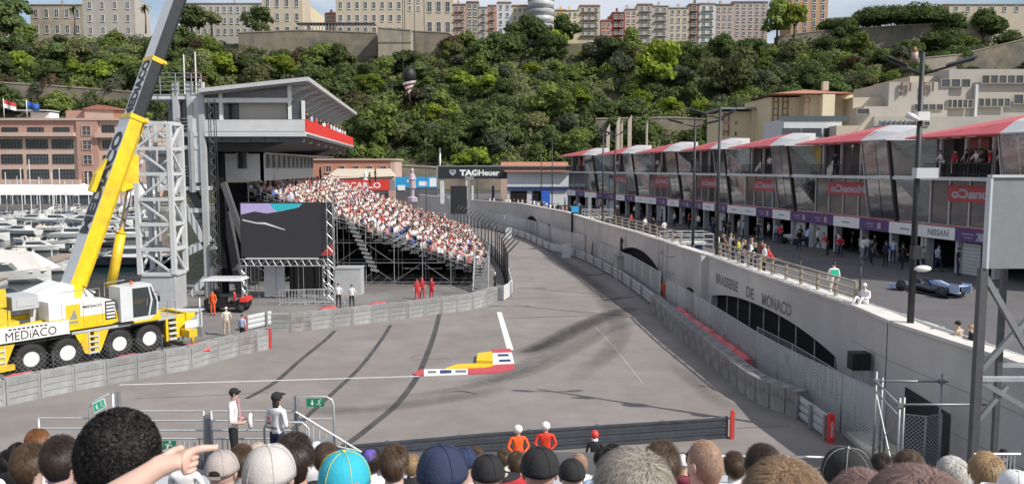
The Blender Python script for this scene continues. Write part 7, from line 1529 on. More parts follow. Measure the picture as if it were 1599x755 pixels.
wb_ = MB(); wb_.tube([(0,-.14,0),(0,.14,0)],.33,18); wb_ = wb_.mesh('tyre','rubber'); rm_ = MB(); rm_.tube([(0,-.15,0),(0,.15,0)],.19,14); rm_ = rm_.mesh('rim','steel_dark')
for x in (1.6,-1.55):
    for s in (-1,1): o = link('tyre', wb_, rcr, (x,s*.78,.33)); link('rim', rm_, o)
rcp('suspension','black',lambda b:[b.tube([(x,0,.35),(x,s*.7,.35)],.02,4) for x in (1.5,1.7,-1.45,-1.65) for s in (-1,1)])
# parked motorcycles by the garages
mb0 = None
for px, py, lb in ((1234,380,'white motorcycle parked by a pit garage, left one'),(1255,383,'dark motorcycle parked by a pit garage, right one')):
    v = G(px, py, 3.3); t = thing('motorcycle', lb, 'motorcycle', v, rp.uniform(0,3), 'motorcycles parked by the garages')
    for x in (-.65,.65): bq = MB(); bq.tube([(x,-.06,.3),(x,.06,.3)],.3,14); bq.build('wheel','rubber',t,world=False)
    bq = MB(); bq.loft(secs([(.6,.05,.5,.8),(.3,.14,.35,.95),(-.1,.16,.3,.85),(-.7,.1,.6,.85)])); bq.build('body','white_paint' if px < 1240 else 'black',t,world=False); bq = MB(); bq.tube([(.5,-.32,1.05),(.45,0,1.),(.5,.32,1.05)],.02,5).tube([(.65,0,.3),(.45,0,1.)],.03,5); bq.build('handlebar','steel_dark',t,world=False)
# wall-mounted scaffold platforms
for (px, py, w, d_, h, lb) in ((1072,384,3.6,3.,1.6,'steel frame platform with blue equipment behind the wall, middle'),(935,346,3.6,3.,1.8,'steel frame platform with equipment beside the dark screen tower'),(838,316,3.,2.,1.4,'white and blue scaffold platform on the far wall')):
    v = wall_in(px, 2.2); t = thing('scaffold_platform', lb, 'scaffold', v); 
    part(t,'frame','steel',lambda b:[b.tube([(v.x+sx*w/2,v.y+sy*d_/2,v.z),(v.x+sx*w/2,v.y+sy*d_/2,v.z+h)],.04,5) for sx in (-1,0,1) for sy in (-1,1)]+[b.tube([(v.x-w/2,v.y+sy*d_/2,v.z+z),(v.x+w/2,v.y+sy*d_/2,v.z+z)],.035,5) for sy in (-1,1) for z in (h*.5,h*.75,h)]+[b.tube([(v.x+sx*w/2,v.y-d_/2,v.z+z),(v.x+sx*w/2,v.y+d_/2,v.z+z)],.035,5) for sx in (-1,-.33,.33,1) for z in (h*.5,h)])
    part(t,'equipment','blue_dark',lambda b:[b.box((v.x-w*.3+q*.7,v.y,v.z+h*.25),(.5,.6,h*.4)) for q in range(4)]); part(t,'cover','white_paint',lambda b:b.bx(v.x-w*.4,v.x+w*.4,v.y-d_*.3,v.y+d_*.3,v.z+h*.52,v.z+h*.56))
# marshals post scaffold on the road side of the wall
t = thing('marshal_scaffold', 'thin tube scaffold climbing the wall in the middle distance', 'scaffold', (11.4,56.5,0)); x, y = 11.2, 57.5
part(t,'tube','steel_dull',lambda b:[b.tube([(x+a*1.2,y+c*1.6,0),(x+a*1.2,y+c*1.6,4.6)],.035,5) for a in (0,1) for c in (0,1,2)]+[b.tube([(x,y+c,z),(x+1.2,y+c,z)],.03,5) for c in (0,3.2) for z in (1.2,2.4,3.6,4.5)]+[b.tube([(x,y,z),(x,y+3.2,z)],.03,5) for z in (1.2,2.4,3.6,4.5)]+[b.tube([(x,y,.2+q*1.6),(x,y+3.2,1.8+q*1.5)],.025,4) for q in (0,1)])
for px, py, tp, lb in ((1012,425,'orange','marshal in pink orange clothing behind the end of the straight guard rail'),(974,392,'black','photographer in black standing on the wall ledge beyond the railing')):
    v = G(px, py+24, 0) if px == 1012 else P(px, py, 70); v = Vector((11.2,58.5,.0)) if px == 1012 else Vector((9.9,72,2.2)); person('stand', v, pi*.6, lb, tp, tp, 'hair_blond' if px == 1012 else 'cloth_white', 'skin', 'short' if px == 1012 else 'cap', None, 1)
b = MB(); b.bx(9.4,10.6,71,73,0,2.15); b.bx(9.3,10.7,70.9,73.1,2.15,2.22); tag(b.build('ledge_block','concrete'),'concrete ledge block on which the far photographer stands','block')
# ---------------------------------------------------------------- lamp posts
def lamp(label, px, pyb, pyt, arms, zb=ZT, off=0.1, r=.10, extras=None, Y=None):
    v = wall_in(px, off) if Y is None else Vector((P(px,262,Y).x, Y, zb)); zt = P(px, pyt, v.y).z
    t = thing('lamp_post', label, 'lamp post', (v.x,v.y,zb-.6), 0, 'street lamp posts along the pit wall')
    part(t,'pole','steel_dark',lambda b:(b.tube([(v.x,v.y,zb-.6),(v.x,v.y,zt)],[r*1.15,r*.75],8),b.tube([(v.x,v.y,zb-.6),(v.x,v.y,zb-.2)],r*1.6,8)))
    for s, L in arms: part(t,'arm','charcoal',lambda b:(b.tube([(v.x,v.y,zt-.75),(v.x+s*L,v.y-.1,zt-.25)],[.055,.04],6),b.loft([[Vector((v.x+s*L*f,v.y-.1+w,zt-.75+.5*f+.07+h)) for w,h in ((-wd,0),(0,.06),(wd,0),(0,-.05))] for f,wd in ((.45,.05),(.6,.16),(1.,.14),(1.05,.04))])))
    return t, v, zt
t, v, zt = lamp('nearest and tallest lamp post with two raised arms, carrying a white loudspeaker box', 1430, 500, 82, ((1,1.75),(-1,1.25)), r=.11)
zz_ = P(1440,270,v.y).z; part(t,'loudspeaker','grey_light',lambda b:b.box((v.x+.15,v.y-.25,zz_),(.75,.35,.36))); zz2 = P(1440,182,v.y).z; part(t,'camera','white_paint',lambda b:(b.tube([(v.x-.55,v.y-.2,zz2+.05),(v.x-.15,v.y-.2,zz2-.1)],.11,8),b.box((v.x,v.y-.15,zz2),(.4,.3,.3)))); part(t,'low_box','steel_dark',lambda b:b.box((v.x,v.y-.15,P(0,393,v.y).z),(.3,.3,.45))); part(t,'spot','white_paint',lambda b:b.ell((v.x+.25,v.y-.2,P(0,418,v.y).z),(.32,.14,.12),8,6))
lamp('second lamp post from the camera, standing left of the terrace onlookers', 1121, 405, 166, ((-1,1.9),(1,1.)))
lamp('third lamp post, just left of the second, with crossed arms', 1083, 352, 182, ((-1,2.),(1,2.)), off=1.5)
lamp('fourth lamp post from the camera, beside the third farthest pavilion', 960, 345, 200, ((-1,1.3),(1,1.)), off=.6); lamp('fifth lamp post, close left of the fourth', 941, 340, 203, ((1,1.),(-1,.8)), off=.6)
lamp('slim lamp post above the far scaffold platform', 862, 320, 214, ((-1,.8),), r=.07); lamp('slim lamp post over the far arch', 845, 318, 222, ((1,.8),), r=.07); lamp('slim lamp post nearest to the dark gantry', 745, 312, 238, ((-1,.8),), r=.07); lamp('thin pole in front of the blue hoarding', 665, 345, 235, ((-1,.5),), r=.06, Y=128, zb=.6)
for px, h, lb in ((1348,1.6,'slim short post on the coping beside the sitting marshal'),(1253,1.2,'short dark post on the terrace railing'),):
    v = wall_in(px, .3); b = MB(); b.tube([(v.x,v.y,4.3),(v.x,v.y,4.5+h)],.035,6); b.box((v.x,v.y,4.5+h),(.12,.12,.2)); tag(b.build('short_post','steel_dark'),lb,'post')
# ---------------------------------------------------------------- lower right: speaker, gate, ramp
v = G(1337, 668); sp = thing('speaker_stand', 'silver truss stand under a black loudspeaker beside the arch', 'stand', v)
truss(sp,(v.x,v.y,0),(v.x,v.y,2.3),.28,n=9,r=.02,up=(0,1,0)); part(sp,'base_plate','steel_dark',lambda b:b.box((v.x,v.y,.03),(.7,.7,.05)))
t = thing('loudspeaker', 'square black loudspeaker box on the truss stand beside the arch', 'loudspeaker', (v.x,v.y,2.32)); part(t,'cabinet','black',lambda b:b.box((v.x,v.y,2.66),(.70,.5,.66))); part(t,'grille','charcoal',lambda b:[b.box((v.x-.3+.06*q,v.y-.26,2.66),(.03,.02,.6)) for q in range(11)])
gt2 = thing('scaffold_gate', 'galvanised tube gate frame in front of the dark doorway in the wall', 'gate', (11.7,25.2,0))
gp = [(11.7,25.2),(11.2,22.6),(13.75,25.1),(13.4,22.6)]
for (x,y,h) in ((11.7,25.2,3.5),(11.2,22.6,3.4),(13.75,25.1,3.45),(13.4,22.6,3.4),(11.9,25.2,3.3),(11.35,22.65,3.4)): part(gt2,'upright','steel_dull',lambda b:b.tube([(x,y,0),(x,y,h)],.04,6))
part(gt2,'crossbar','steel_dull',lambda b:(b.tube([(11.6,25.2,3.2),(13.95,25.1,3.2)],.035,6),b.tube([(11.7,25.25,3.18),(11.2,22.55,3.18)],.035,6),b.tube([(11.7,25.2,2.85),(11.2,22.6,2.85)],.03,6),b.tube([(11.1,22.6,3.2),(13.8,22.6,3.2)],.035,6)))
part(gt2,'clamp','steel_dull',lambda b:[b.box(p,(.14,.14,.14)) for p in ((11.7,25.2,3.2),(13.75,25.1,3.2),(11.2,22.6,3.2),(13.4,22.6,3.2))])
part(gt2,'brace','galv',lambda b:(b.tube([(11.68,25.1,.9),(11.22,22.7,2.8)],.02,5),b.tube([(11.68,25.1,2.8),(11.22,22.7,.9)],.02,5)))
fence('wire_gate', 'loose wire mesh gate leaves across the dark doorway', [(12.4,25.0),(13.1,24.7),(13.75,25.0)], H=2.2, step=.09, r=.009, cat='gate')
o = MB(); o.extr([(*g(1320,679),.05),(*g(1361,678),.05),(*g(1420,715),.05),(*g(1362,716),.05)],(0,0,.10)); o.mi(1).extr([(*g(1316,680),.02),(*g(1365,677),.02),(*g(1426,716),.02),(*g(1356,717),.02)],(0,0,.04)); tag(o.build('plywood_ramp',['ply','steel_dull']),'cream plywood ramp sheet lying on the ground right of the red post','ramp')
for k,(a,c) in enumerate((((12.4,30.5),(12.9,33.5)),((12.9,33.5),(13.3,37)))):
    pass
fence('wire_fence', 'wire fence panels between the loudspeaker stand and the long arch', [(13.0,29.6),(13.1,32.5),(13.0,36.5),(12.6,40.5)], H=1.9, step=.10, r=.008)
# ---------------------------------------------------------------- right edge: screen back on steel lattice support
dm('box_grey', (.24,.25,.26), .6, var=.1)
rs1 = thing('screen_support', 'big grey screen back on a dark steel lattice support at the right edge', 'screen', (10.7,18,0)); Yr = 18.
xr0 = P(1551,262,Yr).x; zr = P(0,277,Yr).z; zl = P(0,419,Yr).z
part(rs1,'screen_box','box_grey',lambda b:(b.bx(xr0,xr0+4.5,Yr,Yr+.12,zl,zr),)); part(rs1,'box_edge','grey_light',lambda b:(b.bx(xr0-.03,xr0+4.5,Yr-.04,Yr+.16,zr,zr+.06),b.bx(xr0-.05,xr0,Yr-.03,Yr+.15,zl,zr-.01)))
xp = P(1541,262,Yr).x
for c_ in ((xp,xp+.17,Yr,Yr+.17),(xp+1.3,xp+1.42,Yr+1.3,Yr+1.42),(xp+2.6,xp+2.75,Yr,Yr+.15)): part(rs1,'upright','grey_dark',lambda b:b.bx(*c_,0,zl))
part(rs1,'diagonal','grey_mid',lambda b:(b.beam((xp+.1,Yr+.08,7.6),(xp+1.8,Yr+.08,4.9),.12,.12),b.beam((xp+.1,Yr+.1,5.3),(xp+2.,Yr+.1,7.5),.11,.11),b.beam((xp+.1,Yr+.08,5.15),(xp+2.6,Yr+.08,3.7),.12,.12),b.beam((xp+.1,Yr+.1,4.1),(xp+.8,Yr+.1,5.0),.09,.09),b.beam((xp+.1,Yr+.08,3.4),(xp+2.5,Yr+.1,1),.12,.12)))
part(rs1,'crossbar','galv',lambda b:(b.bx(xp+.17,xp+2.7,Yr,Yr+.12,5.12,5.22),b.bx(xp+1.42,xp+2.7,Yr+1.3,Yr+1.42,5.12,5.22),b.bx(xp+.17,xp+2.7,Yr,Yr+.12,2.4,2.5)))
# ---------------------------------------------------------------- near stand (below and around the camera)
ns_ = thing('near_stand', 'stepped spectator stand on which the foreground crowd sits', 'grandstand', (0,0,0))
def fz(y): return 8.62-.345*y
ys = [-1.6+.8*k for k in range(20)]
stp = MB()
for y in ys: stp.bx(-16,14,y,y+.79,fz(y)-.25,fz(y))
stp.build('tier_deck','steel_dull',ns_); bnb = MB()
for y in ys: bnb.bx(-16,14,y+.45,y+.72,fz(y)+.38,fz(y)+.43)
bnb.build('bench_row','grey_paint',ns_)
part(ns_,'front_platform','asphalt_dark',lambda b:(b.bx(-16,4,14.3,17.2,3.6,3.75),b.bx(-16,4,17.0,17.2,0,3.6)))
part(ns_,'support','steel_dull',lambda b:[b.tube([(x,y,0),(x,y,fz(y)-.3)],.05,6) for x in (-15,-10,-5,0,5,10,13.5) for y in (0,4,8,12)])
# railing of the platform with emergency exit signs
Yq = 16.4
def px2x(px, Y=Yq): return P(px, 650, Y).x
def pz(py, Y=Yq): return P(799, py, Y).z
fr = thing('platform_railing', 'galvanised tube railing along the front platform with welded bars', 'railing', (px2x(250),Yq,3.75))
def rail_panel(px0, px1, y0=641, ys_=(641,656,671,684)):
    part(fr,'rail_panel','galv',lambda b:[b.tube([(px2x(px0),Yq,pz(y)),(px2x(px1),Yq,pz(y))],.02,5) for y in ys_]+[b.tube([(px2x(px0),Yq,3.7),(px2x(px0),Yq,pz(y0)),],.025,6),b.tube([(px2x(px1),Yq,3.7),(px2x(px1),Yq,pz(y0))],.025,6)]+[b.tube([(px2x(px0+q*8),Yq,3.7),(px2x(px0+q*8),Yq,pz(684))],.014,4) for q in range(1,int((px1-px0)/8))])
rail_panel(190,318); rail_panel(330,462); rail_panel(60,142,652,(652,668,684))
for a_,c_,y_ in ((321.5,327,645),(183,188,610),(460,465,616)): part(fr,'post','steel_dull',lambda b:b.bx(px2x(a_),px2x(c_),Yq-.05,Yq+.06,3.7,pz(y_)))
def hoop(t, pts, r=.024, m='galv'): part(t,'hoop',m,lambda b:b.tube(pts,r,7))
hoop(fr,[(px2x(412,15.9),15.9,3.7),(px2x(412,15.9),15.9,pz(668,15.9)),(px2x(416,15.9),15.9,pz(658,15.9)),(px2x(472,15.9),15.9,pz(659,15.9)),(px2x(481,15.9),15.9,pz(668,15.9)),(px2x(482,15.9),15.9,3.7)])
ex = thing('exit_gate', 'tube gate frame with dark green emergency exit sign right of the two standing people', 'gate', (px2x(492),Yq,3.75))
hoop(ex,[(px2x(466),Yq-.05,3.7),(px2x(466),Yq-.05,pz(617)),(px2x(512),Yq-.05,pz(618)),(px2x(520),Yq-.05,pz(623)),(px2x(522),Yq-.05,pz(632)),(px2x(522),Yq-.05,pz(692))]); part(ex,'crossbar','galv',lambda b:(b.tube([(px2x(466),Yq-.05,pz(652)),(px2x(522),Yq-.05,pz(652))],.02,5),))
part(ex,'stair_rail','galv',lambda b:(b.tube([(px2x(464),Yq-.1,pz(640)),(px2x(566),Yq-.1,pz(703))],.022,5),b.tube([(px2x(480),Yq-.1,pz(683)),(px2x(570),Yq-.1,pz(703))],.02,5),[b.tube([(px2x(480+q*10),Yq-.1,pz(650+q*6.2)),(px2x(480+q*10),Yq-.1,pz(684+q*2))],.014,4) for q in range(8)])); part(ex,'stair_tread','steel_dull',lambda b:b.bx(px2x(482),px2x(522),Yq-.6,Yq-.12,pz(684),pz(680)))
def runner(t, c, s, m='white_print', rot=0., fl=1):
    # simple running figure pictogram and an arrow/door block, built flat
    b = MB(); R = lambda x, z: (c[0]+(x*cos(rot)-z*sin(rot))*s*fl, c[1], c[2]+(x*sin(rot)+z*cos(rot))*s)
    b.add([R(.10+.055*cos(a), .30+.055*sin(a)) for a in np.linspace(0,2*pi,9)[:-1]], [list(range(8))])
    for (x0,z0,x1,z1,w) in ((.05,.22,-.05,.0,.09),(-.05,.0,.08,-.12,.06),(.08,-.12,.02,-.3,.06),(-.05,.0,-.14,-.14,.06),(-.14,-.14,-.28,-.14,.055),(.05,.2,.2,.1,.045),(.03,.2,-.15,.16,.045)):
        d = Vector((x1-x0,z1-z0)).normalized(); n = Vector((-d.y,d.x))*w/2; b.add([R(x0+n.x,z0+n.y),R(x1+n.x,z1+n.y),R(x1-n.x,z1-n.y),R(x0-n.x,z0-n.y)],[[0,1,2,3]])
    b.build('pictogram',m,t)
sg = thing('exit_sign', 'dark green emergency exit sign with white arrow and running figure on the right gate frame', 'sign', (px2x(495),Yq-.1,pz(626)))
part(sg,'plate','green_sign',lambda b:b.bx(px2x(481),px2x(508.5),Yq-.10,Yq-.08,pz(632),pz(619.5))); runner(sg,(px2x(501),Yq-.104,pz(625.8)),.24)
part(sg,'arrow','white_print',lambda b:(b.add([(px2x(489),Yq-.104,pz(621.5)),(px2x(491),Yq-.104,pz(621.5)),(px2x(491),Yq-.104,pz(626)),(px2x(493),Yq-.104,pz(626)),(px2x(490),Yq-.104,pz(630.5)),(px2x(487),Yq-.104,pz(626)),(px2x(489),Yq-.104,pz(626))],[[0,1,2,3,4,5,6]]),))
ex2 = thing('exit_gate', 'leaning tube gate frame left, beside the curly black hair', 'gate', (px2x(160),Yq,3.75)); hoop(ex2,[(px2x(144),Yq-.1,pz(692)),(px2x(144),Yq-.1,pz(634)),(px2x(148),Yq-.1,pz(626)),(px2x(176),Yq-.1,pz(612)),(px2x(182),Yq-.1,pz(612)),(px2x(182),Yq-.1,pz(692))])
sg2 = thing('exit_sign', 'bright tilted green exit sign with white border on the left gate frame', 'sign', (px2x(161),Yq-.14,pz(629)))
part(sg2,'border','white_print',lambda b:b.extr([(px2x(150.5),Yq-.15,pz(626)),(px2x(169.5),Yq-.15,pz(617)),(px2x(172.5),Yq-.15,pz(631)),(px2x(154),Yq-.15,pz(641.5))],(0,.012,0))); part(sg2,'plate','green_bright',lambda b:b.extr([(px2x(152.2),Yq-.156,pz(627.2)),(px2x(168.6),Yq-.156,pz(619.5)),(px2x(171),Yq-.156,pz(630)),(px2x(155),Yq-.156,pz(638.8))],(0,.005,0)))
runner(sg2,(px2x(166),Yq-.160,pz(627)),.2,rot=.45); part(sg2,'arrow','white_print',lambda b:b.add([(px2x(156),Yq-.16,pz(630)),(px2x(158.5),Yq-.16,pz(626)),(px2x(160),Yq-.16,pz(632)),(px2x(161),Yq-.16,pz(635)),(px2x(157),Yq-.16,pz(634))],[[0,1,2,3,4]]))
sg3 = thing('exit_sign', 'dark green exit sign with running figure low on the railing, above the pointing finger', 'sign', (px2x(266),Yq,pz(694))); part(sg3,'plate','green_sign',lambda b:b.bx(px2x(256),px2x(276),Yq-.10,Yq-.07,pz(706),pz(685))); runner(sg3,(px2x(264),Yq-.104,pz(696)),.42)
Yk = 20.; cr_ = thing('front_rail', 'white edged handrail low in front of the marshals', 'railing', (0,Yk,1.)); xs1_, xs2_ = P(640,712,Yk).x, P(1300,712,Yk).x
part(cr_,'handrail','white_paint',lambda b:b.tube([(xs1_,Yk,P(0,707,Yk).z),(xs2_,Yk,P(0,713,Yk).z)],.03,6)); part(cr_,'post','steel_dark',lambda b:[b.tube([(xs1_+q*1.6,Yk,0),(xs1_+q*1.6,Yk,P(0,709,Yk).z)],.03,5) for q in range(8)])
for k,(px,Yv) in enumerate(((1560,12),(1585,12))): pass
t = thing('crowd_railing', 'grey barred railing at the lower right corner behind white caps', 'railing', (P(1560,262,12).x,12,3)); part(t,'bar','galv',lambda b:[b.tube([(P(1545+q*6,262,12).x,12,3.2),(P(1545+q*6,262,12).x,12,P(0,708,12).z)],.014,4) for q in range(12)]+[b.tube([(P(1545,262,12).x,12,P(0,708,12).z),(P(1620,262,12).x,12,P(0,708,12).z)],.02,5)])
# ================================================================ PEOPLE ON TRACK SIDE AND QUAY
def at_head(px, pyt, ppm_y, kind, rz, label, *a, h=1.78, **kw):
    v = P(px, pyt, ppm_y); return person(kind, (v.x, v.y, v.z-h), rz, label, *a, **kw)
pc = at_head(362, 604, 15.9, 'hold', -pi*.42, 'man in white t-shirt and black cap with pink lanyard, holding a white bag', 'white', 'black', 'cloth_black', 'skin', 'cap', None, 2)
def kid(p, name, m, fn): b = MB(); fn(b); b.build(name, m, p, world=False)
kid(pc,'lanyard','cloth_pink',lambda b:b.extr([(.02,.125,1.55),(.10,.12,1.55),(.14,.15,1.1),(.02,.16,1.05)],(0,.015,0))); kid(pc,'bag','cloth_white',lambda b:b.ell((.02,.34,1.06),(.15,.06,.17),10,8))
pw = at_head(431, 615, 15.7, 'hold', -.5, 'woman in white t-shirt and black cap with long dark hair seen from behind', 'white', 'navy', 'hair_dark', 'skin_tan', 'long', None, 2, h=1.74)
kid(pw,'cap','cloth_black',lambda b:(b.ell((0,.01,1.69),(.105,.12,.10),12,8),b.bx(-.07,.07,.1,.2,1.70,1.72))); kid(pw,'shirt_print','cloth_navy',lambda b:[b.box((-.12+q*.05,-.150,1.10),(.03,.004,.05)) for q in range(6)]); kid(pw,'scarf','cloth_pink',lambda b:b.box((-.06,-.15,1.28),(.1,.01,.1)))
def helmet(p, z=1.70, m='white_paint', sc=1.):
    kid(p,'helmet',m,lambda b:b.ell((0,.02,z),(.135*sc,.155*sc,.145*sc),16,10)); kid(p,'visor','black',lambda b:b.ell((0,.09,z-.02),(.12,.10,.06),12,6))
m1 = at_head(809, 662, 25.2, 'back', .15, 'marshal in orange overall and white helmet with clasped hands, left of pair', 'orange','orange','black','skin','short',None,2,sleeve='long',h=1.86); m1.scale = (1.14,1.12,1.); helmet(m1)
m2 = at_head(852, 657, 25.2, 'back', -.1, 'marshal in red orange overall and white helmet with clasped hands, right of pair', 'redorange','redorange','black','skin','short',None,2,sleeve='long',h=1.86) if dm('cloth_redorange',(.72,.05,.02),.8) else None; m2.scale = (1.14,1.12,1.); helmet(m2)
m3 = at_head(929, 670, 24.5, 'stand', 0, 'marshal in black jacket wearing a red helmet behind the dark guard rail', 'black','black','black','skin','short',None,2,sleeve='long',h=1.86); helmet(m3, m='red_bright', sc=.95); kid(m3,'collar','cloth_white',lambda b:b.ell((0,0,1.53),(.11,.11,.07),10,6))
for px, py, tp, kind, rz, lb in ((257,548,'palegrey','stand',.5,'man in pale grey top behind the block barrier near its red end post, left one'),(273,0,'x','',0,''),(358,551,'lightblue','stand',-.3,'man in pale blue top bending behind the block barrier near its red end post'),(526,482,'white','stand',pi,'official in white shirt and black trousers by the grey cabin, left one'),(547,484,'white','stand',pi,'official in white shirt and black trousers by the grey cabin, right one'),(658,470,'red','stand',pi,'fire marshal in red overall under the grandstand, left one'),(673,472,'red','stand',2.8,'fire marshal in red overall under the grandstand, right one'),(650,474,'red','stand',3.4,'fire marshal in red overall half hidden behind a scaffold tube')):
    if kind:
        v = G(px, py-4 if py > 500 else py); v.y += 2.2 if py > 500 else .6; person(kind, v, rz, lb, tp, tp if tp == 'red' else 'black', 'hair_dark' if tp != 'red' else 'cloth_red', 'skin', 'short', None, 1, .92 if py>500 else 1)
v = G(341, 532); person('stand', (v.x,v.y+1.4,0), .4, 'man in cream shirt with cap behind the block barrier near its red end post', 'cream','beige','cloth_cream','skin','cap',None,1)
person('seat', (bxx-.9,55.4,.2), 1.4, 'marshal in orange sitting in the buggy at the left','orange','orange','hair_dark','skin','short',None,1); person('seat', (bxx+.5,55.4,.2), 1.8, 'marshal in red sitting in the buggy at the right','red','black','hair_dark','skin','short',None,1); person('stand',(bxx-.5,53.9,0),2.9,'marshal in orange vest standing beside the buggy','orange','orange','hair_dark','skin','short',None,1)
v = G(772,466); person('stand',(v.x,v.y+2.2,0),1.2,'photographer in black at the guard rail corner of the grandstand','black','black','cloth_cream','skin','cap',None,1)
# ================================================================ FOREGROUND SPECTATORS
def head_sculpt(b, hc, s=1.):
    def fn(v):
        x, y, z = v; t = z/.118
        if t < 0: x *= 1-.22*t*t; y = y*(1-.12*t*t)+.012*(-t)
        if y < 0 and t < -.2: y *= 1-.30*(-t-.2)
        if abs(x) < .02 and y > .07 and -.03 < z < .02: y += .0
        if y > .06 and abs(z-.012) < .016 and .015 < abs(x) < .048: y -= .008
        return Vector((x, y, z))
    b.mi(0).ell(hc, (.077,.097,.120), 24, 16, fn)
    b.loft([[hc+Vector((cos(a)*w, .088+d+abs(sin(a))*0, z+sin(a)*.004)) for a in np.linspace(0,2*pi,7)[:-1]] for w,d,z in ((.006,.0,.02),(.009,.012,.0),(.015,.024,-.026),(.012,.008,-.036))])
    for s_ in (-1,1):
        b.mi(0).ell(hc+Vector((s_*.079,-.005,-.008)),(.009,.019,.032),10,8); b.ell(hc+Vector((s_*.084,-.012,-.004)),(.006,.012,.026),8,6)
        b.mi(4).ell(hc+Vector((s_*.031,.085,.012)),(.012,.008,.007),8,6); b.beam(hc+Vector((s_*.016,.094,.033)),hc+Vector((s_*.048,.082,.034)),.008,.006)
    b.mi(5).ell(hc+Vector((0,.091,-.058)),(.024,.008,.008),8,6)
J_, zp_, yp_, ln_ = pose('seat')
def fg_body():
    if 'fg' in POSES: return POSES['fg']
    b0 = figure('seat','none',2,'short'); b = MB(); b.v = [tuple(v.co) for v in b0.vertices]; b.f = [list(p.vertices) for p in b0.polygons]; b.m = [p.material_index if p.material_index != 4 else 0 for p in b0.polygons]; b.sm = [True]*len(b.f)
    hc = Vector((0,J_['headb'][0][1],J_['headb'][0][2]+.075)); head_sculpt(b, hc); POSES['fg'] = b.mesh('person',['skin','cloth_white','cloth_black','black','hair_dark','skin_lip']); return POSES['fg']
dm('skin_lip',(.42,.16,.14),.5)
HC_ = Vector((0,J_['headb'][0][1],J_['headb'][0][2]+.075))
def strands(n, seed, R=(.088,.108,.128), length=.05, width=.0022, curl=0., lift=.006, whorl=(0,-.5,.85), down=.6, cover=.0, jitter=.35, seg=5, low=-.05, part_=0., style_ear=True, wave=0.):
    r = np.random.RandomState(seed); R = np.array(R); D = r.normal(size=(n*5,3)); D /= np.linalg.norm(D,axis=1)[:,None]
    hl = .50+.0*D[:,0]; ear = (np.abs(D[:,0]) > .80) & (D[:,2] < .12); ok = (~ear if style_ear else True) & (D[:,2] > np.where(D[:,1] > 0, low/.128+(hl-low/.128)*np.clip(D[:,1]/.8,0,1)**.8, low/.128-.35*(-D[:,1]))); D = D[ok][:n]; n = len(D)
    P_ = D*R; w = np.array(whorl); w = w/np.linalg.norm(w); pts = [P_*1.0]
    T = D-w; T -= D*np.sum(T*D,axis=1)[:,None]; T[:,2] -= down*.5; T += r.normal(size=(n,3))*jitter*.55+vnoise(D, 6, seed)*jitter*1.5+vnoise(D, 15, seed+1)*jitter; 
    cur = P_; L = length*(.6+.8*r.rand(n))[:,None]; ph = (vnoise(D, 10, seed)[:,0]*5+vnoise(D, 23, seed)[:,1]*3)+r.rand(n)*1.2
    Bn = r.normal(size=(n,3)); Bn /= np.linalg.norm(Bn,axis=1)[:,None]
    for s in range(seg):
        nr = cur/R; nr /= np.linalg.norm(nr,axis=1)[:,None]; t = T-nr*np.sum(T*nr,axis=1)[:,None]; t /= np.maximum(np.linalg.norm(t,axis=1)[:,None],1e-6)
        if wave: t = t+np.cross(nr,t)*(wave*np.sin(s*1.15+vnoise(D, 5, seed)[:,0]*3+1))[:,None]
        if curl: a = ph+s*2.2; t = t*np.cos(a)[:,None]*.9+np.cross(nr,t)*np.sin(a)[:,None]*.9+nr*(.35*np.sin(a*1.3))[:,None]*curl
        cur = cur+t*L/seg+nr*lift*(1-.5*s/seg); T = T-np.array([0,0,down*.12]); pts.append(cur)
    pts = np.stack(pts,1); nr = pts/R; nr /= np.linalg.norm(nr,axis=2)[:,:,None]; d = np.gradient(pts,axis=1); sd = np.cross(d,nr); sd /= np.maximum(np.linalg.norm(sd,axis=2)[:,:,None],1e-6)
    wd = .62*width*np.linspace(1,.25,seg+1)[None,:,None]*(.6+.8*r.rand(n))[:,None,None]; A = pts-sd*wd; B = pts+sd*wd
    V = np.stack([A,B],2).reshape(-1,3); base = (np.arange(n)*(seg+1)*2)[:,None]+np.arange(seg)[None,:]*2; Q = np.stack([base,base+1,base+3,base+2],2).reshape(-1,4)
    return V+np.array(HC_), Q
def hairmat(k, c, c2):
    m = bpy.data.materials.new(k); m.use_nodes = True; t = m.node_tree; b = t.nodes['Principled BSDF']; b.inputs['Roughness'].default_value = .5; b.inputs['Specular IOR Level'].default_value = .45
    gg = N(t,'ShaderNodeNewGeometry'); mi = N(t,'ShaderNodeMix',data_type='RGBA'); mi.inputs[6].default_value=(*c,1); mi.inputs[7].default_value=(*c2,1); t.links.new(gg.outputs['Random Per Island'],mi.inputs[0]); t.links.new(mi.outputs[2],b.inputs['Base Color'])
    b.inputs['Anisotropic'].default_value = .5; M[k] = m
HCOL = {'black':((.006,.005,.005),(.020,.016,.014)),'dark':((.016,.010,.007),(.06,.038,.026)),'brown':((.045,.026,.015),(.13,.078,.045)),'ginger':((.16,.06,.02),(.36,.16,.06)),'sandy':((.16,.095,.055),(.38,.25,.145)),'blond':((.26,.16,.08),(.52,.36,.19)),'grey':((.16,.13,.105),(.50,.45,.38)),'white':((.45,.42,.38),(.75,.72,.68)),'shaved':((.30,.18,.12),(.42,.27,.19)),'rose':((.16,.095,.08),(.36,.24,.21))}
for k,(a,c) in HCOL.items(): hairmat('strand_'+k, a, c)
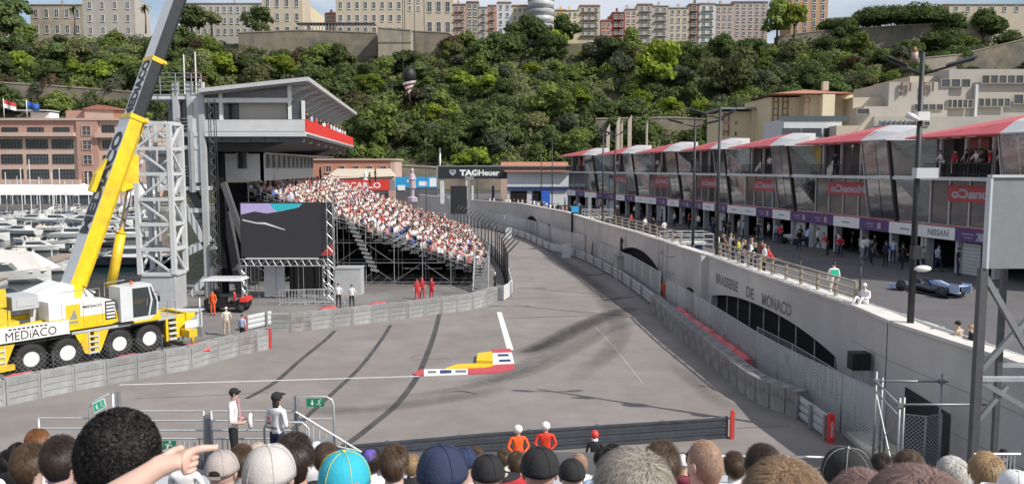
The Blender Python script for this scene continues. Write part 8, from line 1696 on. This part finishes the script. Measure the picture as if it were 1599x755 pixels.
def hair_obj(p, style, col, seed, dense=1.):
    st_ = {'short':dict(n=2600,length=.045,jitter=.30,lift=.004,down=.5),'tidy':dict(n=2600,length=.06,jitter=.16,lift=.003,down=.7),'curly':dict(style_ear=False,n=6000,length=.05,curl=1.3,jitter=.7,lift=.006,seg=7,width=.0030,R=(.099,.114,.122),low=-.08),'messy':dict(wave=.6,style_ear=False,n=4200,length=.07,jitter=.6,lift=.006,down=.4,width=.0017),'wavy':dict(wave=.8,style_ear=False,n=6500,length=.12,jitter=.42,lift=.0028,down=1.0,seg=9,width=.0015,R=(.090,.110,.127)),'buzz':dict(n=2600,length=.008,width=.0009,jitter=.3,lift=.001,R=(.0785,.0985,.1215)),'long':dict(style_ear=False,n=3400,length=.26,jitter=.14,lift=.0,down=2.2,seg=9,R=(.092,.110,.130))}[style]
    kw = dict(st_); kw['n'] = int(kw['n']*dense*1.7); V, Q = strands(seed=seed, **kw)
    nv = len(V); b = MB(); rr = random.Random(seed); k_ = [rr.uniform(0,6) for _ in range(4)]
    R = kw.get('R',(.088,.108,.128)); s0 = .985 if style != 'buzz' else 1.001
    def fn(v):
        n = v.normalized(); amp = {'curly':.05,'messy':.04,'wavy':.03}.get(style,.012)
        f = s0+(amp*(sin(n.x*9+k_[0])*cos(n.y*8+k_[1])+.6*sin(n.z*13+k_[2]+n.x*11)) if style != 'buzz' else 0); v = v*f
        if v.y > .0: lim = -.03+(.095)*min(1,v.y/.075); 
        else: lim = -.055-.03*min(1,-v.y/.07)
        if v.z < lim or (style in ('short','tidy') and abs(n.x) > .78 and n.z < .12): v = v*.80 
        return v
    b.ell((HC_.x,HC_.y,HC_.z), R, 28, 20, fn); V2 = np.array([tuple(v) for v in b.v]); Q2 = np.array(b.f)+nv
    me = fastmesh('hair', np.concatenate([V,V2]), np.concatenate([Q,Q2]), ['strand_'+col]); return link('hair', me, p)
def cap_obj(p, m, back=False, brim=0., big=1., m2=None, strap=False, print_=None):
    h = HC_+Vector((0,-.004,.022)); b = MB(); b.smooth = True; rings = []
    for j in range(9):
        ph = j/8*pi/2; rings.append([h+Vector((cos(a)*.098*big*(cos(ph)**.75), sin(a)*.118*big*(cos(ph)**.75), .118*big*sin(ph)*(1-.02*cos(6*a)**2)-.012)) for a in np.linspace(0,2*pi,31)[:-1]])
    b.loft(rings); b.build('cap',m,p,world=False)
    cp = [c for c in p.children if c.name.startswith('cap')][-1]
    s = MB()
    for k in range(6):
        a = k*pi/3+.0; s.tube([h+Vector((cos(a)*.0995*big*(cos(ph)**.75), sin(a)*.1195*big*(cos(ph)**.75), .1195*big*sin(ph)-.012)) for ph in np.linspace(0.02,1.50,8)], .0012, 4)
    s.ell(h+Vector((0,0,.108*big)),(.008,.008,.005),8,4); o = s.build('seam',m2 or m,cp,world=False)
    br = MB(); R_ = Matrix.Rotation(brim,3,'Z'); ring0 = []; ring1 = []
    for k in range(11):
        a = pi/2+(k/10-.5)*1.9; ring0.append(h+R_@Vector((cos(a)*.096*big,sin(a)*.116*big,-.008))); ring1.append(h+R_@Vector((cos(a)*.098*big,sin(a)*.118*big+.075*(1-(abs(k/10-.5)*2)**2.5),-.022+.0-.01*(abs(k/10-.5)*2))))
    for k in range(10): br.quad(ring0[k],ring0[k+1],ring1[k+1],ring1[k])
    for k in range(10): br.quad(ring1[k]-Vector((0,0,.004)),ring1[k+1]-Vector((0,0,.004)),ring0[k+1]-Vector((0,0,.004)),ring0[k]-Vector((0,0,.004)))
    br.build('brim',m2 or m,cp,world=False)
    if strap:   # opening with strap at the back of the head
        q = MB(); q.ell(h+Vector((0,-.112,.008)),(.034,.012,.026),12,8); q.build('cap_opening','hair_dark',cp,world=False); q = MB(); q.beam(h+Vector((-.036,-.124,-.012)),h+Vector((.036,-.124,-.012)),.006,.016,up=(0,0,1)); q.tube([h+Vector((cos(a)*.038,-.1245+.004*abs(cos(a)),.004+sin(a)*.032)) for a in np.linspace(0,pi,9)],.0022,5); q.build('strap',m,cp,world=False)
    if print_: c, w_, hh, mm = print_; o = put_text(c,(0,0,0),(1,0,0),(0,0,1),w_,hh,mm); o.parent = cp; o.location = h+Vector((.012,-.1225,.010)); 
    return cp
FGN = 0
def vnoise(D, f, k): return np.stack([np.sin(D[:,1]*f+k)*np.cos(D[:,2]*f*.8+k*2), np.sin(D[:,2]*f*1.1+k*3)*np.cos(D[:,0]*f+k), np.sin(D[:,0]*f*.9+k*5)*np.cos(D[:,1]*f+k*4)], 1)
def fg(px, pyt, wpx, label, top='white', skin='skin', hair=None, hcol='dark', cap=None, capkw=None, rz=0., wid=.20, tilt=0., roll=0., dense=1., legs='black', headtop=None, group=None, hz_=0.):
    global FGN; FGN += 1
    Y = wid/wpx*F; wid = wid*(1.08 if hair in ('wavy','messy') else 1.0); Y = wid/wpx*F; ht = 1.385 if hair == 'curly' else 1.372 if hair in ('wavy','messy') else 1.352 if cap else 1.365 if hair != 'buzz' else 1.345
    v = P(px, pyt, Y); o = link('person', fg_body(), None, (v.x, v.y-.05, v.z-ht), rz)
    sc = 1.0; o.scale = (sc,)*3
    for i, m_ in enumerate([skin,'cloth_'+top,'cloth_'+legs,'black','hair_'+(hcol if 'hair_'+hcol in M else 'dark'),'skin_lip']): o.material_slots[i].link = 'OBJECT'; o.material_slots[i].material = M[m_]
    tag(o, label, 'person', group)
    if hair: hair_obj(o, hair, hcol, FGN*13, dense)
    if cap: cap_obj(o, 'cloth_'+cap, **(capkw or {}))
    return o
dm('cloth_capgrey',(.50,.47,.44),.9,var=.08,scale=14,bump=.2,bscale=120); dm('cloth_capbeige',(.40,.355,.33),.9,var=.12,scale=14,bump=.3,bscale=90); dm('cloth_capnavy',(.022,.033,.075),.85,var=.12,scale=10,bump=.2,bscale=90); dm('cloth_capblack',(.016,.016,.017),.85,var=.15,scale=10,bump=.2,bscale=90)
dm('cloth_captur',(.03,.40,.52),.85,var=.10,scale=14,bump=.2,bscale=90)
big = fg(183, 634, 136, 'spectator with thick curly black hair seen from behind, largest head at the left', 'black','skin_tan','curly','black',rz=.1,wid=.278,dense=1.7)
fg(40, 690, 48, 'boy with short brown hair in slate blue shirt at the left edge', 'navy','skin','short','brown',rz=-.3,wid=.19)
fg(52, 666, 28, 'child with ginger hair turned to the right at the left edge', 'white','skin_pale','short','ginger',rz=-1.1,wid=.185)
fg(24, 690, 26, 'woman with dark hair behind the ginger child', 'black','skin','short','black',rz=-.2,wid=.19); fg(12, 701, 26, 'spectator with dark hair and white shirt in the lower left corner', 'white','skin','short','black',rz=.2,wid=.19)
fg(92, 678, 54, 'man with dark brown hair and blue collar left of the curly head', 'blue','skin','short','dark',rz=.1,wid=.195)
fg(116, 712, 46, 'spectator in a crimson cap half hidden behind the curly head', 'white','skin',None,'dark','crimson',dict(brim=.4),wid=.2)
fg(345, 703, 54, 'spectator in a beige cap worn backwards, strap showing, under the pointing finger', 'white','skin',None,'dark','capbeige',dict(strap=True),wid=.2)
fg(419, 694, 88, 'spectator in a big pale grey cap seen from behind', 'beige','skin',None,'brown','capgrey',dict(),wid=.205)
fg(380, 692, 36, 'child with brown hair between the beige cap and the pale grey cap', 'grey','skin','short','brown',rz=.3,wid=.185); fg(402, 690, 30, 'spectator in a beige cap behind the child with brown hair', 'white','skin',None,'brown','beige',dict(brim=1.2),wid=.2)
fg(458, 673, 62, 'man with short dark brown hair right of the pale grey cap', 'maroon','skin','tidy','dark',rz=.05,wid=.195)
fg(493, 689, 26, 'spectator in a white cap behind the dark haired man', 'white','skin',None,'brown','white',dict(),wid=.2)
fg(514, 688, 40, 'woman with reddish brown wavy hair behind the turquoise cap', 'black','skin','wavy','brown',rz=.5,wid=.2,dense=.5)
tq = fg(537, 704, 88, 'spectator in a bright turquoise cap with orange and lime edging', 'navy','skin',None,'dark','captur',dict(big=1.02,m2='cloth_yellow'),wid=.208)
kid(tq,'cap_patch','cloth_orange',lambda b:(b.ell(HC_+Vector((.055,-.088,.025)),(.022,.016,.022),10,8),b.ell(HC_+Vector((-.02,-.112,.01)),(.016,.008,.012),8,6)))
fg(578, 699, 30, 'spectator in a violet blue cap with long dark hair and white shirt', 'white','skin','long','dark','purple',dict(brim=-.8),wid=.2,dense=.6)
fg(613, 692, 43, 'young man with brown hair and pale blue shirt in the middle', 'lightblue','skin','short','brown',rz=-.15,wid=.19)
fg(643, 708, 26, 'woman with blond hair beside the young man in pale blue', 'black','skin','wavy','blond',wid=.2,dense=.5)
fg(690, 694, 88, 'spectator in a large navy cap seen from behind', 'navy','skin',None,'dark','capnavy',dict(),wid=.208)
fg(726, 698, 42, 'spectator in a navy cap with white logo just right of the large navy cap', 'white','skin',None,'dark','navy',dict(brim=-.7),wid=.2); fg(742, 696, 28, 'dark haired spectator behind the two navy caps', 'black','skin','short','brown',wid=.19)
fg(762, 709, 56, 'spectator in a black cap with brim pointing right', 'white','skin',None,'dark','black',dict(brim=-1.35),wid=.2)
fg(806, 703, 26, 'spectator with brown hair and red collar beside the black caps', 'red','skin','short','brown',wid=.19); fg(786,700,20,'brown haired spectator far in front, near the white rail','cream','skin','short','brown',wid=.19)
fg(843, 697, 66, 'spectator in a black cap with small pale lettering at the back', 'red','skin',None,'black','capblack',dict(),wid=.205)
fg(893, 716, 46, 'spectator in a dark hood right of the lettered black cap', 'navy','skin',None,'dark','black',dict(),wid=.205)
fg(911, 705, 24, 'fair skinned bald man turning left beside the dark hood', 'white','skin_pale','buzz','shaved',rz=1.2,wid=.165); fg(944, 697, 32, 'spectator with dark hair in pale violet shirt left of the grey hair', 'lightblue','skin','short','black',wid=.19); fg(958,692,30,'spectator with dark hair just behind the grey head','black','skin','short','black',wid=.19)
fg(996, 697, 124, 'spectator with thick wavy grey hair, large head in the middle right', 'white','skin_pale','wavy','grey',rz=.15,wid=.21,dense=1.5)
fg(1030, 687, 58, 'spectator with curly brown hair behind the grey head', 'beige','skin','messy','brown',rz=-.3,wid=.205)
fg(1066, 709, 24, 'child in a white cap between the grey head and the shaved head', 'yellow','skin',None,'brown','white',dict(),wid=.2); fg(1085,700,26,'dark haired spectator just left of the shaved head','maroon','skin','short','dark',wid=.19)
sh = fg(1110, 686, 53, 'man with shaved head and pinkish red top looking left', 'pink','skin_pale','buzz','shaved',rz=.55,wid=.165)
fg(1148, 703, 34, 'woman with curly brown hair right of the shaved head', 'white','skin','messy','brown',wid=.2,dense=.6)
fg(1196, 692, 54, 'spectator with tousled dark brown hair behind the large sandy head', 'navy','skin','messy','dark',rz=.2,wid=.2)
fg(1222, 712, 136, 'spectator with wavy sandy blond hair, large head right of centre', 'white','skin_pale','wavy','sandy',rz=-.2,wid=.215,dense=1.5)
fg(1325, 699, 84, 'spectator in a dark cap with pale grey front, right of the sandy head', 'grey','skin',None,'black','capblack',dict(big=1.02,m2='cloth_palegrey',brim=.9),wid=.21)
fg(1379, 706, 32, 'dark haired spectator beyond the dark cap', 'grey','skin','short','dark',wid=.19); fg(1350, 733, 100, 'spectator with tousled greyish rose hair in front of the dark cap', 'white','skin','messy','rose',wid=.21)
fg(1422, 702, 44, 'brown haired spectator, smaller head behind the blurred brown one', 'brown','skin','short','brown',wid=.19); fg(1452, 724, 160, 'spectator with tousled reddish brown hair, nearest head at the right', 'brown','skin','wavy','rose',rz=.3,wid=.22,dense=1.6)
fg(1490, 711, 46, 'spectator with white hair behind the nearest brown head', 'white','skin_pale','tidy','white',wid=.2); fg(1540, 704, 50, 'spectator with blond hair near the right edge', 'beige','skin','tidy','blond',rz=-.2,wid=.195)
fg(1553, 735, 50, 'spectator in a white cap at the lower right, left of two', 'white','skin',None,'brown','white',dict(),wid=.2); fg(1590, 734, 60, 'spectator in a white cap in the lower right corner', 'white','skin',None,'brown','white',dict(brim=.6),wid=.21)
fg(1547, 703, 12, 'person in a white cap far right by the lattice support', 'white','skin',None,'brown','white',dict(),wid=.2); fg(1568,700,14,'person in a black cap far right by the lattice support','black','skin',None,'dark','black',dict(),wid=.2)
fg(289,703,22,'spectator in a white cap behind the pointing hand','white','skin',None,'brown','cream',dict(),wid=.2); fg(272,695,16,'small head with brown hair near the low exit sign','white','skin','short','brown',wid=.19)
# pointing arm of the curly haired spectator
def arm():
    A = P(120,815,1.85); Wr = P(242,732,1.95); Tp = P(341,698,2.02)
    ax_ = (Wr-A).normalized(); f = (Tp-Wr).normalized(); up = Vector((0,0,1)); sdv = f.cross(up).normalized(); u = sdv.cross(f)
    pts = {'el':(A,.046),'fo':(A.lerp(Wr,.5),.040),'wr':(Wr,.027),'pa':(Wr+f*.035,(.034,.021)),'kn':(Wr+f*.075,(.036,.020))}
    L = (Tp-Wr).length; ik = Wr+f*.088+u*.014; pts['i0'] = (ik,.0115); pts['i1'] = (ik.lerp(Tp,.42)+u*.004,.0108); pts['i2'] = (ik.lerp(Tp,.72)+u*.002,.0092); pts['i3'] = (Tp,.0078)
    E = [('el','fo'),('fo','wr'),('wr','pa'),('pa','kn'),('kn','i0'),('i0','i1'),('i1','i2'),('i2','i3')]
    for k, (o, ln) in enumerate(((-.004,.034),(-.020,.032),(-.034,.027))):
        b0 = Wr+f*(.072-.004*k)+u*o+sdv*(.004); p1 = b0+f*ln*.8-sdv*.008; p2 = p1-u*.004-sdv*.022-f*.002; p3 = p2-f*.024+sdv*.004
        for j, p in enumerate((b0,p1,p2,p3)): pts[f'f{k}{j}'] = (p, (.0105,.0102,.0095,.0085)[j])
        E += [('kn',f'f{k}0')]+[(f'f{k}{j}',f'f{k}{j+1}') for j in range(3)]
    t0 = Wr+f*.025-sdv*.022+u*.014; t1 = t0+f*.028-sdv*.010+u*.006; t2 = t1+f*.026+u*.0+sdv*.003
    for j, p in enumerate((t0,t1,t2)): pts[f't{j}'] = (p, (.013,.011,.009)[j])
    E += [('pa','t0'),('t0','t1'),('t1','t2')]; pts['pelvis'] = pts.pop('el'); E = [tuple('pelvis' if x == 'el' else x for x in e) for e in E]
    me = body_mesh('raised_arm', {k:(tuple(v[0]-parent_loc(big)), v[1]) for k, v in pts.items()}, E, 2); me.materials.append(M['skin_pale'])
    for p in me.polygons: p.use_smooth = True
    ob = link('raised_arm', me, big); R = Matrix.Rotation(-big.rotation_euler.z, 4, 'Z'); me.transform(R)
    nb = MB(); nb.ell(R @ (Tp-parent_loc(big)+u*.0065-f*.004),(.0055,.0055,.003),10,6); no = nb.build('fingernail','nail',ob,world=False); return ob
dm('nail',(.68,.46,.42),.3)
arm()
